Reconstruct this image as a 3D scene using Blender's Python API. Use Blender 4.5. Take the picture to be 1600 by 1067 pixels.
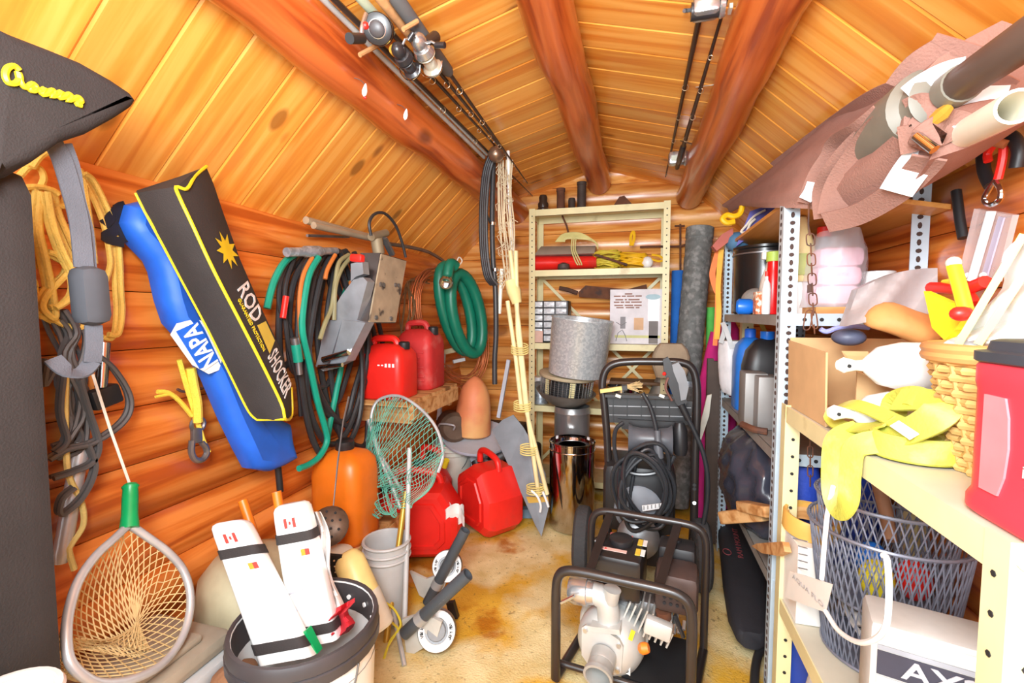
import bpy, bmesh, math, random
from mathutils import Vector, Matrix, Quaternion
V = Vector
random.seed(7)
for _o in list(bpy.data.objects): bpy.data.objects.remove(_o, do_unlink=True)
scn = bpy.context.scene
COL = scn.collection
R = math.radians
# ---------------------------------------------------------------- camera
F_PX = 711.0; CW, CH = 1600.0, 1067.0
YAW, PITCH = R(15.3), R(3.46)
CAM = V((0, 0, 1.15))
cd = bpy.data.cameras.new('camera'); cam = bpy.data.objects.new('camera', cd); COL.objects.link(cam)
cd.sensor_width = 36; cd.lens = F_PX / CW * 36; cd.clip_start = 0.02
cam.location = CAM; cam.rotation_euler = (R(90) - PITCH, 0, YAW)
scn.camera = cam
# ---------------------------------------------------------------- world, daylight, exposure
w = bpy.data.worlds.new('world'); scn.world = w; w.use_nodes = True
wb = w.node_tree.nodes['Background']; wb.inputs[0].default_value = (0.90, 0.96, 1.0, 1); wb.inputs[1].default_value = 1.6
def area(name, loc, rot, sx, sy, power, col=(1, 1, 1)):
    l = bpy.data.lights.new(name, 'AREA'); l.shape = 'RECTANGLE'; l.size = sx; l.size_y = sy; l.energy = power; l.color = col
    o = bpy.data.objects.new(name, l); COL.objects.link(o); o.location = loc; o.rotation_euler = rot
    return o
area('doorway_daylight', (-0.2, -1.3, 1.5), (R(90), 0, 0), 2.2, 2.2, 46, (.90, 0.96, 1.0))
fl = bpy.data.lights.new('camera_flash', 'AREA'); fl.shape = 'DISK'; fl.size = 0.5; fl.energy = 30; fl.color = (.92, 0.97, 1.0)
flo = bpy.data.objects.new('camera_flash', fl); COL.objects.link(flo); flo.location = (-0.12, -0.10, 1.48); flo.rotation_euler = (R(88), 0, R(6))
vs = scn.view_settings
vs.view_transform = 'Standard'; vs.look = 'None'; vs.gamma = 1; vs.use_curve_mapping = False; vs.exposure = 0.5
# ---------------------------------------------------------------- pixel helpers
_cm = cam.rotation_euler.to_matrix()
RT, UP, FW = _cm @ V((1, 0, 0)), _cm @ V((0, 1, 0)), _cm @ V((0, 0, -1))
def ray(px, py): return (FW * F_PX + RT * (px - 800) - UP * (py - 533.5)) / F_PX
def PY(px, py, Y): r = ray(px, py); return CAM + r * (Y / r.y)
def PX(px, py, X): r = ray(px, py); return CAM + r * (X / r.x)
def PZ(px, py, Z): r = ray(px, py); return CAM + r * ((Z - CAM.z) / r.z)
def mpp(p): return (p - CAM).dot(FW) / F_PX          # metres per pixel at a point
def lin(c):
    c /= 255.0
    return c / 12.92 if c <= 0.04045 else ((c + 0.055) / 1.055) ** 2.4
def rgb(r, g, b): return (lin(r), lin(g), lin(b), 1)
# ---------------------------------------------------------------- materials
MATS = {}
def mat(name, col, rough=0.5, metal=0.0, var=0.12, scale=14, bump=0.0, bscale=120, col2=None, c2lo=0.5, c2hi=0.65, c2scale=5, alpha=1.0, trans=0.0, spec=0.5, coat=0.0, stretch=(1, 1, 1), emis=None, sheen=0):
    if name in MATS: return MATS[name]
    m = bpy.data.materials.new(name); MATS[name] = m; m.use_nodes = True
    nt = m.node_tree; N = nt.nodes; L = nt.links; b = N['Principled BSDF']
    b.inputs['Roughness'].default_value = rough; b.inputs['Metallic'].default_value = metal
    b.inputs['Specular IOR Level'].default_value = spec
    if coat: b.inputs['Coat Weight'].default_value = coat; b.inputs['Coat Roughness'].default_value = 0.15
    if alpha < 1: b.inputs['Alpha'].default_value = alpha
    if trans: b.inputs['Transmission Weight'].default_value = trans
    if emis: b.inputs['Emission Color'].default_value = col; b.inputs['Emission Strength'].default_value = emis
    tc = N.new('ShaderNodeTexCoord'); mp = N.new('ShaderNodeMapping'); mp.inputs['Scale'].default_value = stretch
    L.new(tc.outputs['Object'], mp.inputs[0])
    n = N.new('ShaderNodeTexNoise'); n.inputs['Scale'].default_value = scale; n.inputs['Detail'].default_value = 5
    L.new(mp.outputs[0], n.inputs['Vector'])
    mr = N.new('ShaderNodeMapRange'); mr.inputs[1].default_value = 0.25; mr.inputs[2].default_value = 0.75
    mr.inputs[3].default_value = 1 - var * 1.6; mr.inputs[4].default_value = 1 + var * 0.7
    L.new(n.outputs[0], mr.inputs[0])
    mx = N.new('ShaderNodeMix'); mx.data_type = 'RGBA'; mx.blend_type = 'MULTIPLY'; mx.inputs[0].default_value = 1
    mx.inputs[6].default_value = col
    L.new(mr.outputs[0], mx.inputs[7]); out = mx.outputs[2]
    if col2:
        n2 = N.new('ShaderNodeTexNoise'); n2.inputs['Scale'].default_value = c2scale; n2.inputs['Detail'].default_value = 6
        L.new(mp.outputs[0], n2.inputs['Vector'])
        r2 = N.new('ShaderNodeMapRange'); r2.inputs[1].default_value = c2lo; r2.inputs[2].default_value = c2hi
        L.new(n2.outputs[0], r2.inputs[0])
        m2 = N.new('ShaderNodeMix'); m2.data_type = 'RGBA'; m2.inputs[7].default_value = col2
        L.new(r2.outputs[0], m2.inputs[0]); L.new(out, m2.inputs[6]); out = m2.outputs[2]
    L.new(out, b.inputs['Base Color'])
    if bump:
        n3 = N.new('ShaderNodeTexNoise'); n3.inputs['Scale'].default_value = bscale; n3.inputs['Detail'].default_value = 4
        L.new(mp.outputs[0], n3.inputs['Vector'])
        bp = N.new('ShaderNodeBump'); bp.inputs['Strength'].default_value = bump; bp.inputs['Distance'].default_value = 0.004
        L.new(n3.outputs[0], bp.inputs['Height']); L.new(bp.outputs[0], b.inputs['Normal'])
    return m
def wood(name, base, light, dark, axis='Y', rough=0.32, grain=1.0, knots=True, kscale=3.2, coat=0.4, dscale=1.6, dlo=.56, dhi=.78):
    """pine: long grain along one axis, dark oval knots, weathered patches; differs per object"""
    if name in MATS: return MATS[name]
    m = bpy.data.materials.new(name); MATS[name] = m; m.use_nodes = True
    nt = m.node_tree; N = nt.nodes; L = nt.links; b = N['Principled BSDF']
    b.inputs['Roughness'].default_value = rough; b.inputs['Coat Weight'].default_value = coat; b.inputs['Coat Roughness'].default_value = 0.22
    tc = N.new('ShaderNodeTexCoord'); oi = N.new('ShaderNodeObjectInfo')
    ad = N.new('ShaderNodeVectorMath'); ad.operation = 'ADD'
    sc = N.new('ShaderNodeVectorMath'); sc.operation = 'SCALE'; sc.inputs[0].default_value = (31, 17, 23)
    L.new(oi.outputs['Random'], sc.inputs['Scale']); L.new(tc.outputs['Object'], ad.inputs[0]); L.new(sc.outputs[0], ad.inputs[1])
    st = {'X': (0.5, 9, 9), 'Y': (9, 0.5, 9), 'Z': (9, 9, 0.5)}[axis]
    ks = {'X': (0.55, 1, 1), 'Y': (1, 0.55, 1), 'Z': (1, 1, 0.55)}[axis]
    mp = N.new('ShaderNodeMapping'); mp.inputs['Scale'].default_value = st; L.new(ad.outputs[0], mp.inputs[0])
    g = N.new('ShaderNodeTexNoise'); g.inputs['Scale'].default_value = 3.0; g.inputs['Detail'].default_value = 8; g.inputs['Distortion'].default_value = 0.6
    L.new(mp.outputs[0], g.inputs['Vector'])
    cr = N.new('ShaderNodeValToRGB'); e = cr.color_ramp.elements
    e[0].position = 0.36; e[0].color = dark; e[1].position = 0.60; e[1].color = light
    k = e.new(0.47); k.color = base
    L.new(g.outputs[0], cr.inputs[0]); out = cr.outputs[0]
    n2 = N.new('ShaderNodeTexNoise'); n2.inputs['Scale'].default_value = dscale; n2.inputs['Detail'].default_value = 6
    mp2 = N.new('ShaderNodeMapping'); mp2.inputs['Scale'].default_value = tuple(0.35 * s if s < 1 else 2.6 for s in st)
    L.new(ad.outputs[0], mp2.inputs[0]); L.new(mp2.outputs[0], n2.inputs['Vector'])
    r2 = N.new('ShaderNodeMapRange'); r2.inputs[1].default_value = dlo; r2.inputs[2].default_value = dhi; r2.inputs[4].default_value = 0.75
    L.new(n2.outputs[0], r2.inputs[0])
    m2 = N.new('ShaderNodeMix'); m2.data_type = 'RGBA'; m2.inputs[7].default_value = tuple(0.55 * c for c in dark[:3]) + (1,)
    L.new(r2.outputs[0], m2.inputs[0]); L.new(out, m2.inputs[6]); out = m2.outputs[2]
    if knots:
        mp3 = N.new('ShaderNodeMapping'); mp3.inputs['Scale'].default_value = ks; L.new(ad.outputs[0], mp3.inputs[0])
        vo = N.new('ShaderNodeTexVoronoi'); vo.inputs['Scale'].default_value = kscale; L.new(mp3.outputs[0], vo.inputs['Vector'])
        r3 = N.new('ShaderNodeMapRange'); r3.inputs[1].default_value = 0.085; r3.inputs[2].default_value = 0.135; r3.inputs[3].default_value = 0.8; r3.inputs[4].default_value = 0
        L.new(vo.outputs['Distance'], r3.inputs[0])
        m3 = N.new('ShaderNodeMix'); m3.data_type = 'RGBA'; m3.inputs[7].default_value = tuple(0.4 * c for c in dark[:3]) + (1,)
        L.new(r3.outputs[0], m3.inputs[0]); L.new(out, m3.inputs[6]); out = m3.outputs[2]
    hs = N.new('ShaderNodeHueSaturation'); mv = N.new('ShaderNodeMapRange'); mv.inputs[3].default_value = 0.84; mv.inputs[4].default_value = 1.12
    L.new(oi.outputs['Random'], mv.inputs[0]); L.new(mv.outputs[0], hs.inputs['Value']); L.new(out, hs.inputs['Color'])
    L.new(hs.outputs[0], b.inputs['Base Color'])
    bp = N.new('ShaderNodeBump'); bp.inputs['Strength'].default_value = 0.12 * grain; bp.inputs['Distance'].default_value = 0.004
    L.new(g.outputs[0], bp.inputs['Height']); L.new(bp.outputs[0], b.inputs['Normal'])
    return m
# ---------------------------------------------------------------- mesh helpers
def frame(d):
    d = d.normalized(); a = V((0, 0, 1)) if abs(d.z) < 0.9 else V((1, 0, 0))
    u = d.cross(a).normalized(); return u, d.cross(u).normalized()
def spline(pts, n=6, closed=False):
    pts = [V(p) for p in pts]; out = []; m = len(pts)
    segs = m if closed else m - 1
    for i in range(segs):
        g = (lambda k: pts[k % m]) if closed else (lambda k: pts[min(max(k, 0), m - 1)])
        p0, p1, p2, p3 = g(i - 1), g(i), g(i + 1), g(i + 2)
        for k in range(n):
            t = k / n
            out.append(0.5 * ((2 * p1) + (p2 - p0) * t + (2 * p0 - 5 * p1 + 4 * p2 - p3) * t * t + (3 * p1 - p0 - 3 * p2 + p3) * t ** 3))
    if not closed: out.append(pts[-1].copy())
    return out
class MB:
    def __init__(s, M=None): s.v = []; s.f = []; s.M = M
    def add(s, vs, fs):
        b = len(s.v)
        s.v += [(s.M @ V(p)) if s.M else V(p) for p in vs]
        s.f += [tuple(i + b for i in f) for f in fs]; return s
    def box(s, c, size, rot=None, bev=0.0):
        c = V(c); hx, hy, hz = size[0] / 2, size[1] / 2, size[2] / 2
        b = min(bev, hx * .9, hy * .9, hz * .9)
        if b <= 0:
            p = [V((x * hx, y * hy, z * hz)) for x in (-1, 1) for y in (-1, 1) for z in (-1, 1)]
            f = [(0, 1, 3, 2), (4, 6, 7, 5), (0, 4, 5, 1), (2, 3, 7, 6), (0, 2, 6, 4), (1, 5, 7, 3)]
        else:
            bm = bmesh.new(); bmesh.ops.create_cube(bm, size=1)
            for q in bm.verts: q.co = V((q.co.x * hx * 2, q.co.y * hy * 2, q.co.z * hz * 2))
            bmesh.ops.bevel(bm, geom=list(bm.edges) + list(bm.verts), offset=b, segments=2, affect='EDGES', profile=0.5)
            bm.verts.index_update(); p = [q.co.copy() for q in bm.verts]; f = [tuple(q.index for q in fc.verts) for fc in bm.faces]; bm.free()
        if rot is not None: p = [rot @ q for q in p]
        return s.add([c + q for q in p], f)
    def boxp(s, a, b, wid, thk, upv=(0, 0, 1), bev=0):
        """bar from a to b: wid across (along a x up), thk along up"""
        a, b = V(a), V(b); d = b - a; x = d.normalized(); y = V(upv).cross(x)
        y = y.normalized() if y.length > 1e-5 else frame(d)[0]
        z = x.cross(y)
        return s.box((a + b) / 2, (d.length, wid, thk), Matrix((x, y, z)).transposed(), bev)
    def tube(s, pts, r, n=8, closed=False, caps=True):
        pts = [V(p) for p in pts]; m = len(pts)
        if m < 2: return s
        rs = list(r) if isinstance(r, (list, tuple)) else [r] * m
        t = []
        for i in range(m):
            a = pts[(i - 1) % m] if (closed or i > 0) else pts[0]
            b = pts[(i + 1) % m] if (closed or i < m - 1) else pts[-1]
            d = b - a; t.append(d.normalized() if d.length > 1e-9 else (t[-1] if t else V((0, 0, 1))))
        u, _ = frame(t[0]); vs = []; fs = []
        for i in range(m):
            if i: u = (t[i - 1].rotation_difference(t[i])) @ u
            u = (u - t[i] * u.dot(t[i])).normalized(); w_ = t[i].cross(u)
            for k in range(n):
                a = 2 * math.pi * k / n
                vs.append(pts[i] + (u * math.cos(a) + w_ * math.sin(a)) * rs[i])
        for i in range(m if closed else m - 1):
            j = (i + 1) % m
            for k in range(n): fs.append((i * n + k, i * n + (k + 1) % n, j * n + (k + 1) % n, j * n + k))
        if caps and not closed: fs += [tuple(range(n))[::-1], tuple((m - 1) * n + k for k in range(n))]
        return s.add(vs, fs)
    def cyl(s, a, b, r, r2=None, n=16): return s.tube([a, b], [r, r if r2 is None else r2], n)
    def lathe(s, prof, c=(0, 0, 0), axis=(0, 0, 1), n=24, sx=1.0, sy=1.0, cap=True):
        c = V(c); ax = V(axis).normalized(); u, w_ = frame(ax)
        if ax.z > 0.999: u, w_ = V((1, 0, 0)), V((0, 1, 0))
        vs = []; fs = []
        for (r, z) in prof:
            for k in range(n):
                a = 2 * math.pi * k / n
                vs.append(c + u * (r * sx * math.cos(a)) + w_ * (r * sy * math.sin(a)) + ax * z)
        for i in range(len(prof) - 1):
            for k in range(n): fs.append((i * n + k, i * n + (k + 1) % n, (i + 1) * n + (k + 1) % n, (i + 1) * n + k))
        if cap:
            if prof[0][0] > 1e-6: fs.append(tuple(range(n))[::-1])
            if prof[-1][0] > 1e-6: fs.append(tuple((len(prof) - 1) * n + k for k in range(n)))
        return s.add(vs, fs)
    def prism(s, poly, thick):
        """planar outline of 3-D points, extruded by the vector thick, walls and both faces"""
        poly = [V(p) for p in poly]; th = V(thick); n = len(poly)
        fs = [tuple(range(n))[::-1], tuple(range(n, 2 * n))] + [(k, (k + 1) % n, n + (k + 1) % n, n + k) for k in range(n)]
        return s.add(poly + [p + th for p in poly], fs)
    def loft(s, loops, caps=True, closed=True):
        n = len(loops[0]); vs = [V(p) for l in loops for p in l]; fs = []
        for i in range(len(loops) - 1):
            for k in range(n if closed else n - 1): fs.append((i * n + k, i * n + (k + 1) % n, (i + 1) * n + (k + 1) % n, (i + 1) * n + k))
        if caps and closed: fs += [tuple(range(n))[::-1], tuple((len(loops) - 1) * n + k for k in range(n))]
        return s.add(vs, fs)
    def sph(s, c, r, n=16, m=10, rot=None):
        r = (r, r, r) if not isinstance(r, (tuple, list)) else r; vs = []; fs = []
        for i in range(m + 1):
            t = math.pi * i / m
            for k in range(n):
                a = 2 * math.pi * k / n
                q = V((r[0] * math.sin(t) * math.cos(a), r[1] * math.sin(t) * math.sin(a), r[2] * math.cos(t)))
                vs.append(V(c) + (rot @ q if rot else q))
        for i in range(m):
            for k in range(n): fs.append((i * n + k, (i + 1) * n + k, (i + 1) * n + (k + 1) % n, i * n + (k + 1) % n))
        return s.add(vs, fs)
    def sheet(s, fn, nu, nv, thick=None):
        """fn(u, v) surface; thick = vector offset to give it a second side"""
        vs = [V(fn(i / nu, j / nv)) for i in range(nu + 1) for j in range(nv + 1)]; q = nv + 1
        fs = [(i * q + j, (i + 1) * q + j, (i + 1) * q + j + 1, i * q + j + 1) for i in range(nu) for j in range(nv)]
        if thick is not None:
            b = len(vs); vs += [p + V(thick) for p in vs]
            fs += [tuple(k + b for k in f[::-1]) for f in fs[:nu * nv]]
            rim = [(i * q, (i + 1) * q) for i in range(nu)] + [((i + 1) * q + nv, i * q + nv) for i in range(nu)]
            rim += [(j + 1, j) for j in range(nv)] + [(nu * q + j, nu * q + j + 1) for j in range(nv)]
            fs += [(a, a + b, c + b, c) for a, c in rim]
        return s.add(vs, fs)
    def ribbon(s, pts, wid, thk, nrm):
        """flat strap along pts; nrm = facing direction (vector or list)"""
        pts = [V(p) for p in pts]; m = len(pts); loops = []
        for i in range(m):
            t = (pts[min(i + 1, m - 1)] - pts[max(i - 1, 0)]).normalized()
            nn = V(nrm[i] if isinstance(nrm, list) else nrm); nn = (nn - t * nn.dot(t))
            nn = nn.normalized() if nn.length > 1e-6 else frame(t)[0]
            x = t.cross(nn); h = wid / 2
            loops.append([pts[i] - x * h - nn * thk / 2, pts[i] + x * h - nn * thk / 2, pts[i] + x * h + nn * thk / 2, pts[i] - x * h + nn * thk / 2])
        return s.loft(loops)
WL = {}
def finish(me, smooth=True, ang=38):
    if smooth:
        me.polygons.foreach_set('use_smooth', [True] * len(me.polygons))
        try: me.set_sharp_from_angle(angle=R(ang))
        except Exception: pass
    me.update()
def setm(o, label=None, cat=None, group=None, kind=None):
    if label: o['label'] = label
    if cat: o['category'] = cat
    if group: o['group'] = group
    if kind: o['kind'] = kind
    return o
def thing(name, loc, label, cat, group=None):
    o = bpy.data.objects.new(name, None); COL.objects.link(o); o.location = V(loc); o.empty_display_size = .05
    WL[o] = V(loc); return setm(o, label, cat, group)
def obj(name, mb, m, parent=None, label=None, cat=None, group=None, kind=None, smooth=True, base=None, ang=38):
    """links one mesh object; mb holds world coordinates"""
    vs = mb.v
    if parent is not None: o0 = WL[parent]
    elif base is not None: o0 = V(base)
    else:
        xs = [p.x for p in vs]; ys = [p.y for p in vs]; o0 = V(((min(xs) + max(xs)) / 2, (min(ys) + max(ys)) / 2, min(p.z for p in vs)))
    me = bpy.data.meshes.new(name); me.from_pydata([tuple(p - o0) for p in vs], [], mb.f)
    bm = bmesh.new(); bm.from_mesh(me); bmesh.ops.recalc_face_normals(bm, faces=bm.faces); bm.to_mesh(me); bm.free()
    finish(me, smooth, ang); me.materials.append(m)
    o = bpy.data.objects.new(name, me); COL.objects.link(o)
    if parent is not None: o.parent = parent
    else: o.location = o0
    WL[o] = o0.copy(); return setm(o, label, cat, group, kind)
def piece(name, me, loc, parent, rot=None, scale=None):
    """another child that shares mesh data"""
    o = bpy.data.objects.new(name, me); COL.objects.link(o); o.parent = parent
    o.location = V(loc) - WL[parent]
    if rot is not None: o.rotation_euler = rot
    if scale is not None: o.scale = scale
    WL[o] = V(loc); return o
def text(name, s, parent, org, xdir, ydir, height, m, extr=0.0006, width=None, shear=0.0, bold=0.0):
    """lettering: org = lower left corner, xdir = reading direction, ydir = up of the letters"""
    cu = bpy.data.curves.new('t', 'FONT'); cu.body = s; cu.size = 1; cu.extrude = 0.02; cu.shear = shear; cu.offset = bold; cu.resolution_u = 2
    t = bpy.data.objects.new('t', cu); COL.objects.link(t)
    dg = bpy.context.evaluated_depsgraph_get(); me = bpy.data.meshes.new_from_object(t.evaluated_get(dg))
    bpy.data.objects.remove(t, do_unlink=True)
    xs = [q.co.x for q in me.vertices]; ys = [q.co.y for q in me.vertices]
    x0, x1, y0, y1 = min(xs), max(xs), min(ys), max(ys)
    X, Yv = V(xdir).normalized(), V(ydir); Yv = (Yv - X * Yv.dot(X)).normalized(); Z = X.cross(Yv)
    sy = height / (y1 - y0); sx = sy if width is None else width / (x1 - x0)
    o0 = WL[parent]
    for q in me.vertices:
        p = V(org) + X * ((q.co.x - x0) * sx) + Yv * ((q.co.y - y0) * sy) + Z * (q.co.z / 0.02 * extr)
        q.co = p - o0
    me.materials.clear(); me.materials.append(m); me.update()
    o = bpy.data.objects.new(name, me); COL.objects.link(o); o.parent = parent; WL[o] = o0.copy(); return o
def rrect(w_, h_, r, n=4):
    out = []
    for cx, cy, a0 in ((w_ / 2 - r, h_ / 2 - r, 0), (-w_ / 2 + r, h_ / 2 - r, 90), (-w_ / 2 + r, -h_ / 2 + r, 180), (w_ / 2 - r, -h_ / 2 + r, 270)):
        for k in range(n + 1):
            a = R(a0 + 90 * k / n); out.append((cx + r * math.cos(a), cy + r * math.sin(a)))
    return out
def rnd(a, b): return random.uniform(a, b)
# ================================================================ structure
XL, XR, YB, YF, ZW = -1.27, 0.77, 3.15, -0.30, 1.51
BRL, BRR, RX = -0.80, 0.30, -0.25
ZBR, ZRD = 1.95, 2.10
M_log = wood('varnished_log', rgb(216, 116, 42), rgb(236, 144, 66), rgb(184, 86, 28), 'Y', rough=0.32, kscale=2.2)
M_logx = wood('varnished_log_back', rgb(226, 150, 70), rgb(244, 180, 102), rgb(200, 116, 48), 'X', rough=0.32, kscale=2.2)
M_board = wood('pine_board', rgb(240, 158, 62), rgb(248, 177, 84), rgb(228, 137, 48), 'X', rough=0.3, kscale=5.0, grain=0.25, dlo=.62, dhi=.9)
M_beam = wood('stained_beam_log', rgb(196, 94, 38), rgb(214, 112, 52), rgb(160, 66, 26), 'Y', rough=0.3, kscale=3.0, dscale=6)
M_dark = mat('dark_gap', rgb(60, 30, 14), 0.9)
M_floor = mat('plywood_subfloor', rgb(150, 120, 80), 0.8)
fl_ = obj('floor', MB().box((-0.25, 1.1, -0.06), (3.4, 5.0, 0.04)), M_floor, kind='structure', smooth=False)
setm(fl_, 'bare plywood floor under the carpet', 'floor')
# ground in front of the doorway is outside the frame; the front stays open
def logprofile(h, bulge):
    out = []
    for k in range(7):
        t = k / 6; z = (t - 0.5) * h
        out.append((bulge * (1 - abs(2 * t - 1) ** 2.4), z))
    return out
def log_mesh(h, length, axis, bulge=0.028, back=0.08):
    mb = MB(); pr = logprofile(h * 0.985, bulge); n = 16
    loops = []
    for i in range(n + 1):
        t = (i / n - 0.5) * length
        lp = []
        wob = 0.003 * math.sin(i * 1.3) + 0.002 * math.sin(i * 2.9)
        for (d, z) in pr: lp.append((d + wob, t, z))
        lp += [(-back, t, h * 0.49), (-back, t, -h * 0.49)]
        loops.append(lp)
    mb.loft(loops)
    me = bpy.data.meshes.new('log'); q = []
    for p in mb.v: q.append((p.x, p.y, p.z) if axis == 'Y' else (p.y, -p.x, p.z))
    me.from_pydata(q, [], mb.f)
    bm = bmesh.new(); bm.from_mesh(me); bmesh.ops.recalc_face_normals(bm, faces=bm.faces); bm.to_mesh(me); bm.free()
    finish(me); return me
LH = 0.151
wl = obj('wall_left', MB().box((XL - 0.10, (YB + YF) / 2, ZW / 2), (0.04, YB - YF, ZW)), M_dark, kind='structure', smooth=False)
setm(wl, 'left wall of horizontal varnished orange logs', 'wall')
wr = obj('wall_right', MB().box((XR + 0.10, (YB + YF) / 2, ZW / 2), (0.04, YB - YF, ZW)), M_dark, kind='structure', smooth=False)
setm(wr, 'right wall of varnished logs behind the shelving', 'wall')
wk = obj('wall_back', MB().prism([(XL - .2, YB + 0.08, 0), (XR + .2, YB + 0.08, 0), (XR + .2, YB + .08, ZW), (BRR, YB + .08, ZBR + .05), (RX, YB + .08, ZRD + .05), (BRL, YB + .08, ZBR + .05), (XL - .2, YB + .08, ZW)], (0, 0.04, 0)), M_dark, kind='structure', smooth=False)
setm(wk, 'back gable wall of horizontal varnished logs', 'wall')
lm = log_mesh(LH, YB - YF + 0.1, 'Y'); lm.materials.append(M_log)
for i in range(10):
    piece('log', lm, (XL, (YB + YF) / 2, LH * (i + 0.5)), wl)
    piece('log', lm, (XR, (YB + YF) / 2, LH * (i + 0.5)), wr, rot=(0, 0, math.pi))
LB = 0.157
bml = log_mesh(LB, 2.2, 'X', bulge=0.035); bml.materials.append(M_logx)
for i in range(14):
    z0_ = LB * (i + 0.5) - 0.03; z = z0_ - LB * .5
    if z < ZW: x0, x1 = XL - .05, XR + .05
    elif z < ZBR - .02: t = (z - ZW) / (ZBR - ZW); x0, x1 = XL + t * (BRL - XL), XR + t * (BRR - XR)
    else: t = min(.8, (z - ZBR) / (ZRD - ZBR)); x0, x1 = BRL + t * (RX - BRL), BRR + t * (RX - BRR)
    piece('log', bml, ((x0 + x1) / 2, YB, z0_), wk, scale=((x1 - x0 + .06) / 2.2, 1, 1))
# ceiling boards run up the slope; a gambrel with four slopes
cl = obj('ceiling', MB().prism([(XL - .25, YF, ZW - .1), (BRL - .02, YF, ZBR + .06), (RX, YF, ZRD + .06), (BRR + .02, YF, ZBR + .06), (XR + .25, YF, ZW - .1),
     (XR + .25, YF, ZW), (BRR + .04, YF, ZBR + .12), (RX, YF, ZRD + .12), (BRL - .04, YF, ZBR + .12), (XL - .25, YF, ZW)], (0, YB - YF + .15, 0)), M_dark, kind='structure', smooth=False)
setm(cl, 'gambrel ceiling of golden tongue and groove pine boards', 'ceiling')
BW = 0.140
def board_mesh(length):
    mb = MB(); h = BW / 2 - .0004; c = .005
    prof = [(-h, .0), (-h, -.014), (-h + c, -.018), (h - c, -.018), (h, -.014), (h, .0)]
    mb.loft([[(-length / 2, y, z) for y, z in prof], [(length / 2, y, z) for y, z in prof]])
    me = bpy.data.meshes.new('board'); me.from_pydata([tuple(p) for p in mb.v], [], mb.f)
    bm = bmesh.new(); bm.from_mesh(me); bmesh.ops.recalc_face_normals(bm, faces=bm.faces); bm.to_mesh(me); bm.free()
    me.materials.append(M_board); return me
for (xa, za, xb, zb) in ((XL - .06, ZW - .056, BRL, ZBR), (BRL, ZBR, RX, ZRD), (RX, ZRD, BRR, ZBR), (BRR, ZBR, XR + .06, ZW - .056)):
    ln = math.hypot(xb - xa, zb - za); an = math.atan2(zb - za, xb - xa); bm_ = board_mesh(ln + .008)
    off = V((-math.sin(an), 0, math.cos(an))) * .018
    y = YF + BW / 2
    while y < YB + .05:
        piece('board', bm_, V(((xa + xb) / 2, y, (za + zb) / 2)) + off, cl, rot=(0, -an, 0)); y += BW
def beam(x, z, r, label, y1):
    mb = MB(); pts = [V((x + .006 * math.sin(i * .9), YF + (y1 - YF) * i / 24, z + .004 * math.cos(i * 1.7))) for i in range(25)]
    mb.tube(pts, [r * (1 + .035 * math.sin(i * 2.1) + .02 * math.sin(i * 5.3)) for i in range(25)], 24)
    o = obj('roof_beam', mb, M_beam, kind='structure'); setm(o, label, 'beam')
beam(-.825, 1.862, .082, 'peeled log purlin on the left, fishing rods lying along it', YB - .02)
beam(-.255, 2.015, .076, 'peeled round ridge log under the ceiling peak', YB - .06)
beam(.30, 1.880, .076, 'peeled log purlin on the right, mottled dark red', YB - .10)
# carpet: rumpled, stained
M_carpet = None
def carpet_mat():
    m = bpy.data.materials.new('stained_carpet'); m.use_nodes = True; nt = m.node_tree; N = nt.nodes; L = nt.links; b = N['Principled BSDF']
    b.inputs['Roughness'].default_value = .95; b.inputs['Specular IOR Level'].default_value = .1
    tc = N.new('ShaderNodeTexCoord')
    def noise(s, d=6): n = N.new('ShaderNodeTexNoise'); n.inputs['Scale'].default_value = s; n.inputs['Detail'].default_value = d; L.new(tc.outputs['Object'], n.inputs['Vector']); return n
    def ramp(src, lo, hi, a=0, bb=1): r = N.new('ShaderNodeMapRange'); r.inputs[1].default_value = lo; r.inputs[2].default_value = hi; r.inputs[3].default_value = a; r.inputs[4].default_value = bb; L.new(src, r.inputs[0]); return r.outputs[0]
    def mix(f, a, bcol):
        x = N.new('ShaderNodeMix'); x.data_type = 'RGBA'; L.new(f, x.inputs[0])
        if isinstance(a, tuple): x.inputs[6].default_value = a
        else: L.new(a, x.inputs[6])
        x.inputs[7].default_value = bcol; return x.outputs[2]
    c = mix(ramp(noise(9).outputs[0], .35, .65), rgb(210, 186, 126), rgb(236, 218, 166))
    c = mix(ramp(noise(2.6).outputs[0], .47, .56, 0, .9), c, rgb(216, 164, 38))
    c = mix(ramp(noise(3.4, 8).outputs[0], .585, .65, 0, .85), c, rgb(176, 104, 20))
    c = mix(ramp(noise(60, 3).outputs[0], .62, .74, 0, .6), c, rgb(96, 78, 50))
    c = mix(ramp(noise(1.9, 8).outputs[0], .66, .72, 0, .8), c, rgb(86, 64, 36))
    L.new(c, b.inputs['Base Color'])
    bp = N.new('ShaderNodeBump'); bp.inputs['Strength'].default_value = .5; bp.inputs['Distance'].default_value = .006
    L.new(noise(150, 3).outputs[0], bp.inputs['Height']); L.new(bp.outputs[0], b.inputs['Normal'])
    return m
def carpet_h(x, y):
    return -.013 + .004 * math.sin(3.1 * x + 1.7 * y) + .011 * max(0, math.sin(9 * y + 2.4 * math.sin(2.2 * x) + 1.1)) ** 6 + .003 * math.sin(11 * x - 4 * y)
obj('carpet', MB().sheet(lambda u, v: (XL + .06 + u * (XR - XL - .12), YF + v * (YB - YF - .05), carpet_h(XL + u * 2, YF + v * 3.4)), 60, 100, (0, 0, -.02)), carpet_mat(),
    label='dirty tan carpet stained with ochre and brown patches', cat='carpet')
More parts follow.
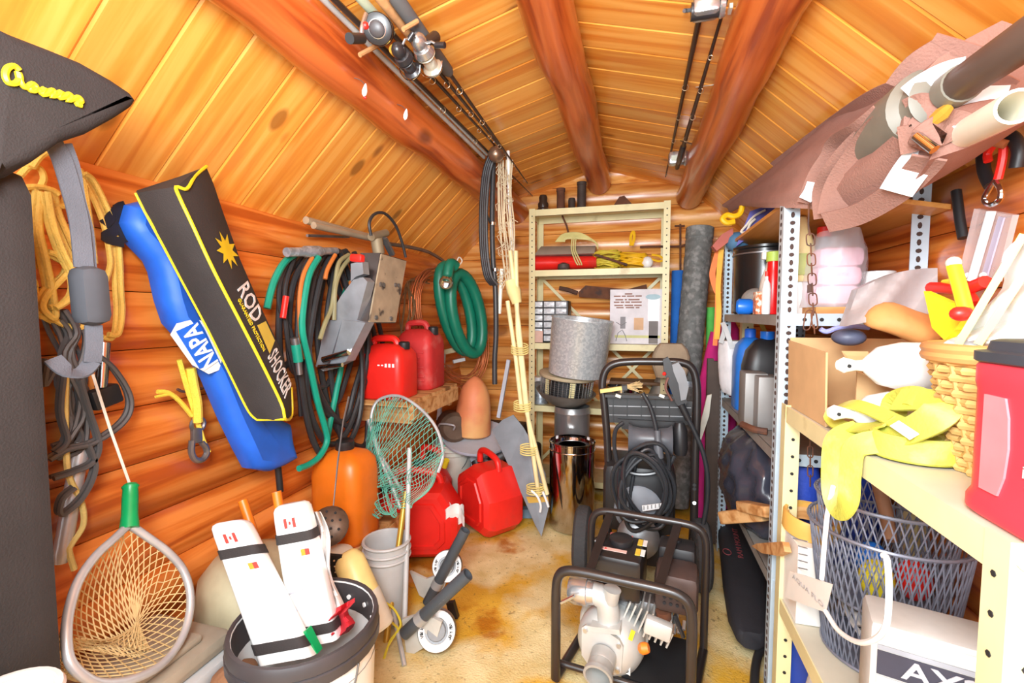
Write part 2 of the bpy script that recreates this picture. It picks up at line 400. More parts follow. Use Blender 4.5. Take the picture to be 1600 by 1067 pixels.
# ================================================================ common materials
m_blackcl = mat('black_canvas', rgb(50, 45, 44), .85, bump=.3, bscale=300, var=.1)
m_black = mat('black_plastic', rgb(34, 34, 36), .45)
m_blackr = mat('black_rubber', rgb(44, 44, 46), .5)
m_blackm = mat('black_paint', rgb(40, 36, 36), .28, spec=.6)
m_greycl = mat('grey_webbing', rgb(92, 94, 102), .8, bump=.3, bscale=400)
m_foam = mat('grey_foam', rgb(70, 72, 78), .8)
m_yrope = mat('yellow_rope', rgb(238, 200, 96), .6, bump=.6, bscale=260, var=.2)
m_prope = mat('pale_rope', rgb(226, 206, 128), .7, bump=.5, bscale=300, var=.15)
m_ypip = mat('yellow_piping', rgb(240, 214, 40), .4)
m_wrope = mat('white_cord', rgb(236, 226, 210), .7, var=.1)
m_alu = mat('dull_aluminium', rgb(196, 198, 200), .35, .4, var=.15)
m_chrome = mat('chrome', rgb(210, 210, 212), .14, 1)
m_steel = mat('grey_steel', rgb(140, 140, 142), .4, .8, var=.2)
m_galv = mat('galvanised_steel', rgb(186, 196, 204), .38, .55, var=.22, scale=60, col2=rgb(150, 160, 168), c2lo=.48, c2hi=.56, c2scale=45)
m_galvl = mat('galvanised_angle', rgb(196, 214, 226), .4, .2, var=.08)
m_rust = mat('rusty_iron', rgb(118, 74, 52), .85, .2, var=.3, col2=rgb(80, 60, 54), c2scale=18)
m_cream = mat('cream_paint', rgb(232, 220, 168), .4, var=.06, col2=rgb(196, 178, 124), c2lo=.62, c2hi=.75, c2scale=9)
m_white = mat('white_plastic', rgb(240, 240, 238), .35, var=.04)
m_whited = mat('dirty_white_plastic', rgb(226, 224, 210), .5, var=.1)
m_teal = mat('teal_hose', rgb(18, 148, 122), .4, var=.12)
m_green = mat('green_plastic', rgb(10, 150, 84), .35)
m_red = mat('red_plastic', rgb(234, 40, 32), .38, var=.06, col2=rgb(190, 60, 52), c2lo=.6, c2hi=.8, c2scale=6)
m_redd = mat('dusty_red_plastic', rgb(196, 44, 44), .6, var=.12, col2=rgb(206, 120, 110), c2lo=.55, c2hi=.8, c2scale=10)
m_blue = mat('blue_nylon', rgb(34, 102, 214), .5, var=.12, bump=.25, bscale=14)
m_orange = mat('orange_plastic', rgb(226, 116, 24), .4, var=.1)
m_gold = mat('gold_anodised', rgb(206, 160, 62), .35, .4)
m_copper = mat('copper', rgb(206, 128, 84), .35, .7)
m_wood = wood('bare_wood', rgb(206, 150, 90), rgb(226, 178, 120), rgb(176, 118, 62), 'X', rough=.7, coat=0, kscale=3)
m_card = mat('cardboard', rgb(206, 168, 120), .85, var=.08)
m_paper = mat('white_paper', rgb(238, 236, 230), .8, var=.04)
m_ink = mat('black_ink', rgb(30, 30, 32), .7)
m_grey = mat('grey_paint', rgb(160, 164, 172), .5, var=.1)
m_greyp = mat('grey_plastic', rgb(190, 192, 192), .5, var=.08)
m_yellow = mat('yellow_plastic', rgb(246, 226, 50), .4)
LW = XL + .036                                                   # face of the left wall logs
def LP(px, py, off=0.0): return PX(px, py, LW + off)
def inset2(loop, nrm, d):
    """move each vertex of a planar loop inwards by d"""
    n = len(loop); out = []; c = sum(loop, V()) / n
    for i in range(n):
        a, b, e = loop[i - 1], loop[i], loop[(i + 1) % n]
        t = (e - a).normalized(); s_ = V(nrm).cross(t).normalized()
        if s_.dot(c - b) < 0 and abs(s_.dot((c - b).normalized())) > .2: s_ = -s_
        out.append(b + s_ * d)
    return out
def puffy(mb, loop, nrm, thick, rad, flat=False):
    """soft bag: outline in a plane, bulging by thick along nrm"""
    n = V(nrm).normalized()
    # orientation so that insets go inwards
    ar = V()
    for i in range(len(loop)): ar += loop[i].cross(loop[(i + 1) % len(loop)])
    s_ = 1 if ar.dot(n) > 0 else -1
    rings = [loop]
    for k, (f, h) in enumerate(((0, .35), (.15, .68), (.5, .92), (1.0, 1.0))):
        rings.append([p + n * (thick * h) for p in inset2(loop, n * s_, rad * f)])
    mb.loft(rings); return mb
def coil(mb, cfn, r, turns, jit=.006, n=40, sides=6, tube=None):
    """closed loops; cfn(a) gives a base point for angle a, each turn jittered"""
    for k in range(turns):
        o = V((rnd(-jit, jit), rnd(-jit, jit), rnd(-jit, jit))); sc = rnd(.93, 1.05); ph = rnd(0, 6)
        c = sum((cfn(2 * math.pi * i / 12) for i in range(12)), V()) / 12
        pts = []
        for i in range(n):
            p = cfn(2 * math.pi * i / n); pts.append(c + (p - c) * sc + o * (1 + .8 * math.sin(ph + 2 * math.pi * i / n * 2)))
        mb.tube(pts, r, sides, closed=True)
    return mb
# ---------------------------------------------------------------- black bag by the door
t = thing('black_gear_bag', (-1.05, .3, .4), 'tall black fabric gear bag with a flap and yellow script lettering, hanging by the rope', 'bag')
mb = MB(); mb.box((-1.065, .27, .93), (.27, .52, .92), bev=.05); obj('bag_body', mb, m_blackcl, t)
fl_px = [(-60, 30), (0, 55), (60, 78), (110, 98), (160, 126), (190, 146), (200, 160), (194, 170), (168, 187), (124, 211), (84, 224), (40, 255), (0, 278), (-60, 290)]
mb = MB(); loop = [PX(x, y, -.93) for x, y in fl_px]; puffy(mb, loop, (1, 0, 0), .03, .02); o = obj('flap', mb, m_blackcl, t)
mb = MB()
scr = [(30, 110), (22, 103), (12, 106), (8, 117), (13, 129), (24, 130), (31, 122), (28, 113), (33, 130), (42, 137), (50, 131), (56, 136), (52, 142), (46, 138), (58, 139), (64, 143), (70, 138), (66, 147), (74, 146), (81, 141), (86, 146), (80, 150), (90, 148), (96, 143), (92, 152), (101, 151), (107, 147), (112, 152), (106, 157), (115, 154), (122, 152), (127, 158), (120, 162), (127, 165)]
mb.tube(spline([PX(x, y, -.896) for x, y in scr], 4), .0042, 6); obj('script_lettering', mb, m_ypip, t, label='yellow embroidered script on the flap')
mb = MB(); mb.ribbon(spline([PX(84, 225, -.94), PX(97, 250, -.95), PX(112, 300, -.96), PX(124, 350, -.97), PX(131, 418, -.97)], 5), .028, .004, (1, -.2, 0))
obj('shoulder_strap', mb, m_greycl, t); mb = MB()
mb.ribbon(spline([PX(100, 225, -.945), PX(113, 262, -.955), PX(121, 310, -.965), PX(134, 360, -.975), PX(139, 418, -.975)], 5), .022, .004, (1, -.2, 0))
obj('shoulder_strap', mb, m_greycl, t); mb = MB()
mb.ribbon(spline([PX(146, 508, -.97), PX(147, 540, -.97), PX(144, 566, -.97)], 5), .026, .004, (1, -.2, 0))
mb.ribbon(spline([PX(144, 566, -.97), PX(128, 582, -.965), PX(105, 580, -.965), PX(82, 560, -.98)], 5), .027, .004, (.5, -.3, .9)); obj('shoulder_strap', mb, m_greycl, t)
mb = MB(); a, b = PX(136, 416, -.97), PX(145, 508, -.97); mb.boxp(a, b, .05, .05, bev=.018); obj('foam_grip', mb, m_foam, t)
# ---------------------------------------------------------------- yellow rope hank
mb = MB()
paths = [[(45, 262), (62, 245), (88, 240), (100, 262), (108, 300), (96, 325), (74, 318), (50, 300), (32, 292)],
 [(52, 300), (44, 340), (38, 390), (46, 440), (60, 480), (88, 505), (118, 512), (130, 508)],
 [(60, 300), (56, 350), (66, 400), (76, 450), (82, 490), (70, 494), (62, 478), (72, 455), (100, 430), (106, 412), (84, 402), (70, 392)],
 [(70, 300), (78, 345), (94, 390), (112, 430), (114, 455), (100, 474), (82, 480)],
 [(80, 300), (86, 330), (104, 375), (122, 420), (118, 452), (104, 472)],
 [(128, 268), (142, 285), (160, 320), (176, 360), (182, 400), (184, 450), (186, 490), (180, 524), (164, 524)],
 [(132, 280), (150, 310), (166, 350), (174, 390), (176, 420), (166, 445)],
 [(136, 290), (142, 330), (148, 370), (152, 410)],
 [(35, 275), (50, 260), (66, 262), (72, 285), (58, 300), (40, 305)],
 [(34, 310), (40, 350), (44, 395), (36, 425), (48, 428), (62, 410), (72, 388), (60, 372), (48, 352)],
 [(30, 298), (60, 293), (84, 300), (96, 308)], [(48, 430), (58, 450), (48, 470)]]
for i, p in enumerate(paths):
    for k in range(2 if i < 6 else 1):
        o = .012 + .014 * (i % 4) + k * .012
        mb.tube(spline([LP(x + 9 * k - 4, y + rnd(-4, 4), o) for x, y in p], 5), .0062, 7)
obj('yellow_rope', mb, m_yrope, label='hank of thick yellow twisted rope hanging on the log wall', cat='rope')
# ---------------------------------------------------------------- grey cable hank, pipe, pale cord
mb = MB()
for k in range(15):
    x0 = rnd(66, 112); xb = rnd(88, 140)
    p = [(x0, 485 + rnd(-5, 18)), (x0 + rnd(8, 22), 520), (108 + rnd(-22, 22), 560), (115 + rnd(-28, 28), 620 + rnd(-20, 20)), (xb, 680 + rnd(-10, 20)), (rnd(74, 110), rnd(690, 720))]
    mb.tube(spline([LP(x, y, .012 + .005 * (k % 8)) for x, y in p], 5), .005, 6)
for p in ([(136, 545), (170, 570), (196, 610), (198, 640), (180, 665), (140, 690), (100, 700), (72, 716)], [(120, 590), (135, 640), (150, 690), (140, 720), (110, 735), (78, 745)], [(132, 690), (144, 722), (138, 750), (120, 780), (96, 800), (88, 796), (94, 775), (112, 760)], [(70, 560), (64, 600), (80, 575)], [(95, 580), (90, 640), (100, 685), (82, 705)]):
    for e in (0, 6): mb.tube(spline([LP(x + e, y + e * .5, .05 + e * .002) for x, y in p], 5), .0052, 6)
obj('cable_hank', mb, mat('grey_cable', rgb(84, 82, 82), .5), label='tangled hank of grey electrical cable hanging below the yellow rope', cat='cable')
t = thing('heater_cord', LP(160, 635, .04), 'chrome rod with a square black plug among the grey cables', 'plug')
mb = MB(); mb.cyl(LP(163, 535, .05), LP(158, 605, .05), .012); obj('rod', mb, m_chrome, t)
mb = MB(); mb.boxp(LP(158, 605, .05), LP(168, 634, .05), .06, .03, (1, 0, 0), bev=.006); obj('plug', mb, m_black, t)
mb = MB(); a, b = LP(128, 690, .03), LP(94, 880, .03); mb.tube([a, a.lerp(b, .86), a.lerp(b, .92), b], [.016, .016, .017, .012], 14)
obj('metal_pipe', mb, m_alu, label='bare metal pipe with a flattened end behind the grey cables', cat='pipe')
mb = MB(); mb.tube(spline([LP(x, y, .045) for x, y in ((103, 582), (102, 640), (103, 700), (108, 745), (127, 785), (130, 820), (112, 850), (108, 862), (116, 890))], 6), .006, 7)
obj('frayed_rope', mb, m_prope, label='frayed pale yellow cord hanging down beside the metal pipe', cat='rope')
# ---------------------------------------------------------------- big landing net with green handle
t = thing('landing_net', LP(200, 1040, .2), 'large landing net with green handle hung by a cord on the log wall', 'net')
hoop = [(199, 822), (178, 842), (150, 868), (124, 905), (110, 945), (104, 985), (108, 1030), (130, 1056), (160, 1068), (205, 1062), (250, 1040), (280, 1005), (295, 965), (297, 925), (286, 890), (262, 862), (232, 840), (206, 822)]
nx = lambda y: LW + .10 + .20 * max(0, y - 756) / 310.0
hp = spline([PX(x, y, nx(y)) for x, y in hoop], 4); mb = MB().tube(hp, .0085, 10); obj('hoop', mb, m_alu, t)
mb = MB(); a, b = PX(204, 756, nx(756)), PX(202, 826, nx(826)); mb.tube([a, a.lerp(b, .06), a.lerp(b, .12), a.lerp(b, .3), a.lerp(b, .7), a.lerp(b, .95), b], [.012, .017, .0145, .0155, .0155, .018, .018], 14); obj('handle', mb, m_green, t, label='green grip')
mb = MB(); mb.tube([PX(145, 585, LW + .1), PX(172, 670, LW + .11), PX(203, 757, nx(757))], .003, 6); obj('cord', mb, m_wrope, t)
mb = MB(); C0 = sum(hp, V()) / len(hp)
def netp(a, s_, sag=.0):
    """a = angle around hoop 0..1, s = 0 at hoop .. 1 at bottom of the bag"""
    i = a * (len(hp) - 1); k = int(i) % len(hp); q = hp[k].lerp(hp[(k + 1) % len(hp)], i - int(i))
    bot = PX(165 + 75 * math.cos(a * 6.28), 1012 + 16 * math.sin(a * 6.28 + 1), LW + .20)
    p = q.lerp(bot, s_ ** 1.15); p.z -= .03 * math.sin(math.pi * s_) - .05 * s_ * (1 - s_) * (1 if q.z > C0.z else 0)
    p.x -= .05 * math.sin(math.pi * s_); p.x = max(p.x, LW + .012); return p
nu, nv = 46, 15
for i in range(nu):
    for dr in (0, 1):
        pts = [netp(((i + (j * .5 if dr else -j * .5)) / nu) % 1, j / nv) for j in range(nv + 1)]
        # split where the seam wraps
        run = [pts[0]]
        for p in pts[1:]:
            if (p - run[-1]).length < .16: run.append(p)
            else:
                mb.tube(run, .0013, 3, caps=False); run = [p]
        mb.tube(run, .0013, 3, caps=False)
obj('netting', mb, mat('tan_twine', rgb(214, 186, 130), .8), t, kind='stuff')
# ---------------------------------------------------------------- blue chair bag and black rod bag
t = thing('blue_chair_bag', LP(300, 740, .08), 'blue nylon carry bag with white lettering leaning behind the black bag', 'bag')
bx = LW + .02
def bz(x, y): return PX(x, y, bx + .05 * max(0, (y - 320) / 410.0))
bl = [(186, 322), (210, 316), (232, 326), (262, 400), (300, 470), (345, 545), (400, 640), (442, 660), (447, 690), (452, 714), (432, 726), (408, 735), (378, 730), (362, 700), (340, 655), (312, 590), (275, 530), (252, 505), (240, 470), (230, 425), (222, 408), (190, 375), (178, 350)]
mb = MB(); puffy(mb, [bz(x, y) for x, y in bl], (1, -.2, 0), .065, .035); obj('bag_body', mb, m_blue, t)
mb = MB()
for p in ([(186, 322), (176, 326), (160, 345), (152, 352)], [(182, 345), (170, 360), (155, 372), (184, 380)], [(175, 322), (180, 350), (186, 378)]):
    mb.ribbon(spline([bz(x, y) + V((.02, 0, 0)) for x, y in p], 4), .022, .004, (1, 0, 0))
obj('drawstring', mb, m_black, t)
mb = MB(); mb.cyl(bz(433, 715), bz(438, 768), .011, n=12); obj('chair_leg', mb, m_black, t)
def bq(x, y, d=.0): return bz(x, y) + V((1, -.2, 0)).normalized() * (.070 + d)
hexa = [(x - 16, y + 2) for x, y in ((268, 503), (296, 496), (312, 500), (340, 555), (334, 574), (318, 580), (292, 566), (258, 520))]
mb = MB(); mb.prism([bq(x, y) for x, y in hexa], (.002, 0, 0)); obj('logo_plate', mb, m_white, t, smooth=False)
bnd = [(x - 16, y + 2) for x, y in ((266, 515), (300, 500), (334, 560), (303, 572))]
mb = MB(); mb.prism([bq(x, y, .0025) for x, y in bnd], (.002, 0, 0)); obj('logo_band', mb, m_blue, t, smooth=False)
pa, pb = bq(316, 562, .005), bq(283, 503, .005); pc = bq(288, 573, .005)
text('lettering', 'NAPA', t, pa, pb - pa, pc - pa, (pc - pa).length * .92, m_white, width=(pb - pa).length, bold=.02)
t = thing('black_bag', LP(340, 640, .15), 'long black bag with yellow piping and white lettering hanging on the log wall', 'bag')
st = [((212, 302), (275, 292), (322, 260)), ((226, 330), (282, 312), (334, 288)), ((245, 365), (300, 350), (348, 330)), ((285, 440), (335, 425), (375, 405)), ((325, 515), (378, 508), (410, 485)), ((362, 590), (415, 580), (438, 545)), ((388, 642), (440, 632), (455, 605)), ((402, 656), (446, 655), (456, 648))]
def bkp(x, y, k, i): return PX(x, y, (LW + .10 + .10 * i / 7) + (0, .10, .02)[k])
loops = []
for i, s_ in enumerate(st):
    L_, G, Rr = (bkp(*s_[0], 0, i), bkp(*s_[1], 1, i), bkp(*s_[2], 2, i))
    lg = L_.lerp(G, .5) + V((.012, -.004, 0)); gr = G.lerp(Rr, .5) + V((.01, -.012, 0)) * .8
    bk1, bk2 = V((Rr.x - .012, Rr.y + .01, Rr.z)), V((L_.x - .010, L_.y + .01, L_.z + .01))
    loops.append([L_, L_.lerp(lg, .6), lg, G.lerp(lg, .4), G, G.lerp(gr, .5), gr, Rr, bk1, bk2])
mb = MB(); mb.loft(loops); obj('bag_body', mb, m_blackcl, t, ang=50)
mb = MB(); mb.tube(spline([l[0] for l in loops], 4), .0035, 6); mb.tube(spline([loops[0][7] + V((.002, 0, 0)), PX(305, 275, LW + .16), PX(292, 295, LW + .2), loops[0][4]] + [l[4] for l in loops[1:]] + [loops[-1][7]] + [loops[-2][7]], 4), .004, 6)
mb.tube(spline([loops[-1][0], loops[-1][4]], 3), .0035, 6); obj('piping', mb, m_ypip, t, label='yellow piping')
def fce(i0, u, v, d=.0035):
    """point on the right-hand face; i0 station, u along, v 0 ridge .. 1 right edge"""
    k = int(i0); f = i0 - k; a = loops[k]; b = loops[min(k + 1, 7)]
    ch = lambda l: (l[4].lerp(l[6], v * 2) if v < .5 else l[6].lerp(l[7], v * 2 - 1))
    return ch(a).lerp(ch(b), f) + V((.6, -.8, 0)).normalized() * (d + .003)
m_wt = mat('white_print', rgb(240, 240, 240), .6)
for s_, ia, ib, v0, v1, mm in (('ROD', 3.45, 4.15, .95, .45, m_wt), ('SHOCKER', 4.85, 6.0, .9, .35, m_wt), ('GUARANTEED PROTECTION', 3.6, 4.7, .42, .30, m_ypip)):
    a, b, c = fce(ia, 0, v1), fce(ib, 0, v1), fce(ia, 0, v0)
    text('lettering', s_, t, a, b - a, c - a, max(.012, (c - a).length), mm, width=(b - a).length, bold=.01)
mb = MB(); c = fce(2.75, 0, .7); e1 = (fce(3.2, 0, .7) - c); e2 = (fce(2.75, 0, 1) - c); pts = []
for k in range(18):
    a = 2 * math.pi * k / 18; rr = (1 if k % 2 else .5); pts.append(c + e1 * math.cos(a) * rr * .8 + e2 * math.sin(a) * rr * 1.1)
mb.prism(pts, V((.6, -.8, 0)) * .002)
obj('printed_burst', mb, m_ypip, t, smooth=False); mb = MB()
a, b = fce(4.25, 0, .95), fce(4.75, 0, .95); mb.prism([a, b, fce(4.85, 0, .5), fce(4.2, 0, .55)], V((.6, -.8, 0)) * .002)
obj('printed_stripe', mb, m_ypip, t, smooth=False)
# ---------------------------------------------------------------- rope ends with snap clip
t = thing('snap_clip', LP(312, 720, .05), 'worn metal snap clip knotted to yellow rope ends on the log wall', 'clip')
cl_ = spline([LP(x, y, .05) for x, y in ((300, 688), (299, 706), (305, 718), (316, 718), (323, 708), (321, 698), (314, 690))], 4)
mb = MB(); mb.tube(cl_, .0085, 8); mb.boxp(LP(307, 668, .05), LP(307, 692, .05), .03, .014, (1, 0, 0), bev=.004)
c = LP(309, 663, .05); mb.tube([c + V((0, .019 * math.cos(a), .019 * math.sin(a))) for a in [k * .5236 for k in range(12)]], .006, 7, closed=True); obj('clip', mb, m_steel, t)
mb = MB(); mb.tube(spline([LP(x, y, .06) for x, y in ((298, 575), (302, 600), (308, 630), (309, 660))], 4), .012, 8)
mb.tube(spline([LP(x, y, .05) for x, y in ((280, 562), (290, 598), (301, 634), (309, 660), (318, 690), (326, 706))], 4), .007, 7)
mb.tube(spline([LP(x, y, .05) for x, y in ((246, 612), (262, 613), (280, 626), (300, 650))], 4), .006, 7)
mb.tube(spline([LP(x, y, .05) for x, y in ((243, 620), (258, 617), (270, 616))], 4), .004, 6); obj('rope_ends', mb, mat('bright_yellow_rope', rgb(240, 206, 70), .6, bump=.6, bscale=260), t)
mb = MB(); mb.tube(spline([LP(x, y, .02) for x, y in ((277, 608), (290, 612), (318, 606))], 4), .004, 6)
obj('wall_hook', mb, m_rust, label='bent iron hook in the log wall behind the blue bag', cat='hook')
# ---------------------------------------------------------------- hoses and cords on one peg
m_hblk = mat('black_hose', rgb(48, 48, 50), .42, var=.15); m_hor = mat('brown_orange_cord', rgb(196, 112, 48), .5); m_hol = mat('olive_tube', rgb(140, 134, 96), .4)
def hang(name, m, lst, r, label, cat='hose', group=None, kf=0):
    mb = MB()
    for p, o in lst: mb.tube(spline([LP(x, y, o) for x, y in p], 7), r, 8)
    return obj(name, mb, m, label=label, cat=cat, group=group)
lst = []
for k in range(6):
    xt = 474 + 11 * k; xl = 436 + 15 * k; yb = 600 + 24 * k + rnd(-12, 12); xr = 548 + 11 * k
    lst.append(([(xt + 12, 392), (xt - 4, 402), (xl + 8, 440), (xl, 500), (xl + 4, 570), (xl + 24, yb - 40), (xl + 52, yb - 6), (xl + 75, yb - 4), (xr - 16, yb - 50), (xr, yb - 110), (xr - 8, 520), (xr - 36, 430), (xt + 24, 394)], .03 + .012 * (k % 4)))
lst.append(([(500, 394), (476, 420), (466, 520), (474, 620), (490, 690), (512, 716), (540, 700), (562, 650), (566, 570), (556, 500), (530, 410)], .085))
lst.append(([(520, 396), (500, 440), (480, 560), (484, 640), (508, 690), (534, 686), (556, 640), (574, 560), (574, 500), (560, 450)], .075))
hang('black_hose', m_hblk, lst, .0115, 'heavy bundle of black rubber hoses looped on a wall peg')
hang('thin_black_cord', m_hblk, [([(455, 400), (438, 440), (437, 480), (452, 512), (458, 540)], .05), ([(462, 398), (446, 450), (448, 520), (456, 560), (466, 600), (470, 650)], .06)], .008, 'thinner black cord at the side of the hose bundle', 'cord')
hang('teal_hose', m_teal, [([(470, 393), (446, 408), (428, 440), (417, 482)], .07), ([(498, 402), (483, 430), (474, 480), (473, 520), (484, 570), (497, 630), (508, 668), (511, 690), (500, 712), (484, 725), (467, 732)], .11), ([(511, 690), (516, 660), (526, 610), (533, 570), (530, 520), (536, 470), (545, 440)], .06)], .0115, 'teal garden hose looped through the black hoses')
hang('extension_lead', m_hor, [([(488, 402), (474, 430), (468, 470), (470, 520), (478, 560)], .1), ([(524, 398), (512, 420), (508, 436)], .11), ([(548, 440), (540, 460), (530, 474)], .09)], .008, 'brown orange lead between the teal and black hoses', 'lead')
hang('olive_tube', m_hol, [([(545, 398), (530, 410), (524, 440), (518, 480), (508, 505), (500, 530)], .125), ([(550, 400), (534, 420), (524, 450), (522, 500)], .13)], .0085, 'olive green plastic tubes draped over the hose bundle')
mb = MB(); a, b = LP(448, 394, .10), LP(525, 392, .09); mb.tube([a, a.lerp(b, .3), a.lerp(b, .34), a.lerp(b, .6), a.lerp(b, .7), b], [.016, .016, .021, .021, .015, .014], 14)
obj('hose_coupling', mb, m_galv, label='metal hose coupling lying over the top of the hose bundle', cat='coupling')
t = thing('hose_nozzle', LP(462, 560, .13), 'teal handled hose nozzle end hanging in the hose bundle', 'nozzle')
mb = MB(); mb.cyl(LP(462, 538, .12), LP(466, 565, .12), .016); obj('grip', mb, m_teal, t)
mb = MB(); mb.cyl(LP(466, 565, .12), LP(468, 585, .12), .010); obj('hose_end', MB().cyl(LP(460, 528, .12), LP(462, 539, .12), .014), m_steel, t); obj('nozzle_tip', mb, m_steel, t)
mb = MB(); mb.cyl(LP(447, 463, .09), LP(442, 497, .09), .010); obj('red_float_tube', mb, m_red, label='slim red plastic tube between the black hoses', cat='tube')
# ---------------------------------------------------------------- long pipe and rod under the eave
mb = MB(); mb.cyl(LP(478, 344, .06), LP(586, 372, .06), .014); mb.cyl(LP(490, 352, .08), LP(586, 374, .08), .013); obj('grey_conduit', mb, mat('grey_conduit', rgb(176, 160, 134), .5, .3), label='pair of grey conduit pipes lying along the top log', cat='pipe')
mb = MB(); mb.tube(spline([LP(x, y, .05) for x, y in ((600, 380), (640, 386), (670, 394), (692, 407))], 3), .010, 8); mb.tube([LP(480, 368, .03), LP(545, 370, .03)], .006, 6); obj('thin_rod', mb, m_steel, label='thin grey rod lying along the top log beside the conduit', cat='rod')
# ---------------------------------------------------------------- outboard motor bracket
t = thing('motor_bracket', (-1.0, 1.68, .95), 'aluminium outboard motor bracket with a worn mounting pad hanging over the hoses', 'bracket')
bzv = lambda x, y: PX(x, y, -.985)
fa, fb, fc, fd = bzv(594, 395), bzv(634, 407), bzv(617, 505), bzv(574, 505)
tn = V((-.075, -.02, 0)); mb = MB(); mb.prism([fa, fb, fc, fd], tn); obj('mounting_pad', mb, m_blackm, t, smooth=False)
mb = MB(); g = [p + (sum((fa, fb, fc, fd), V()) / 4 - p) * .03 for p in (fa, fb, fc, fd)]; mb.prism(g, (.006, 0, 0)); obj('worn_face', mb, mat('worn_tan_paint', rgb(168, 150, 124), .7, var=.2, col2=rgb(70, 62, 56), c2lo=.58, c2hi=.66, c2scale=16), t, smooth=False)
for u, v in ((.15, .45), (.25, .45), (.7, .42), (.82, .42), (.2, .92), (.75, .93)):
    p = fa.lerp(fb, u).lerp(fd.lerp(fc, u), v); obj('bolt_head', MB().cyl(p + V((.004, 0, 0)), p + V((.012, 0, 0)), .009, n=10), m_steel, t)
Yb_ = fd.y - .02
bp_ = lambda x, y, dy=0: PY(x, y, Yb_ + dy)
m_alub = mat('bluish_aluminium', rgb(176, 182, 190), .4, .6, var=.18)
mb = MB(); mb.prism([bp_(*q) for q in ((567, 433), (574, 440), (558, 500), (570, 503), (535, 520), (517, 490), (533, 462), (552, 437))], (0, .05, 0)); obj('swivel_plate', mb, m_alub, t, smooth=False)
mb = MB(); mb.prism([bp_(x, y, -.02) for x, y in ((535, 500), (571, 504), (540, 565), (512, 578), (522, 550))], (0, .06, 0)); obj('transom_arm', mb, m_alub, t, smooth=False)
mb = MB(); mb.prism([bp_(x, y, -.01) for x, y in ((508, 500), (535, 500), (518, 555), (505, 580), (493, 572), (499, 550))], (0, .06, 0)); obj('transom_arm', mb, m_alub, t, smooth=False)
mb = MB(); mb.cyl(bp_(505, 562, -.03), bp_(545, 550, -.03), .012); mb.cyl(bp_(498, 573, -.03), bp_(535, 570, -.03), .008); obj('pivot_pins', mb, m_chrome, t)
mb = MB(); mb.prism([bp_(x, y, .02) for x, y in ((548, 412), (566, 408), (568, 428), (556, 432), (548, 440))], (0, .04, 0)); obj('clamp', mb, m_alub, t, smooth=False)
mb = MB(); mb.boxp(bp_(549, 403, .02), bp_(568, 404, .02), .03, .03, bev=.008); obj('clamp_knob', mb, m_red, t, label='red clamp handle')
mb = MB(); mb.cyl(PX(588, 372, -1.02), PX(592, 396, -1.02), .024); mb.cyl(PX(580, 370, -1.02), PX(603, 364, -1.02), .016); obj('tilt_tube', mb, mat('dusty_metal', rgb(150, 136, 110), .6, .4), t)
mb = MB(); mb.boxp(PX(600, 372, -1.0), PX(613, 398, -1.0), .022, .014); obj('support_arm', mb, m_steel, t)
mb = MB(); mb.tube(spline([PX(x, y, -.97) for x, y in ((580, 368), (577, 348), (586, 334), (602, 334), (618, 352), (628, 378), (634, 402))], 5), .006, 8); obj('throttle_cable', mb, m_blackr, t)
# ---------------------------------------------------------------- wooden ledge with two red cans
t = thing('wall_ledge', (-1.1, 2.0, .7), 'short wooden ledge on the log wall under two red fuel cans', 'shelf')
mb = MB(); mb.box((-1.09, 2.04, .757), (.28, .56, .022)); obj('board', mb, m_wood, t, smooth=False)
mb = MB(); mb.box((-.955, 2.06, .715), (.025, .52, .07)); obj('front_rail', mb, m_wood, t, smooth=False)
for y in (1.85, 2.28): obj('bracket', MB().box((-1.1, y, .70), (.26, .03, .09)), m_wood, t, smooth=False)
def jerry(name, c, w_, d_, h_, m, label, rotz=0, handle=True, spout=True, group=None):
    """square jerry can: shouldered body, top handle, cap"""
    M = Matrix.Translation(V(c)) @ Matrix.Rotation(rotz, 4, 'Z'); t = thing(name, c, label, 'fuel can', group)
    mb = MB(M); lo = []
    for z, s_ in ((0, .94), (.03, 1), (.62, 1), (.74, .97), (.84, .82), (.9, .6), (.91, .3)):
        lo.append([(x * s_, y * (s_ if s_ > .9 else s_ * .9), z * h_) for x, y in rrect(w_, d_, min(w_, d_) * .18, 4)])
    mb.loft(lo); obj('body', mb, m, t, ang=60)
    mb = MB(M); mb.tube(spline([(-w_ * .36, 0, h_ * .80), (-w_ * .34, 0, h_ * .97), (-w_ * .18, 0, h_), (w_ * .1, 0, h_), (w_ * .2, 0, h_ * .93), (w_ * .22, 0, h_ * .84)], 4), .016, 8); obj('handle', mb, m, t)
    mb = MB(M); mb.lathe([(.024, h_ * .82), (.026, h_ * .83), (.026, h_ * .93), (.02, h_ * .95)], c=(w_ * .36, 0, 0), n=14); obj('cap', mb, m_black, t)
    return t, M
t, M = jerry('fuel_can', (-1.10, 1.87, .768), .215, .18, .27, m_red, 'bright red fuel can standing on the wooden ledge', 0)
mb = MB(M); 
for k in range(5): mb.box((.0 + .018 * k, -.0905, .155), (.010, .002, .016 if k > 1 else .006))
obj('printed_marks', mb, m_wt, t, smooth=False)
t, M = jerry('fuel_can', (-1.085, 2.16, .768), .20, .2, .335, m_redd, 'taller faded red fuel can with embossed bars beside the bright one on the ledge', 0)
mb = MB(M)
for k, (x, z, w_) in enumerate(((.02, .19, .09), (.02, .165, .05), (.02, .14, .05), (.02, .115, .09), (.02, .07, .10), (.02, .05, .10))): mb.box((x, -.1, z), (w_, .006, .010), bev=.002)
obj('embossed_bars', mb, m_redd, t)
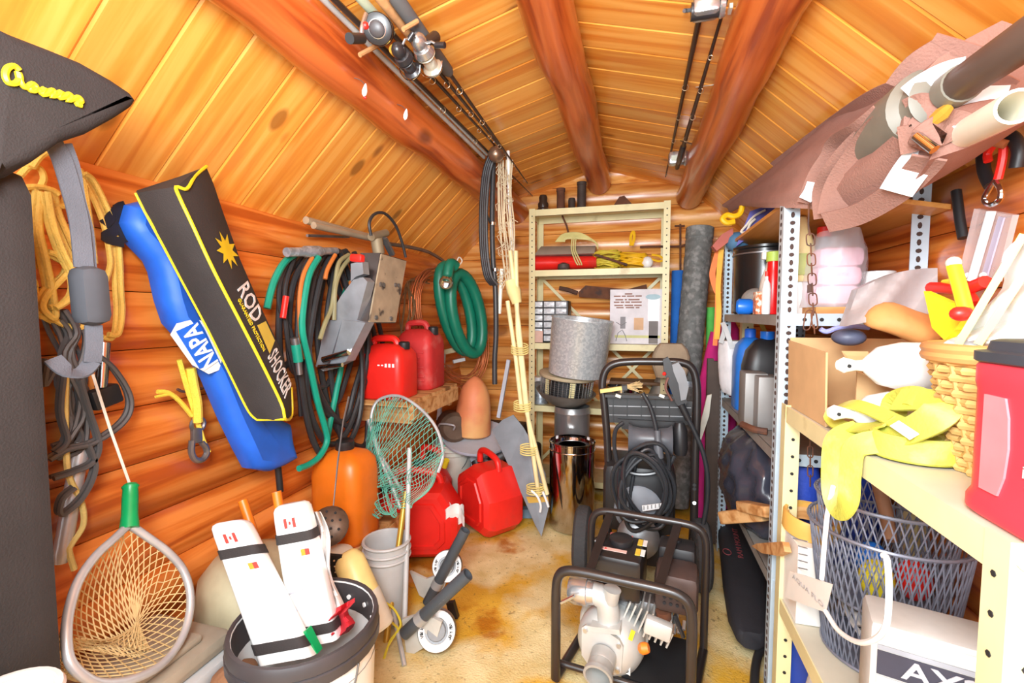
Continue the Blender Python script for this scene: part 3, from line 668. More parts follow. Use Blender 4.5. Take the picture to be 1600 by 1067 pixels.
# ---------------------------------------------------------------- copper coil and green suction hose in the corner
QY = lambda px: min(2.46 + (px - 680) * .0046, 2.95)
PQ = lambda x, y, d=0: PY(x, y, QY(x) - d)
mb = MB()
for k in range(9):
    ox, oy, s_ = rnd(-8, 8), rnd(-6, 6), rnd(.9, 1.08)
    mb.tube([PQ(700 + ox + 48 * s_ * math.cos(a) + 22 * math.sin(a), 512 + oy + 88 * s_ * math.sin(a) * .98, .0 + .006 * k) for a in [2 * math.pi * i / 36 for i in range(36)]], .0042, 6, closed=True)
obj('copper_tubing', mb, m_copper, label='coil of thin copper tubing hanging on the wall behind the green hose', cat='tubing')
mb = MB()
for k in range(7): mb.tube(spline([LP(x + rnd(-4, 4), y, .02 + .006 * k) for x, y in ((668, 425 + 3 * k), (640, 440), (628 + 3 * k, 480), (632, 540), (650, 580), (668, 600 + 4 * k))], 5), .004, 6)
obj('wire_coil', mb, mat('dull_brown_wire', rgb(124, 98, 66), .6), label='hank of dull brown wire hanging beside the copper tubing', cat='wire')
t = thing('suction_hose', PQ(715, 560, .1), 'thick green ribbed suction hose coiled on the wall', 'hose')
mb = MB()
for (cx, cy, rx, ry, ph, d) in ((712, 482, 21, 66, 15, .08), (729, 490, 22, 62, 11, .15)):
    pts = []
    for i in range(64):
        a = 2 * math.pi * i / 64; pts.append(PQ(cx + rx * math.cos(a) + ph * math.sin(a), cy + ry * math.sin(a), d))
    mb.tube(pts, [.033 + .0018 * (i % 2) for i in range(64)], 10, closed=True)
pts = spline([PQ(x, y, .24) for x, y in ((712, 416), (704, 412), (700, 424), (698, 440))], 5); mb.tube(pts, .030, 10); obj('hose', mb, mat('green_hose', rgb(14, 118, 92), .4, var=.12), t)
a, b = PQ(698, 438, .24), PQ(697, 458, .26); mb = MB(); dv = V((.25, -.8, -.35)).normalized(); mb.lathe([(.034, 0), (.037, .01), (.037, .045), (.033, .05), (.024, .05), (.023, .015), (.0, .015)], a, dv, 18); obj('coupling', mb, m_chrome, t, label='chrome hose coupling')
mb = MB(); mb.tube(spline([PQ(x, y, .2) for x, y in ((712, 414), (717, 402), (722, 408), (716, 416))], 4), .004, 6); obj('hanging_wire', mb, m_wrope, t)
# ================================================================ left side, on the floor
def bucket(name, c, r, h, m, label, rim_m=None, cat='bucket', bail=True, rimh=.0, taper=.88, n=32):
    c = V(c); t = thing(name, c, label, cat); th = .004
    rb = r * taper
    mb = MB(); mb.lathe([(rb * .96, 0), (rb, .006), (rb + (r - rb) * .6, h * .6), (r * .985, h * .86), (r * .985, h), (r * .985 - th, h), (rb - th, .01), (0, .01)], c, n=n); obj('body', mb, m, t)
    if rim_m:
        mb = MB(); mb.lathe([(r * .99, h - rimh), (r * 1.05, h - rimh + .004), (r * 1.05, h - rimh * .55), (r * 1.02, h - rimh * .5), (r * 1.04, h - rimh * .45), (r * 1.04, h - .004), (r * 1.02, h + .004), (r * .97, h + .004), (r * .95, h - .01), (r * .94, h - rimh * 1.6), (r * .985, h - rimh * 1.6)], c, n=n, cap=False); obj('rim', mb, rim_m, t)
    else:
        mb = MB()
        for z in (h - .004, h - .035, h - .06): mb.tube([c + V((r * 1.0 * math.cos(a), r * 1.0 * math.sin(a), z)) for a in [2 * math.pi * k / n for k in range(n)]], .006, 6, closed=True)
        obj('rim', mb, m, t)
    if bail:
        mb = MB(); pts = [c + V((r * 1.06 * math.cos(a), -.04 - r * .55 * math.sin(a) * .6, h * .9 - r * 1.25 * math.sin(a))) for a in [math.pi * k / 20 for k in range(21)]]
        mb.tube(pts, .0025, 6); obj('bail', mb, m_steel, t)
    return t
BC = PZ(478, 966, .436); BC.z = 0
fb_ = bucket('utility_bucket', BC, .158, .436, m_white, 'white bucket with a black rim holding white packets', rim_m=mat('black_rim', rgb(66, 62, 64), .4), rimh=.055)
for k in range(9):
    a = -.2 + .42 * k; p = BC + V((.150 * math.cos(a), .150 * math.sin(a), .40)); d_ = V((math.cos(a), math.sin(a), 0))
    obj('rim_hole', MB().cyl(p - d_ * .002, p - d_ * .006, .006, n=10), m_white, fb_)
def packet(A, B, wv, dv, w0, w1, d_, label, flagpos=.13):
    """white flat packet from the top end A to the bottom end B, wv across, dv depth"""
    t = thing('white_packet', B, label, 'packet', 'white packets in the bucket'); ax = (B - A)
    def sec(f, sc=1.0, ex=0.0):
        w_ = (w0 + (w1 - w0) * f) * sc + ex; c = A + ax * f
        return [c + wv * x + dv * y for x, y in rrect(w_, d_ * sc + ex, d_ * .3, 3)]
    mb = MB(); mb.loft([sec(0, .72), sec(.015, .9), sec(.04, .98), sec(.1), sec(.5), sec(.9), sec(1)]); obj('wrap', mb, m_white, t, ang=50)
    for f in (.24, .90):
        mb = MB(); lo = [sec(f - .035, 1, .004), sec(f + .035, 1, .004)]; mb.loft(lo, caps=False); obj('strap', mb, m_blackcl, t, label='black elastic strap')
    n = -dv.normalized()
    def fp(f, u, e=.0015): return A + ax * f + wv * u * (w0 + (w1 - w0) * f) * .5 + n * (d_ / 2 + e)
    m_fr = mat('flag_red', rgb(206, 60, 50), .7)
    for u0, u1 in ((-.32, -.16), (.16, .32)):
        mb = MB(); mb.prism([fp(flagpos - .035, u0), fp(flagpos - .035, u1), fp(flagpos + .035, u1), fp(flagpos + .035, u0)], n * .001); obj('flag_bar', mb, m_fr, t, smooth=False)
    mb = MB(); mb.prism([fp(flagpos - .012, -.05), fp(flagpos - .012, .05), fp(flagpos + .012, .05), fp(flagpos + .012, -.05)], n * .001); obj('flag_leaf', mb, m_fr, t, smooth=False)
    for u0, u1, mm in ((.3, .52, mat('label_orange', rgb(232, 150, 40), .7)), (.52, .74, m_fr)):
        mb = MB(); mb.prism([fp(.33, u0), fp(.33, u1), fp(.375, u1), fp(.375, u0)], n * .001); obj('sticker', mb, mm, t, smooth=False)
    return t, fp
Yc = BC.y
wv = (RT * .97 + V((0, 0, .18))).normalized()
A, B = PY(360, 815, Yc + .02), PY(452, 1030, Yc - .06); dv = (B - A).normalized().cross(wv).normalized(); dv = dv if dv.y > 0 else -dv
packet(A, B, wv, dv, .088, .118, .05, 'white packet leaning against the bucket rim, flag printed at its top end')
A, B = PY(456, 786, Yc + .07), PY(497, 1000, Yc + .03); dv2 = (B - A).normalized().cross(wv).normalized(); dv2 = dv2 if dv2.y > 0 else -dv2
t, fp = packet(A, B, wv, dv2, .085, .110, .05, 'white packet standing upright in the bucket beside the cloth flag')
mb = MB(); mb.prism([fp(.70, -.55), fp(.75, -.7), fp(.75, -.4)], V((0, -.001, 0))); obj('blue_mark', mb, mat('blue_print', rgb(30, 110, 190), .6), t, smooth=False)
mb = MB(); mb.prism([fp(.62, -.75), fp(.60, .05), fp(.612, .05), fp(.632, -.75)], V((0, -.001, 0))); obj('printed_line', mb, m_grey, t, smooth=False)
for (x0, y0, x1, y1, lb) in ((379, 782, 452, 1000, 'orange tipped white pole in the bucket behind the leaning packet'), (432, 768, 470, 990, 'orange tipped pole with black end in the bucket behind the upright packet')):
    t = thing('marker_pole', PY(x1, y1, Yc + .06), lb, 'pole', 'marker poles in the bucket'); a, b = PY(x0, y0, Yc + .11), PY(x1, y1, Yc + .06)
    obj('tip', MB().cyl(a, a.lerp(b, .3), .012, n=12), m_orange, t); obj('shaft', MB().cyl(a.lerp(b, .3), b, .012, n=12), m_white, t)
t = thing('cloth_flag', PY(530, 1000, Yc + .05), 'crumpled red and white cloth flag stuffed in the bucket', 'flag')
def flagf(x0, x1, y0, y1, dy, s_):
    def f(u, v):
        p = PY(x0 + (x1 - x0) * u + 6 * math.sin(v * 9 + s_), y0 + (y1 - y0) * v, Yc + dy + .022 * math.sin(u * 9 + v * 5 + s_) + .015 * math.sin(v * 13 + s_)); return p
    return f
obj('white_field', MB().sheet(lambda u, v: flagf(488 + 8 * v, 500 + 42 * v, 800, 985, .10, 0)(u, v), 10, 24, (0, .003, 0)), mat('flag_white', rgb(244, 238, 234), .8, bump=.2, bscale=40), t)
obj('red_field', MB().sheet(lambda u, v: flagf(512, 548, 955 - 20 * u, 1005 - 18 * u, .05, 1)(u, v), 12, 8, (0, .003, 0)), mat('flag_cloth_red', rgb(214, 34, 48), .8), t)
obj('red_leaf', MB().prism([PY(x, y, Yc + .05) for x, y in ((507, 976), (511, 962), (516, 958), (522, 966), (520, 974), (512, 980))], (0, .003, 0)), mat('flag_cloth_red', rgb(214, 34, 48)), t, smooth=False)
mb = MB(); mb.boxp(PY(480, 982, Yc - .03), PY(498, 1018, Yc - .03), .018, .008); obj('green_stick', mb, m_green, label='flat green plastic stick standing among the white packets', cat='stick')
# cooler, tank, sack, white bin in the near left corner
t = thing('cooler', (-1.05, .72, 0), 'blue cooler with a dirty grey lid under the landing net', 'cooler'); CX0, CX1, CY0, CY1 = -1.205, -.940, .47, .865
def cbox(z0, z1, g, bev): return MB().box(((CX0 + CX1) / 2, (CY0 + CY1) / 2, (z0 + z1) / 2), (CX1 - CX0 + g, CY1 - CY0 + g, z1 - z0), bev=bev)
obj('body', cbox(.01, .30, -.02, .02), mat('blue_cooler', rgb(46, 66, 118), .4), t); obj('rim', cbox(.295, .335, .02, .01), m_greyp, t); obj('lid', cbox(.335, .38, -.01, .02), mat('dirty_grey_lid', rgb(160, 150, 132), .6, var=.15), t)
mb = MB(); mb.box(((CX0 + CX1) / 2 + .04, .70, .39), (.12, .20, .02), bev=.008); obj('lid_handle', mb, mat('dirty_grey_lid', rgb(160, 150, 132)), t)
mb = MB(); mb.lathe([(.09, 0), (.135, .02), (.145, .06), (.145, .33), (.135, .40), (.10, .445), (.05, .465), (.02, .47), (.02, .50), (0, .50)], (-1.075, 1.045, 0), n=28)
obj('propane_tank', mb, mat('dirty_beige_tank', rgb(196, 184, 150), .6, var=.15), label='dirty beige propane tank behind the white bucket', cat='tank')
mb = MB(); mb.lathe([(.05, 0), (.058, .05), (.055, .25), (.045, .31), (.02, .33), (0, .335)], (-.885, .80, .01), n=14, sx=1.0, sy=1.1); obj('burlap_sack', mb, mat('burlap', rgb(150, 104, 72), .95, bump=.8, bscale=80), label='small brown burlap sack between the cooler and the bucket', cat='sack')
t = bucket('waste_bin', (-.84, .385, 0), .064, .615, mat('offwhite_bin', rgb(226, 214, 206), .4), 'tall white bin beside the black gear bag', cat='bin', bail=False)
# ---------------------------------------------------------------- small things behind the bucket
dY = lambda d, px: d / (math.cos(YAW) - math.sin(YAW) * math.tan(math.atan((px - 800) / F_PX) - YAW))
c = PZ(572, 958, 0); gb = bucket('grey_pail', (-.90, 1.49, 0), .085, .30, m_greyp, 'small grey pail behind the white bucket', bail=False)
mb = MB(); mb.box((-.89, 1.47, .25), (.06, .03, .02), bev=.006); obj('black_clip', mb, m_black, label='black plastic clip lying in the grey pail', cat='clip')
Yq = 1.22
t = thing('cream_jug', PY(585, 1000, Yq), 'cream plastic jug with a white base leaning by the grey pail', 'jug')
a, b = PY(540, 862, Yq + .03), PY(590, 985, Yq); ax = b - a
mb = MB(); mb.tube([a, a.lerp(b, .03), a.lerp(b, .12), a.lerp(b, .55)], [.022, .034, .048, .052], 16); obj('upper_body', mb, mat('cream_jug', rgb(244, 226, 150), .4), t)
mb = MB(); mb.tube([a.lerp(b, .55), a.lerp(b, .57), a.lerp(b, .97), b], [.0525, .054, .056, .05], 16); obj('base', mb, m_whited, t)
mb = MB(); c = PY(528, 900, 1.31); mb.lathe([(.055, -.26), (.075, -.24), (.08, -.05), (.075, .05), (.05, .09), (.02, .10), (0, .10)], c, n=18); obj('white_jug', mb, m_whited, label='dirty white plastic jug behind the cream jug', cat='jug')
t = thing('black_grip', PY(522, 915, 1.215), 'black perforated plastic grip plate leaning on the white jug', 'grip plate')
gp = lambda x, y, d=0: PY(x, y, 1.215 - d)
obj('plate', MB().prism([gp(x, y) for x, y in ((506, 872), (512, 867), (532, 869), (538, 876), (541, 918), (520, 922), (510, 900))], (0, .012, 0)), m_black, t, smooth=False)
for i in range(5):
    for j in range(3): obj('hole', MB().cyl(gp(514 + 8 * j + 2 * i * .5, 876 + 9 * i, .0), gp(514 + 8 * j + i, 876 + 9 * i, .002), .0028, n=6), mat('brass_dot', rgb(190, 160, 110), .5), t)
mb = MB(); c = PY(513, 822, 1.30); ax = V((.25, -.75, .6)).normalized(); t = thing('strainer', c, 'rusty perforated metal strainer lying on the white jug', 'strainer')
mb.lathe([(.066, -.012), (.068, 0), (.056, .014), (.03, .022), (0, .024)], c, ax, 24); obj('dish', mb, mat('rusty_strainer', rgb(120, 100, 84), .5, .5, var=.3, col2=rgb(66, 54, 48), c2scale=14), t)
u_, w_ = frame(ax)
for k in range(14):
    rr, a = (.022, k * 1.26) if k < 5 else (.045, k * .70); q = c + (u_ * math.cos(a) + w_ * math.sin(a)) * rr + ax * (.0245 if rr < .03 else .0195)
    obj('hole', MB().cyl(q - ax * .002, q + ax * .001, .0045, n=7), m_ink, t)
mb = MB(); mb.tube(spline([PY(x, y, 1.24) for x, y in ((490, 832), (498, 824), (512, 830), (508, 842), (498, 846))], 4), .003, 6); obj('yellow_loop', mb, m_prope, label='loop of pale yellow cord on the white jug', cat='cord')
mb = MB(); mb.lathe([(.07, 0), (.075, .01), (.075, .35), (.06, .37), (0, .37)], PZ(420, 1000, 0) + V((-.16, .25, 0)), n=20); obj('beige_canister', mb, m_whited, label='dirty beige canister behind the marker poles', cat='canister')
# ---------------------------------------------------------------- orange jug on a wooden crate
t = thing('wooden_crate', (-1.07, 1.55, 0), 'rough wooden crate under the orange jug', 'crate')
for k in range(3): obj('slat', MB().box((-1.105, 1.41, .045 + .085 * k), (.21, .015, .075)), m_wood, t, smooth=False)
for k in range(3): obj('slat', MB().box((-1.0, 1.58, .045 + .085 * k), (.015, .36, .075)), m_wood, t, smooth=False)
obj('top_board', MB().box((-1.105, 1.58, .262), (.22, .37, .015)), m_wood, t, smooth=False)
mb = MB(); mb.prism([PY(x, y, 1.66) for x, y in ((566, 740), (578, 735), (592, 812), (574, 828), (562, 800))], (.0, .02, 0)); obj('split_board', mb, m_wood, label='splintered board standing beside the orange jug', cat='board', smooth=False)
t = thing('orange_jug', (-1.10, 1.52, .27), 'orange plastic jug with a dark cap under the hoses', 'jug')
mb = MB(); lo = []
for z, s_ in ((.0, .9), (.02, 1), (.26, 1.0), (.31, .94), (.34, .7), (.352, .36), (.356, .22)): lo.append([V((-1.095, 1.52, .27 + z)) + V((x, y, 0)) for x, y in [(p[0] * s_, p[1] * s_) for p in rrect(.215, .19, .05, 4)]])
mb.loft(lo); obj('body', mb, m_orange, t, ang=60); mb = MB(); mb.lathe([(.034, .35), (.036, .355), (.036, .385), (.028, .39)], (-1.095, 1.52, .27), n=16); obj('cap', mb, m_black, t)
# ---------------------------------------------------------------- small landing net with teal mesh
t = thing('dip_net', PZ(603, 1020, 0), 'landing net with teal mesh and a gold aluminium handle leaning by the red cans', 'net')
nz = lambda x, y, d=0: PY(x, y, 1.37 + (1020 - y) * .00095 - d)
hz = [(430, 810), (350, 680), (262, 520), (200, 330), (198, 220), (240, 130), (330, 90), (420, 95), (520, 150), (620, 240), (690, 340), (730, 460), (735, 560), (700, 670)]
hq = [(540 + x / 4.85, 600 + y / 4.85) for x, y in hz]; hp2 = spline([nz(*q) for q in hq], 5)
obj('hoop', MB().tube(hp2, .0065, 8), m_alu, t); obj('side_bar', MB().tube([nz(576, 656), nz(592, 712), nz(611, 755), nz(626, 795)], .009, 8), m_alu, t)
obj('handle', MB().cyl(nz(634, 768), nz(601, 1020), .0115, n=12), m_gold, t, label='gold anodised handle'); obj('brace_tube', MB().tube([nz(640, 700, .02), nz(638, 770, .02), nz(632, 972, .03)], .0095, 10), m_greyp, t)
obj('cross_arm', MB().cyl(nz(614, 952, .03), nz(632, 1040, .06), .008, n=10), m_alu, t)
mb = MB(); nu, nv = 46, 20
def netq(a, s_):
    i = a * (len(hp2) - 1); k = int(i); q = hp2[k].lerp(hp2[min(k + 1, len(hp2) - 1)], i - k)
    bot = nz(588 + 32 * math.cos(6.28 * a), 785 + 24 * math.sin(6.28 * a), .03); p = q.lerp(bot, s_); p.z -= .06 * math.sin(math.pi * s_); p.y -= .04 * math.sin(math.pi * s_) - .012 * math.sin(a * 40 + s_ * 9); p.x += .012 * math.sin(a * 31 + s_ * 12); return p
for i in range(nu):
    for dr in (-1, 1):
        pts = [netq(min(max((i + dr * j * .5) / nu, 0), 1), j / nv) for j in range(nv + 1)]; mb.tube(pts, .0013, 3, caps=False)
obj('netting', mb, mat('teal_twine', rgb(96, 178, 156), .8), t, kind='stuff')
mb = MB(); mb.tube(spline([nz(x, y, .05) for x, y in ((600, 940), (616, 952), (626, 974), (618, 990), (606, 1010), (596, 1040), (588, 1066))], 5), .004, 6); mb.tube(spline([nz(x, y, .05) for x, y in ((604, 966), (614, 974), (622, 985), (610, 1000), (600, 1030))], 5), .004, 6)
obj('tied_string', mb, mat('lemon_cord', rgb(226, 206, 60), .6), label='thin yellow cord tied round the net handle', cat='string')
mb = MB(); mb.tube([LP(545, 620, .2), LP(536, 660, .22), LP(528, 720, .25), LP(521, 790, .28)], [.004, .003, .003, .002], 6); obj('thin_steel_rod', mb, m_steel, label='thin steel rod hanging beside the black hoses', cat='rod')
# ---------------------------------------------------------------- red gas cans on the carpet
def gascan(c, rotz, label, w_=.32, d_=.24, h_=.30):
    M = Matrix.Translation(V(c)) @ Matrix.Rotation(rotz, 4, 'Z'); t = thing('gas_can', c, label, 'fuel can', 'red gas cans on the carpet')
    oct_ = [(-w_ / 2, .04), (-w_ / 2 + .04, 0), (w_ / 2 - .05, 0), (w_ / 2, .05), (w_ / 2, h_ * .58), (w_ / 2 - .08, h_ * .98), (-w_ / 2 + .12, h_), (-w_ / 2, h_ * .78)]
    mb = MB(M); lo = []
    for y, s_ in ((-d_ / 2, .80), (-d_ / 2 + .02, .93), (-d_ / 2 + .05, 1), (d_ / 2 - .05, 1), (d_ / 2 - .02, .93), (d_ / 2, .8)): lo.append([(x * s_, y, h_ / 2 + (z - h_ / 2) * s_) for x, z in oct_])
    mb.loft(lo); obj('body', mb, m_red, t, ang=25)
    mb = MB(M); mb.loft([[(x * k, y, h_ / 2 + (z - h_ / 2) * k) for x, z in oct_] for y, k in ((-d_ / 2 + .004, .68), (-d_ / 2 - .008, .64), (-d_ / 2 - .008, .55), (-d_ / 2 + .004, .52))], caps=False); obj('side_rib', mb, m_red, t, ang=25)
    mb = MB(M); mb.tube(spline([(-w_ * .3, 0, h_ * .96), (-w_ * .28, 0, h_ * 1.13), (-.03, 0, h_ * 1.17), (w_ * .2, 0, h_ * 1.1), (w_ * .26, 0, h_ * .94)], 5), .017, 10); obj('handle', mb, m_red, t)
    mb = MB(M); mb.lathe([(.030, 0), (.030, .03), (.022, .034)], (-w_ * .38, 0, h_ * .86), (-.5, 0, .86), 16); obj('cap', mb, m_black, t)
    return t, M
gascan((-1.0, 1.965, .012), R(18), 'wide red gas can behind the net handle, black cap towards the wall', .40, .26, .33)
gb2, M = gascan((-.745, 2.275, .012), R(-38), 'red gas can with a white cloth tied on its handle', .32, .25, .34)
mb = MB(); c = PY(705, 797, 1.93)
for k in range(4): mb.sheet(lambda u, v, k=k: c + V(((u - .5) * .11 + .01 * k, -.01 * k + .02 * math.sin(u * 8 + k), (v - .5) * .05 + .03 * math.sin(u * 4 + 2 * k) - .012)), 10, 5, (0, .002, 0))
obj('white_rag', mb, mat('white_rag', rgb(240, 236, 232), .9), label='white rag tied between the red gas cans', cat='rag')
t, M = gascan((-1.10, 2.32, .012), R(4), 'dark red fuel tank behind the teal net', .20, .17, .33)
obj('yellow_valve', MB().cyl((-1.02, 2.30, .30), (-1.0, 2.29, .345), .016), m_yellow, t)
# ---------------------------------------------------------------- white pail with rusty motor housing
pb_ = bucket('white_pail', (-1.09, 2.585, 0), .118, .36, m_whited, 'white plastic pail behind the red gas cans')
MH = V((-.03, -.10, 0)); t = thing('motor_housing', (-1.09, 2.58, .372), 'rusty brown cylindrical motor housing resting on the white pail', 'motor')
mb = MB(); mb.lathe([(.03, -.12), (.085, -.11), (.09, -.1), (.09, .08), (.07, .1), (.0, .1)], (-1.085, 2.575, .462), V((.5, -.8, .1)), 24); obj('drum', mb, mat('rusty_brown', rgb(108, 88, 72), .7, .3, var=.3), t)
obj('handle', MB().tube(spline([V(p) + MH for p in ((-1.0, 2.56, .47), (-.99, 2.54, .50), (-1.07, 2.54, .505), (-1.10, 2.57, .48))], 4), .006, 8), m_alu, t)
# ---------------------------------------------------------------- downriggers
def downrigger(Yd, wheel, tubea, tubeb, plate, R_, label):
    q = lambda x, y, d=0: PY(x, y, Yd - d); t = thing('downrigger', q(*wheel), label, 'downrigger', 'downriggers on the carpet')
    c = q(*wheel); ax = V((.25, -.9, .42)).normalized()
    obj('spool', MB().lathe([(R_, -.014), (R_, .012), (R_ * .96, .015), (0, .012)], c, ax, 32), m_steel, t)
    obj('face_ring', MB().lathe([(R_ * .97, .0152), (R_ * .95, .018), (R_ * .62, .018), (R_ * .60, .0152)], c, ax, 32, cap=False), m_white, t)
    obj('hub', MB().lathe([(R_ * .5, .015), (R_ * .45, .022), (0, .022)], c, ax, 20), mat('spool_grey', rgb(140, 144, 148), .5, bump=.4, bscale=60), t)
    u, w_ = frame(ax)
    if u.x < 0: u = -u
    w_ = ax.cross(u)
    for a0 in (-.9, 2.2):
        for k, ch in enumerate('Walker'):
            a = a0 - .17 * k + 1.3; rad = u * math.cos(a) + w_ * math.sin(a); tg = rad.cross(ax)
            text('lettering', ch, t, c + rad * R_ * .68 + ax * .0185 - tg * R_ * .06, tg, rad, R_ * .16, m_ink, extr=.0003, bold=.02)
    obj('side_plate', MB().prism([q(x, y, .025) for x, y in plate], (0, .012, 0)), mat('plate_cream', rgb(206, 204, 196), .5), t, smooth=False)
    a, b = q(*tubea, .05), q(*tubeb, .02); d_ = (b - a)
    obj('rod_holder', MB().lathe([(.0, .0), (.021, 0), (.021, d_.length), (.017, d_.length), (.016, d_.length * .4), (0, d_.length * .4)], a, d_, 18, cap=False), mat('dark_tube', rgb(74, 80, 86), .45), t)
    obj('clamp', MB().lathe([(.023, 0), (.023, .03)], a.lerp(b, .22), d_, 18), m_alu, t)
    if Yd < 1.5: text('lettering', 'WALKER', t, a.lerp(b, .45) + V((.01, -.019, .004)), d_, V((0, .3, 1)), .012, m_wt)
    return t
downrigger(1.64, (699, 884), (668, 942), (727, 828), ((640, 893), (665, 905), (706, 890), (690, 925), (668, 938), (655, 930)), .060, 'downrigger with dark rod tube tilted against the red gas can')
downrigger(1.38, (683, 984), (632, 990), (731, 897), ((628, 968), (660, 958), (690, 972), (682, 1000), (662, 1012), (636, 1028)), .066, 'downrigger lying flat on the carpet, lettered white spool ring')
mb = MB(); mb.boxp(PY(704, 940, 1.55), PY(711, 965, 1.55), .02, .03); obj('black_block', mb, m_black, label='small black block wedged beside the front downrigger', cat='block')
# ---------------------------------------------------------------- orange float on a grey metal stand
m_stand = mat('light_grey_paint', rgb(204, 210, 222), .5, var=.08); SY = 2.62; sp = lambda x, y, d=0: PY(x, y, SY - d)
t = thing('grey_stand', sp(740, 775), 'grey painted metal stand with a round plate and upright tubes', 'stand')
pc = sp(745, 682); ax = V((.12, -.22, .97)).normalized()
obj('plate', MB().lathe([(.0, -.012), (.21, -.012), (.215, 0), (.215, .008), (.19, .004), (0, .004)], pc, ax, 36), m_stand, t)
obj('upright', MB().boxp(sp(685, 668), sp(693, 552), .022, .022), m_stand, t, smooth=False); obj('upright', MB().boxp(sp(779, 652, -.1), sp(795, 562, -.1), .022, .022), m_stand, t, smooth=False)
obj('strut', MB().boxp(sp(742, 690), sp(741, 779), .036, .036), m_stand, t, smooth=False); obj('quadrant', MB().prism([sp(x, y, .03) for x, y in ((716, 690), (742, 692), (738, 706), (718, 712), (713, 702))], (0, .02, 0)), m_stand, t, smooth=False)
obj('cross_bar', MB().boxp(sp(680, 553, .02), sp(722, 544, -.05), .02, .03), mat('tan_bar', rgb(186, 172, 130), .6), t, smooth=False); obj('cross_bar', MB().boxp(sp(708, 565, .0), sp(726, 561, -.05), .02, .02), m_greyp, t, smooth=False)
obj('brace', MB().boxp(sp(770, 690), sp(762, 712), .012, .012), m_stand, t, smooth=False); obj('lug', MB().boxp(sp(728, 717, .02), sp(748, 715, .02), .02, .02), m_stand, t, smooth=False)
fcn = pc + ax * .012 - V((.03, 0, 0)); ax2 = V((.06, 0, 1)).normalized()
m_float = mat('faded_orange_float', rgb(230, 138, 92), .55, var=.06, col2=rgb(238, 190, 120), c2lo=.42, c2hi=.7, c2scale=4)
obj('orange_float', MB().lathe([(.10, 0), (.113, .01), (.112, .08), (.104, .18), (.093, .25), (.075, .30), (.045, .34), (.015, .362), (0, .365)], fcn, ax2, 28), m_float, label='faded orange tapered float standing on the grey round plate', cat='float')
# dark machinery under and beside the stand
t = thing('black_outboard_part', (-.70, 2.72, 0), 'black oily engine part with bars beside the grey stand', 'engine part')
mq = lambda x, y, d=0: PY(x, y, 2.62 - d)
obj('block', MB().box((-.70, 2.76, .17), (.26, .10, .34), bev=.02), mat('oily_black', rgb(46, 44, 44), .5, .2, var=.3), t)
obj('bar', MB().boxp(mq(758, 752, .1), mq(808, 726, .08), .03, .045), mat('grey_bar', rgb(128, 130, 134), .5, .3), t, smooth=False); obj('bar', MB().boxp(mq(785, 790, .1), mq(830, 765, .08), .03, .04), mat('dark_bar', rgb(74, 78, 84), .5, .3), t, smooth=False)
obj('cylinder', MB().cyl(mq(744, 762, .1), mq(762, 716, .06), .05), m_steel, t); obj('cylinder', MB().cyl(mq(768, 722, .1), mq(790, 708, .04), .03), m_steel, t); obj('drum', MB().cyl(mq(744, 733, .08), mq(762, 700, .06), .03), m_greyp, t)
obj('black_tote', MB().box((-.90, 2.96, .20), (.36, .22, .40), bev=.02), mat('dark_tote', rgb(58, 58, 60), .6), label='dark plastic tote behind the grey stand', cat='tote')
mb = MB(); mb.boxp(PZ(806, 800, .03), PZ(842, 800, .03), .05, .05); obj('blue_bar', mb, mat('blue_grey_bar', rgb(110, 134, 152), .5, var=.2), label='chipped blue grey bar lying on the carpet behind the blade', cat='bar', smooth=False)
# ---------------------------------------------------------------- grey blade with a bundle of rods
by = lambda y, d=0: 2.20 + (838 - y) * .0009 - d
bn = lambda x, y, d=0: PY(x, y, 2.24 - d)
bd = lambda x, y, d=0: PY(x, y, by(y, d))
t = thing('steel_cutter', PZ(845, 838, 0), 'long pointed grey steel blade leaning on the back shelving', 'blade')
mb = MB(); mb.prism([bd(x, y) for x, y in ((769, 672), (785, 656), (802, 648), (818, 668), (836, 700), (852, 740), (858, 790), (846, 838), (836, 820), (815, 772), (795, 728))], (0, .006, 0)); obj('sheet', mb, mat('dull_grey_sheet', rgb(128, 132, 138), .5, .3, var=.12), t, smooth=False)
obj('edge_strip', MB().prism([bd(x, y, .004) for x, y in ((822, 776), (856, 776), (857, 784), (826, 786))], (0, .004, 0)), m_gold, t, smooth=False)
t = thing('folded_seine', bn(845, 770, .05), 'folded net rolled on cream rods, lashed with cord, hanging from the purlin', 'net')
rods = [((797, 392), (812, 520), (826, 660), (842, 775)), ((806, 392), (809, 520), (822, 640), (855, 772)), ((793, 470), (806, 560), (815, 640))]
for k, r_ in enumerate(rods): obj('rod', MB().tube([bn(x, y, .07) for x, y in r_], .011, 10), mat('cream_rod', rgb(236, 218, 164), .5), t)
obj('white_rod', MB().tube([bn(x, y, .05) for x, y in ((794, 236), (796, 320), (802, 400), (808, 470))], .008, 8), m_white, t); obj('white_rod', MB().tube([bn(x, y, .05) for x, y in ((784, 420), (780, 490))], .010, 8), m_whited, t)
mb = MB()
for k in range(9): mb.tube(spline([bn(778 + k * 2.6 + rnd(-2, 2), 250, .05), bn(780 + k * 2.4 + rnd(-3, 3), 300, .06), bn(782 + k * 2.4 + rnd(-3, 3), 350, .06), bn(786 + k * 2 + rnd(-3, 3), 400, .06), bn(792 + k, 450, .06)], 6), .0035, 5)
for k in range(60): 
    x, y = rnd(778, 802), rnd(252, 440); mb.tube([bn(x, y, .07), bn(x + rnd(-7, 7), y + rnd(2, 9), .075), bn(x + rnd(-9, 9), y + rnd(9, 16), .07)], .0018, 4)
obj('netting', mb, mat('pale_netting', rgb(206, 190, 158), .9), t, kind='stuff')
obj('wrap', MB().tube([bn(798, 438, .06), bn(803, 455, .06), bn(808, 474, .06)], [.03, .036, .024], 10), mat('pale_wrap', rgb(232, 214, 150), .8), t)
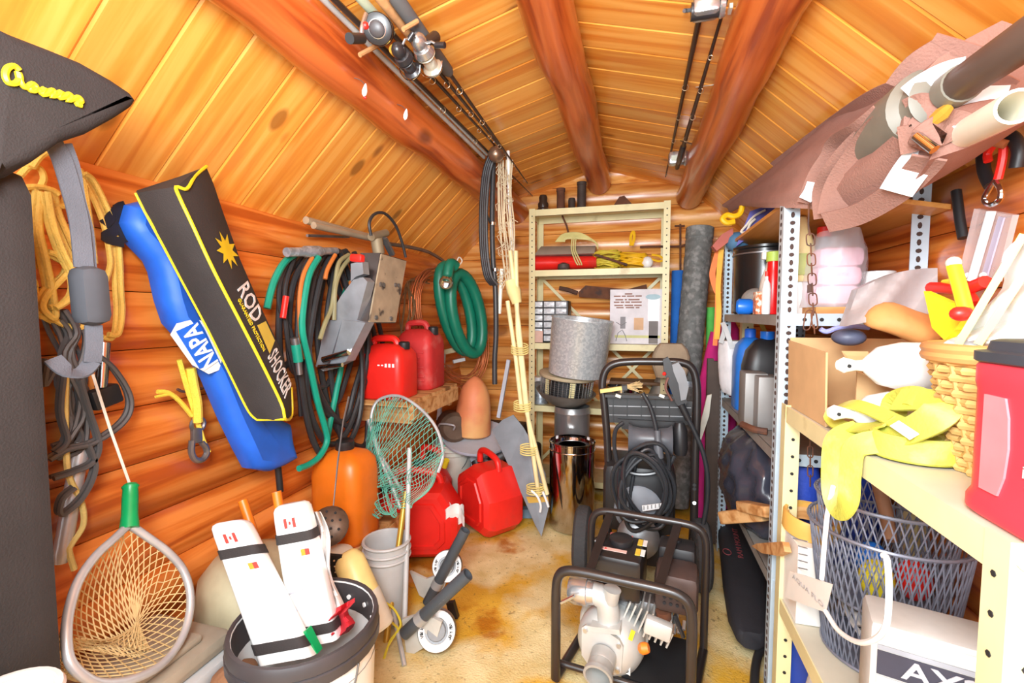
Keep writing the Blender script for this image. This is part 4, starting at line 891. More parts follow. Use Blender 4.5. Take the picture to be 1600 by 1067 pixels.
for (x, y) in ((812, 545), (816, 634), (826, 702), (836, 764)):
    for e in range(4): obj('lashing', MB().tube([bn(x + 13 * math.cos(a), y - 5 + 3.5 * e + 4 * math.sin(a), .07 + .02 * math.sin(a)) for a in [2 * math.pi * k / 14 for k in range(14)]], .0035, 6, closed=True), m_prope, t)
obj('cord_end', MB().tube(spline([bn(x, y, .09) for x, y in ((830, 766), (840, 776), (845, 790), (844, 800))], 4), .006, 7), m_white, t); obj('cord_end', MB().tube(spline([bn(x, y, .09) for x, y in ((848, 768), (853, 780), (857, 792))], 4), .006, 7), m_white, t)
# black hoses hanging from the purlin
def hq_(x, y, d=0): return PY(x, y, 2.17 - d)
mb = MB()
for k in range(4): mb.tube(spline([hq_(x + 3 * k, y, .01 * k) for x, y in ((768, 236), (756, 270), (751, 330), (752, 390), (758, 430), (768, 445))], 6), .009, 8)
mb.tube(spline([hq_(x, y) for x, y in ((771, 250), (769, 330), (770, 400), (774, 450), (775, 520), (773, 560), (773, 600))], 6), .013, 10)
mb.tube(spline([hq_(x, y) for x, y in ((756, 290), (760, 330), (768, 356), (770, 380))], 5), .005, 6); obj('hanging_hose', mb, m_hblk, label='black hoses hanging from the purlin beside the folded net', cat='hose')
for y, lb in ((352, 'small bright clamp where the thin hose joins the hanging black hose'), (424, 'small bright clamp low on the hanging black hose, below the loops')): obj('hose_clamp', MB().lathe([(.016, 0), (.016, .014)], hq_(770 if y < 400 else 774, y), (0, 0, 1), 14), m_chrome, label=lb, cat='clamp', group='clamps on the hanging hose')
t = thing('brass_ball', hq_(775, 250, .12), 'dull brass ball hanging under the end of the fishing rods', 'ball'); c = hq_(775, 241, .06)
obj('ball', MB().sph(c, .038, 20, 12), mat('dull_brass', rgb(150, 122, 100), .3, .7), t); obj('ring', MB().tube([c + V((.014 * math.cos(a), 0, .05 + .014 * math.sin(a))) for a in [k * .5236 for k in range(12)]], .003, 6, closed=True), m_chrome, t)
# ================================================================ back wall: cream steel shelving and what stands on it
SYF, SYB, SX0, SX1 = 2.82, 3.09, -.66, .18
SZ = (.10, .565, .966, 1.424, 1.80)
t = thing('steel_shelving', ((SX0 + SX1) / 2, SYF, 0), 'cream painted steel shelving unit against the back log wall', 'shelving')
def lpost(x, y, z1, sx, sy, w_, th=.0025):
    return MB().prism([(x + sx * a, y + sy * b, 0) for a, b in ((0, 0), (w_, 0), (w_, th), (th, th), (th, w_), (0, w_))], (0, 0, z1))
def angle_post(t, x, y, z1, sx, sy, m=m_cream, w_=.038, holes=None):
    """L-shaped post with its corner at x, y; flanges run sx, sy; rows of holes"""
    p = obj('post', lpost(x, y, z1, sx, sy, w_), m, t, smooth=False)
    if holes:
        hb = MB(); z = .05
        while z < z1 - .02:
            hb.cyl((x + sx * w_ * .5, y - sy * .0006, z), (x + sx * w_ * .5, y + sy * .0035, z), .0042, n=6); z += holes
        obj('punched_holes', hb, m_ink, p, kind='stuff')
    return p
for x, sx in ((SX0, 1), (SX1, -1)):
    angle_post(t, x, SYF, 1.806, sx, 1, holes=.038); angle_post(t, x, SYB, 1.806, sx, -1)
for z in SZ:
    mb = MB(); xc, yc = (SX0 + SX1) / 2, (SYF + SYB) / 2; L_, D_ = SX1 - SX0 - .012, SYB - SYF - .012
    mb.box((xc, yc, z - .001), (L_, D_, .002)); mb.box((xc, SYF + .008, z - .02), (L_, .002, .04)); mb.box((xc, SYB - .008, z - .02), (L_, .002, .04)); mb.box((SX0 + .008, yc, z - .02), (.002, D_, .04)); mb.box((SX1 - .008, yc, z - .02), (.002, D_, .04)); mb.box((xc, SYF + .014, z - .039), (L_, .014, .002))
    obj('shelf_board', mb, m_cream, t, smooth=False)
obj('cross_brace', MB().boxp((SX0 + .02, SYB + .003, .98), (SX1 - .02, SYB + .003, .12), .002, .02), m_cream, t, smooth=False); obj('cross_brace', MB().boxp((SX1 - .02, SYB + .006, .98), (SX0 + .02, SYB + .006, .12), .002, .02), m_cream, t, smooth=False)
obj('cross_brace', MB().boxp((SX0 + .02, SYB + .003, 1.40), (SX1 - .02, SYB + .003, .60), .002, .02), m_cream, t, smooth=False); obj('cross_brace', MB().boxp((SX1 - .02, SYB + .006, 1.40), (SX0 + .02, SYB + .006, .60), .002, .02), m_cream, t, smooth=False)
bs = lambda x, y, d=0: PY(x, y, 2.95 - d)
def on(px, z, Y): p = PY(px, 500, Y); return V((p.x, Y, z))
# on top
TZ = 1.802
c = on(848, TZ, 2.95); obj('insulator', MB().lathe([(.044, 0), (.046, .02), (.032, .035), (.035, .06), (.026, .075), (.028, .10), (.022, .115), (0, .115)], c, n=20), mat('brown_glaze', rgb(66, 50, 40), .3), label='squat dark brown insulator on top of the shelving', cat='insulator')
c = on(875, TZ, 2.95); obj('pipe_nipple', MB().lathe([(.030, 0), (.030, .02), (.026, .022), (.026, .13), (.029, .132), (.029, .15), (.02, .15), (.02, .05), (0, .05)], c, n=18), m_rust, label='short rusty pipe standing on top of the shelving', cat='pipe')
c = on(907, TZ, 2.95); obj('pipe_nipple', MB().lathe([(.038, 0), (.038, .015), (.028, .02), (.028, .16), (.031, .162), (.031, .18), (.022, .18), (.022, .05), (0, .05)], c, n=18), mat('dark_iron', rgb(80, 66, 58), .7, .3, var=.25), label='tallest dark iron pipe on top of the shelving', cat='pipe')
c = on(892, TZ, 2.97); obj('iron_fitting', MB().lathe([(.026, 0), (.03, .012), (.022, .03), (.024, .075), (.02, .09), (0, .092)], c, n=14), mat('dark_iron', rgb(80, 66, 58)), label='small black bottle shaped fitting between the two pipes on the shelving', cat='fitting')
c = on(970, TZ, 2.95); obj('iron_wedge', MB().prism([c + V((-.07, 0, 0)), c + V((.08, 0, 0)), c + V((.01, 0, .08)), c + V((-.02, 0, .075))], (0, .06, 0)), m_rust, label='rusty iron wedge on top of the shelving under the ridge log', cat='wedge', smooth=False)
# upper shelf
UZ = 1.426
t = thing('fender_cushion', on(875, UZ, 2.94), 'red and grey boat cushion on the upper shelf', 'cushion'); xa, xb = on(833, 0, 2.94).x, on(932, 0, 2.94).x
def roll(f): return [V((xa + (xb - xa) * f, 2.94 + .07 * math.cos(a), UZ + .052 + .05 * math.sin(a) * (1 - .25 * f))) for a in [2 * math.pi * k / 14 for k in range(14)]]
obj('red_roll', MB().loft([roll(f) for f in (0, .04, .3, .5, .52, .8, 1)]), m_red, t)
obj('grey_pad', MB().loft([[V((xa + .02 + (xb - xa) * .92 * f, 2.87 + .02 * f, UZ + .10)), V((xa + .05 + (xb - xa) * .85 * f, 2.95, UZ + .165 - .01 * f)), V((xa + .05 + (xb - xa) * .85 * f, 3.02, UZ + .15)), V((xa + .02 + (xb - xa) * .92 * f, 3.02, UZ + .09))] for f in (0, .5, 1)]), mat('grey_vinyl', rgb(178, 164, 150), .6), t, ang=60)
mb = MB()
for k in range(8): mb.tube(spline([bs(868 + 2 * k, 378, .07), bs(880 + k, 366 + k, .07), bs(905 + 2 * k, 364 + 1.5 * k, .07), bs(925 + k, 374 + k, .07), bs(934, 382 + k, .07)], 5), .004, 5)
for k in range(3): mb.tube(spline([bs(894 + 3 * k, 372, .09), bs(893 + 3 * k, 390, .11), bs(899 + 4 * k, 408, .11), bs(903 + 3 * k, 414, .10)], 5), .004, 5)
obj('pale_line', mb, mat('pale_green_line', rgb(214, 206, 138), .7), label='hank of pale green line thrown over the boat cushion', cat='line')
def heap(name, px, rx, z, Y, ry, m, label, cat, turns=16, r=.005, hh=.05):
    mb = MB(); c = on(px, z, Y); w_ = mpp(c)
    for k in range(turns):
        zz = r + hh * (k / turns); s_ = rnd(.65, 1.0); ph = rnd(0, 6.28); tl = rnd(-.35, .35)
        mb.tube([c + V((rx * w_ * s_ * math.cos(a) + rnd(-.001, .001), ry * s_ * math.sin(a), zz + .016 + .016 * math.sin(a + ph) + tl * .03 * math.cos(a))) for a in [2 * math.pi * i / 20 for i in range(20)]], r, 6, closed=True)
    return obj(name, mb, m, label=label, cat=cat)
heap('line_coil', 947, 23, UZ, 2.93, .06, mat('yellow_green_line', rgb(216, 196, 60), .6), 'coil of yellow green line in the middle of the upper shelf', 'line', 22, .0045, .09)
heap('rope_coil', 988, 22, UZ, 2.92, .055, mat('golden_line', rgb(238, 186, 20), .6), 'coil of golden yellow rope beside the white ball', 'rope', 22, .0055, .07)
mb = MB(); mb.tube(spline([bs(x, y, .05) for x, y in ((985, 384), (986, 368), (990, 362), (991, 372), (988, 384))], 4), .009, 6); obj('rope_end', mb, mat('golden_line', rgb(238, 186, 20)), label='yellow rope end sticking up behind the golden rope coil', cat='rope'); mb = MB(); mb.tube(spline([bs(x, y, .06) for x, y in ((1018, 398), (1030, 400), (1037, 406), (1028, 408), (1016, 404))], 4), .007, 6); obj('rope_end', mb, mat('golden_line', rgb(238, 186, 20)), label='loose yellow rope end on the upper shelf by the post', cat='rope')
c = on(1010, UZ, 2.90); obj('white_ball', MB().sph(c + V((0, 0, .036)), (.034, .034, .036), 18, 12), m_white, label='small white ball on the upper shelf', cat='ball')
mb = MB(); mb.tube(spline([bs(x, y, .10) for x, y in ((930, 398), (950, 404), (968, 410), (980, 414))], 4), .008, 7); obj('iron_tool', mb, m_rust, label='rusty iron rod tool along the front of the upper shelf', cat='tool')
obj('tin_lump', MB().lathe([(.03, 0), (.04, .01), (.035, .035), (.01, .045), (0, .045)], on(880, UZ, 2.86), n=10), mat('dark_tin', rgb(92, 80, 76), .6, .4), label='dark tin lump in front of the red cushion', cat='tin')
mb = MB(); mb.tube(spline([bs(x, y) for x, y in ((877, 326), (879, 338), (885, 352), (888, 364))], 4), .006, 7); mb.sph(bs(877, 327), .012, 8, 6); obj('iron_hook', mb, m_rust, label='rusty iron hook hanging under the top shelf', cat='hook')
mb = MB(); mb.tube(spline([PY(x, y, 3.06) for x, y in ((1000, 386), (1030, 385), (1060, 385), (1072, 382))], 3), .007, 7); mb.tube([PY(1063, 350, 3.06), PY(1063, 500, 3.06)], .006, 7); mb.tube([PY(1054, 353, 3.06), PY(1070, 353, 3.06)], .006, 7); obj('iron_auger', mb, m_rust, label='rusty iron rod with cross bars standing behind the blue foam', cat='rod')
# organiser shelf
OZ = .968
t = thing('drawer_organiser', on(857, OZ, 2.90), 'small parts organiser with clear drawers on the middle shelf', 'organiser')
xa, xb = PY(830, 500, 2.86).x, PY(886, 500, 2.86).x; z1 = PY(850, 470, 2.86).z; nr = 6; dz = (z1 - OZ - .006) / nr; dx = (xb - xa) / 3
obj('cabinet', MB().box(((xa + xb) / 2, 2.935, (OZ + z1) / 2), (xb - xa + .01, .13, z1 - OZ), bev=.003), m_black, t)
m_clear = mat('clear_drawer', rgb(216, 220, 226), .2, var=.25, scale=60)
for i in range(nr):
    for j in range(3): d_ = obj('drawer', MB().box((xa + dx * (j + .5), 2.867, OZ + .005 + dz * (i + .5)), (dx * .88, .01, dz * .8), bev=.002), m_clear, t); obj('pull', MB().box((xa + dx * (j + .5), 2.859, OZ + .005 + dz * (i + .3)), (dx * .3, .006, .004)), m_white, d_, smooth=False)
obj('pink_card', MB().box(on(838, OZ + .038, 2.845), (.085, .006, .074)), mat('pink_card', rgb(222, 182, 166), .8), label='pink card leaning against the drawer organiser', cat='card', smooth=False)
mb = MB(); c = on(896, OZ, 2.93)
for k in range(14): mb.tube([c + V((.034 * math.cos(a) * (1 - .02 * k), .03 * math.sin(a), .02 + .009 * k + .006 * math.cos(a))) for a in [2 * math.pi * i / 16 for i in range(16)]], .0055, 6, closed=True)
mb.tube(spline([c + V(p) for p in ((.02, -.02, .10), (.06, -.02, .06), (.11, -.02, .04), (.16, -.02, .06), (.20, -.01, .065))], 5), .008, 7); obj('blue_rope', mb, mat('blue_rope', rgb(52, 52, 196), .6, bump=.5, bscale=200), label='coil of blue rope beside the drawer organiser', cat='rope')
obj('brown_jar', MB().lathe([(.04, 0), (.045, .01), (.045, .07), (.03, .085), (.03, .10), (0, .10)], on(933, OZ, 2.97), n=16), mat('brown_jar', rgb(112, 70, 36), .3), label='brown jar behind the printed box', cat='jar')
t = thing('printed_box', on(995, OZ, 2.89), 'white box printed with a burner and cooker picture', 'box'); xa, xb = PY(953, 500, 2.86).x, PY(1036, 500, 2.86).x; z1 = PY(995, 452, 2.86).z; H = z1 - OZ
obj('carton', MB().box(((xa + xb) / 2, 2.92, (OZ + z1) / 2), (xb - xa, .12, H)), mat('box_white', rgb(226, 222, 226), .6), t, smooth=False)
bxp = lambda u, v, e=.001: V((xa + (xb - xa) * u, 2.86 - e, z1 - H * v))
m_bt = mat('brown_print', rgb(150, 110, 96), .7); m_gp = mat('grey_print', rgb(150, 148, 152), .7)
def plate(name, u0, v0, u1, v1, m, e=.001): return obj(name, MB().prism([bxp(u0, v0, e), bxp(u1, v0, e), bxp(u1, v1, e), bxp(u0, v1, e)], (0, .0008, 0)), m, t, smooth=False)
for v, words in ((.07, (.28, .42)), (.11, (.07, .2, .22, .30, .32, .46, .48, .6)), (.175, (.1, .25, .28, .32, .35, .56)), (.22, (.07, .18, .2, .27, .29, .38, .4, .6)), (.28, (.08, .25, .28, .44, .46, .6)), (.32, (.12, .26, .30, .46, .49, .56))):
    for k in range(0, len(words), 2): plate('print_word', words[k], v, words[k + 1], v + .025, m_bt)
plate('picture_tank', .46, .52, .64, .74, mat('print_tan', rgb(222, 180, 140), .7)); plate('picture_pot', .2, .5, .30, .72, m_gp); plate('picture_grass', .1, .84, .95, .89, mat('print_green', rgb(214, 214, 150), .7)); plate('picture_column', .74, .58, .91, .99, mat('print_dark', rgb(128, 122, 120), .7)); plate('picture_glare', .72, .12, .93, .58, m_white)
obj('picture_bowl', MB().prism([bxp(.68 + .13 + .14 * math.cos(a), .14 + .05 * math.sin(a), .0015) for a in [2 * math.pi * k / 18 for k in range(18)]], (0, .0005, 0)), mat('print_blue', rgb(176, 206, 216), .7), t, smooth=False)
for k, pl in enumerate((((.12, .95), (.16, .8), (.24, .74), (.3, .85), (.33, .95)), ((.12, .6), (.22, .66), (.32, .6)))): obj('picture_line', MB().tube([bxp(*q, .001) for q in pl], .0022, 4), m_gp, t)
t = thing('hand_saw', bs(905, 455), 'rusty old saw with a wooden handle behind the printed box', 'saw'); sw = lambda x, y: PY(x, y, 3.03)
obj('handle', MB().tube(spline([sw(874, 450), sw(888, 453), sw(902, 458)], 4), .014, 8), mat('dark_handle', rgb(88, 58, 44), .6), t); obj('blade', MB().prism([sw(x, y) for x, y in ((904, 456), (915, 446), (980, 452), (1010, 444), (1012, 455), (960, 468), (905, 464))], (0, .004, 0)), m_rust, t, smooth=False)
# ---------------------------------------------------------------- stacked chimney parts in front of the shelving
CXp, CYp = -.36, 2.665
t = thing('chimney_pipe', (CXp, CYp, 0), 'streaked galvanised chimney pipe standing behind the bright stainless one', 'pipe')
obj('pipe', MB().lathe([(.104, 0), (.104, .25), (.107, .255), (.104, .26), (.104, .56), (.107, .565), (.104, .57), (.104, .60), (.10, .60), (.10, .3), (0, .3)], (CXp, CYp, .008), n=32), mat('streaked_galv', rgb(182, 182, 182), .3, .7, var=.3, scale=8, stretch=(1, 1, .3)), t)
t = thing('flue_cap', (CXp - .045, CYp, .605), 'shallow dull metal flue cap with wire mesh on the chimney pipe', 'flue cap'); q = V((CXp - .045, CYp, .612)); ax = V((.10, -.06, 1)).normalized()
obj('dish', MB().lathe([(.07, 0), (.10, .012), (.15, .05), (.178, .085), (.172, .085), (.14, .052), (.09, .018), (0, .016)], q, ax, 32), mat('dull_tin', rgb(150, 144, 136), .45, .6, var=.15), t)
mb = MB(); 
for k in range(40):
    a = 2 * math.pi * k / 40; u, w_ = frame(ax); d_ = u * math.cos(a) + w_ * math.sin(a); mb.tube([q + d_ * .15 + ax * .06, q + d_ * .155 + ax * .165], .0012, 3)
for z in [.07 + .012 * i for i in range(9)]: mb.tube([q + (u * math.cos(a) + w_ * math.sin(a)) * .154 + ax * z for a in [2 * math.pi * k / 32 for k in range(32)]], .0012, 3, closed=True)
obj('wire_mesh', mb, m_steel, t, kind='stuff')
for a in (-2.3, -1.2, .2, 1.6): d_ = V((math.cos(a), math.sin(a), 0)); obj('strap', MB().boxp(q + d_ * .14 + ax * .05, q + d_ * .148 + ax * .17, .03, .003, d_), m_cream, t, smooth=False)
obj('core', MB().lathe([(.09, .03), (.09, .165)], q, ax, 20), mat('dark_core', rgb(60, 60, 62), .6, .3), t)
obj('top_board', MB().lathe([(.165, .172), (.168, .176), (.168, .19), (.16, .193)], q, ax, 32), mat('weathered_board', rgb(190, 172, 140), .7), t)
t = thing('galvanised_drum', q + ax * .2, 'wide galvanised sheet metal cylinder tilted on top of the flue cap', 'cylinder'); q2 = q + ax * .196 + V((.055, -.05, 0)); ax2 = V((.11, -.05, 1)).normalized()
obj('wall', MB().lathe([(.158, 0), (.160, .004), (.172, .31), (.176, .315), (.176, .32), (.168, .318), (.155, .01), (0, .008)], q2, ax2, 40), mat('spangled_galv', rgb(204, 212, 216), .36, .45, var=.1, scale=30, col2=rgb(222, 228, 230), c2lo=.5, c2hi=.54, c2scale=70), t)

c = PZ(893, 832, 0); c.y += .075; c.x -= .01
t = thing('stainless_pipe', (c.x, c.y, 0), 'mirror bright stainless chimney pipe standing on the carpet', 'pipe')
obj('outer_wall', MB().lathe([(.118, 0), (.121, .006), (.121, .452), (.124, .455), (.124, .462), (.118, .464), (.118, .446), (.072, .440), (.072, .1), (0, .1)], (c.x, c.y, .010), n=40), mat('mirror_stainless', rgb(196, 190, 188), .09, 1, var=.04), t)
obj('bead', MB().tube([V((c.x + .122 * math.cos(a), c.y + .122 * math.sin(a), .43)) for a in [2 * math.pi * k / 40 for k in range(40)]], .003, 6, closed=True), m_chrome, t)
t = thing('pipe_elbow', on(846, .567, 2.90), 'small galvanised pipe elbow on the low shelf', 'elbow'); c = on(845, .567, 2.90)
obj('elbow', MB().tube(spline([c, c + V((0, 0, .05)), c + V((-.01, -.005, .09)), c + V((-.005, -.02, .13))], 5), [.046, .046, .046, .046, .046, .044, .042, .042, .04, .036, .034, .034, .034, .034, .034, .034], 16), m_galv, t); obj('crimp', MB().lathe([(.048, 0), (.049, .01), (.047, .03)], c, n=20), m_galv, t)
obj('white_canister', MB().lathe([(.05, 0), (.055, .01), (.055, .14), (.05, .16), (0, .16)], on(842, .567, 3.0), n=18), m_white, label='white canister behind the pipe elbow on the low shelf', cat='canister')
t = thing('steel_pot', on(975, .567, 2.97), 'shallow stainless pot on the low shelf behind the pressure washer', 'pot'); obj('bowl', MB().lathe([(.09, 0), (.10, .01), (.105, .12), (.112, .125), (.112, .13), (.1, .128), (.095, .02), (0, .015)], on(975, .567, 2.96), n=28), m_chrome, t)
obj('dust_tray', MB().box(on(1000, .72, 2.98), (.36, .16, .02), bev=.004), mat('brown_tray', rgb(120, 88, 60), .6), label='brown tray lying across the pot on the low shelf', cat='tray')
mb = MB(); c = PY(1048, 556, 2.70); mb.loft([[c + V((x * sx, y, z)) for x, y in rrect(.2, .10, .03, 3)] for z, sx in ((-.12, .8), (-.06, 1), (0, 1.0), (.04, .85), (.07, .6))]); obj('paper_bag', mb, mat('crumpled_paper', rgb(176, 156, 130), .9, bump=.5, bscale=20), label='crumpled brown paper bag behind the pressure washer handle', cat='bag', ang=20)
t = thing('funnel', PY(1030, 625, 2.9), 'dull grey metal funnel behind the pressure washer handle', 'funnel'); obj('cone', MB().lathe([(.10, 0), (.098, .01), (.04, .15), (.02, .20), (.018, .26)], on(1033, .567, 2.945), n=24), mat('dull_zinc', rgb(150, 144, 134), .5, .4), t)
# ---------------------------------------------------------------- rolls and long things right of the shelving
t = thing('blue_foam_roll', on(1059, .01, 2.98), 'blue foam roll standing beside the cream shelving', 'foam roll'); c = on(1058, .01, 2.98); obj('roll', MB().lathe([(.036, 0), (.038, .005), (.038, 1.40), (.036, 1.405), (.014, 1.405), (.014, 1.2), (0, 1.2)], c, n=24), mat('blue_foam', rgb(30, 104, 190), .85, bump=.4, bscale=150), t)
a, b = PY(1094, 356, 2.92), V((.24, 2.80, .02)); t = thing('corrugated_pipe', b, 'long grey mottled pipe leaning in the corner', 'pipe'); d_ = b - a
pr = [(.075, 0), (.078, .003), (.078, .06), (.074, .065)]; z = .07
while z < d_.length - .05: pr += [(.073, z), (.076, z + .008)]; z += .1
obj('pipe', MB().lathe(pr + [(.074, d_.length)], a, d_, 28), mat('mottled_grey', rgb(120, 124, 122), .7, .1, var=.25, scale=40, col2=rgb(150, 152, 150), c2scale=30), t); obj('collar', MB().lathe([(.084, 0), (.086, .01), (.086, .03), (.082, .034)], a + d_ * .55, d_, 24), m_galv, t)
obj('green_noodle', MB().tube([PY(1111, 480, 2.95), PY(1110, 560, 2.95), V((.43, 2.95, .02))], .026, 14), mat('green_foam', rgb(106, 214, 96), .85), label='green foam noodle standing behind the grey pipe', cat='foam noodle')
mb = MB(); mb.tube(spline([PY(1122, 520, 2.62), PY(1112, 560, 2.62), PY(1104, 600, 2.60), PY(1099, 640, 2.58), V((PY(1097, 800, 2.56).x, 2.56, .02))], 5), .038, 14); obj('pink_noodle', mb, mat('pink_foam', rgb(206, 36, 130), .85), label='magenta foam noodle curving in front of the grey pipe', cat='foam noodle')
c = V((.47, 2.62, .01)); obj('pink_float', MB().lathe([(.04, 0), (.05, .01), (.05, 1.06), (.03, 1.10), (0, 1.11)], c, n=18), mat('pink_foam', rgb(206, 36, 130)), label='magenta foam roll behind the slotted post', cat='foam roll')
t = thing('ratchet_strap', PY(1122, 470, 2.30), 'orange and yellow webbing strap knotted on the slotted post', 'strap'); s_ = lambda x, y, d=0: PY(x, y, 2.33 - d)
obj('webbing', MB().ribbon(spline([s_(1124, 388), s_(1117, 410), s_(1113, 430), s_(1119, 452), s_(1124, 460)], 5), .026, .003, (-.2, -1, 0)), mat('orange_web', rgb(236, 128, 66), .7), t)
obj('webbing', MB().ribbon(spline([s_(1127, 390, .01), s_(1124, 420, .01), s_(1122, 455, .01), s_(1123, 490, .01), s_(1120, 530, .01)], 5), .022, .003, (-.2, -1, 0)), mat('yellow_web', rgb(240, 180, 60), .7), t); obj('webbing', MB().ribbon(spline([s_(1121, 460), s_(1120, 500), s_(1117, 540)], 4), .02, .003, (-.2, -1, 0)), mat('orange_web', rgb(236, 128, 66)), t)
for k, (x, w_) in enumerate(((1110, 0), (1117, .0), (1123, 0))):
    a = PY(x, 560 + 4 * k, 2.42); b_ = V((a.x + .0, 2.40, .01)); obj('fence_post', MB().boxp(a, b_, .028, .035), mat('dark_brown_post', rgb(74, 58, 48), .6, var=.2), label=('slim dark brown post next to the magenta noodle', 'slim dark brown post between two others by the slotted unit', 'slim dark brown post touching the slotted unit')[k], cat='post', group='dark posts by the slotted unit', smooth=False)
mb = MB(); mb.prism([PY(x, y, 2.36) for x, y in ((1105, 618), (1112, 616), (1108, 650), (1094, 692), (1088, 690))], (0, .012, 0)); obj('white_stake', mb, m_whited, label='pointed white plastic stake leaning by the dark posts', cat='stake', smooth=False)
# ================================================================ pressure washer
m_mach = mat('machine_black', rgb(38, 37, 39), .42, var=.15); m_pbar = mat('painted_tube', rgb(46, 40, 39), .3, spec=.6); m_tyre = mat('tyre', rgb(64, 64, 66), .9, bump=1, bscale=90); m_hose2 = mat('black_hose_gloss', rgb(46, 48, 52), .3)
m_cast = mat('cast_aluminium', rgb(200, 200, 196), .42, .3, var=.1); m_bolt = mat('zinc_bolt', rgb(200, 200, 200), .3, .9)
WY_ = 2.03; wp = lambda x, y, d=0: PY(x, y, WY_ - d)
def bar(pts, r, n=12, k=6): return MB().tube(spline(pts, k), r, n)
t = thing('pressure_washer', V((.03, WY_, 0)), 'black pressure washer with a tube handle and coiled hose behind the pump', 'pressure washer')
obj('handle_frame', bar([wp(x, y) for x, y in ((950, 835), (951, 760), (949, 690), (944, 630), (941, 600), (947, 578), (962, 568), (990, 565), (1030, 565), (1062, 566), (1080, 574), (1088, 596), (1089, 640), (1086, 720), (1084, 835))], .0165), m_pbar, t)
for x in (950, 1085):
    for y in (758, 764, 786): obj('frame_bolt', MB().cyl(wp(x, y, .02), wp(x, y, .014), .007, n=10), m_bolt if y == 786 else m_ink, t)
pn = obj('accessory_panel', MB().prism([wp(x, y) for x, y in ((948, 620), (1082, 627), (1080, 664), (952, 660))], (0, .02, 0)), m_mach, t, smooth=False)
for i in range(6): obj('panel_rib', MB().boxp(wp(958 + 22 * i, 625, .003), wp(958 + 22 * i, 660, .003), .004, .004), m_black, pn, smooth=False)
for y in (634, 648): obj('panel_rib', MB().boxp(wp(952, y, .003), wp(1080, y + 3, .003), .004, .004), m_steel, pn, smooth=False)
obj('tray_lip', MB().boxp(wp(946, 617, .03), wp(1056, 620, .03), .05, .012), m_mach, t, smooth=False)
for x in (962, 1003, 1030): obj('tray_clip', MB().boxp(wp(x, 617, .06), wp(x + 8, 620, .06), .01, .012), m_whited, t, smooth=False)
# saddle the hose hangs on
a, b = wp(982, 684, .06), wp(1046, 688, .06)
obj('hose_saddle', MB().lathe([(.062, 0), (.050, .02), (.046, .05), (.046, .12), (.052, .16), (.062, .175)], a, b - a, 24), mat('saddle_grey', rgb(92, 94, 100), .35), t)
obj('saddle_bracket', MB().prism([wp(x, y, .02) for x, y in ((965, 655), (1064, 660), (1056, 676), (972, 670))], (0, .03, 0)), m_mach, t, smooth=False)
for k in range(9):
    cx, cy, rx, ry = 1006 + rnd(-8, 8), 762 + rnd(-10, 14), 38 + rnd(-5, 6), 56 + rnd(-8, 10)
    obj('hose_loop', MB().tube([wp(cx + rx * math.cos(a) + 8 * math.sin(2 * a + k), cy + ry * math.sin(a) * 1.0, .10 + .012 * k + .02 * math.sin(a + k)) for a in [2 * math.pi * i / 32 for i in range(32)]], .0085, 8, closed=True), m_hose2, t)
obj('hose_loop', bar([wp(x, y, .13) for x, y in ((974, 660), (962, 672), (960, 700), (968, 728), (990, 740), (1020, 740), (1044, 728), (1054, 712))], .0085, 8), m_hose2, t)
obj('lance_hose', bar([wp(x, y, .14) for x, y in ((1004, 614), (1016, 636), (1024, 664), (1028, 690))], .009, 10), m_hose2, t); obj('lance_end', MB().tube([wp(1027, 672, .14), wp(1028, 690, .14), wp(1028, 696, .14), wp(1030, 715, .14)], [.012, .014, .018, .018], 14), mat('saddle_grey', rgb(92, 94, 100)), t)
obj('brass_tip', MB().cyl(wp(1030, 714, .14), wp(1031, 720, .14), .011), m_gold, t)
obj('chemical_bottle', MB().tube([wp(1062, 660, .05), wp(1062, 672, .05), wp(1063, 700, .05), wp(1063, 710, .05)], [.018, .03, .03, .024], 14), m_mach, t)
obj('decal', MB().prism([wp(x, y, .03) for x, y in ((1040, 690), (1054, 672), (1058, 690), (1044, 702))], (0, .004, 0)), mat('green_tan_decal', rgb(150, 150, 96), .6, col2=rgb(20, 110, 80), c2lo=.48, c2hi=.52, c2scale=24), t, smooth=False)
obj('engine', MB().box((.02, 2.08, .36), (.30, .26, .30), bev=.04), m_mach, t); obj('engine_cover', MB().lathe([(.10, 0), (.10, .02), (.08, .03), (0, .032)], (.02, 1.95, .33), (0, -1, .1), 24), mat('cover_grey', rgb(120, 124, 132), .5), t)
obj('pump_block', MB().box((.03, 2.02, .16), (.20, .2, .13), bev=.02), m_mach, t); obj('recoil_housing', MB().lathe([(.085, 0), (.085, .03), (.06, .045), (0, .048)], (.02, 1.90, .235), (0, -1, .25), 24), m_steel, t)
lb_ = obj('label_plate', MB().prism([wp(x, y, .16) for x, y in ((1003, 790), (1036, 786), (1036, 794), (1004, 799))], (0, .004, 0)), m_wt, t, smooth=False)
for k in range(5): obj('label_print', MB().boxp(wp(1006 + 6 * k, 796 - k, .165), wp(1006 + 6 * k, 791 - k, .165), .006, .002), m_ink, lb_, smooth=False)
for x, sx in ((.272, 1), (-.215, -1)):
    w_ = obj('wheel', MB().lathe([(.06, -.034), (.125, -.034), (.142, -.022), (.145, 0), (.142, .022), (.125, .034), (.06, .034)], (x, 1.98, .150), (1, 0, 0), 32), m_tyre, t); obj('wheel_hub', MB().lathe([(.06, -.036), (.06, .036)], (x, 1.98, .150), (1, 0, 0), 20), m_steel, w_)
obj('axle', MB().cyl((-.2, 1.98, .150), (.25, 1.98, .150), .012), m_steel, t)
obj('base_frame', MB().tube(spline([(-.15, 1.98, .06), (-.15, 2.2, .06), (.19, 2.2, .06), (.19, 1.98, .06)], 5), .014, 10), m_pbar, t)
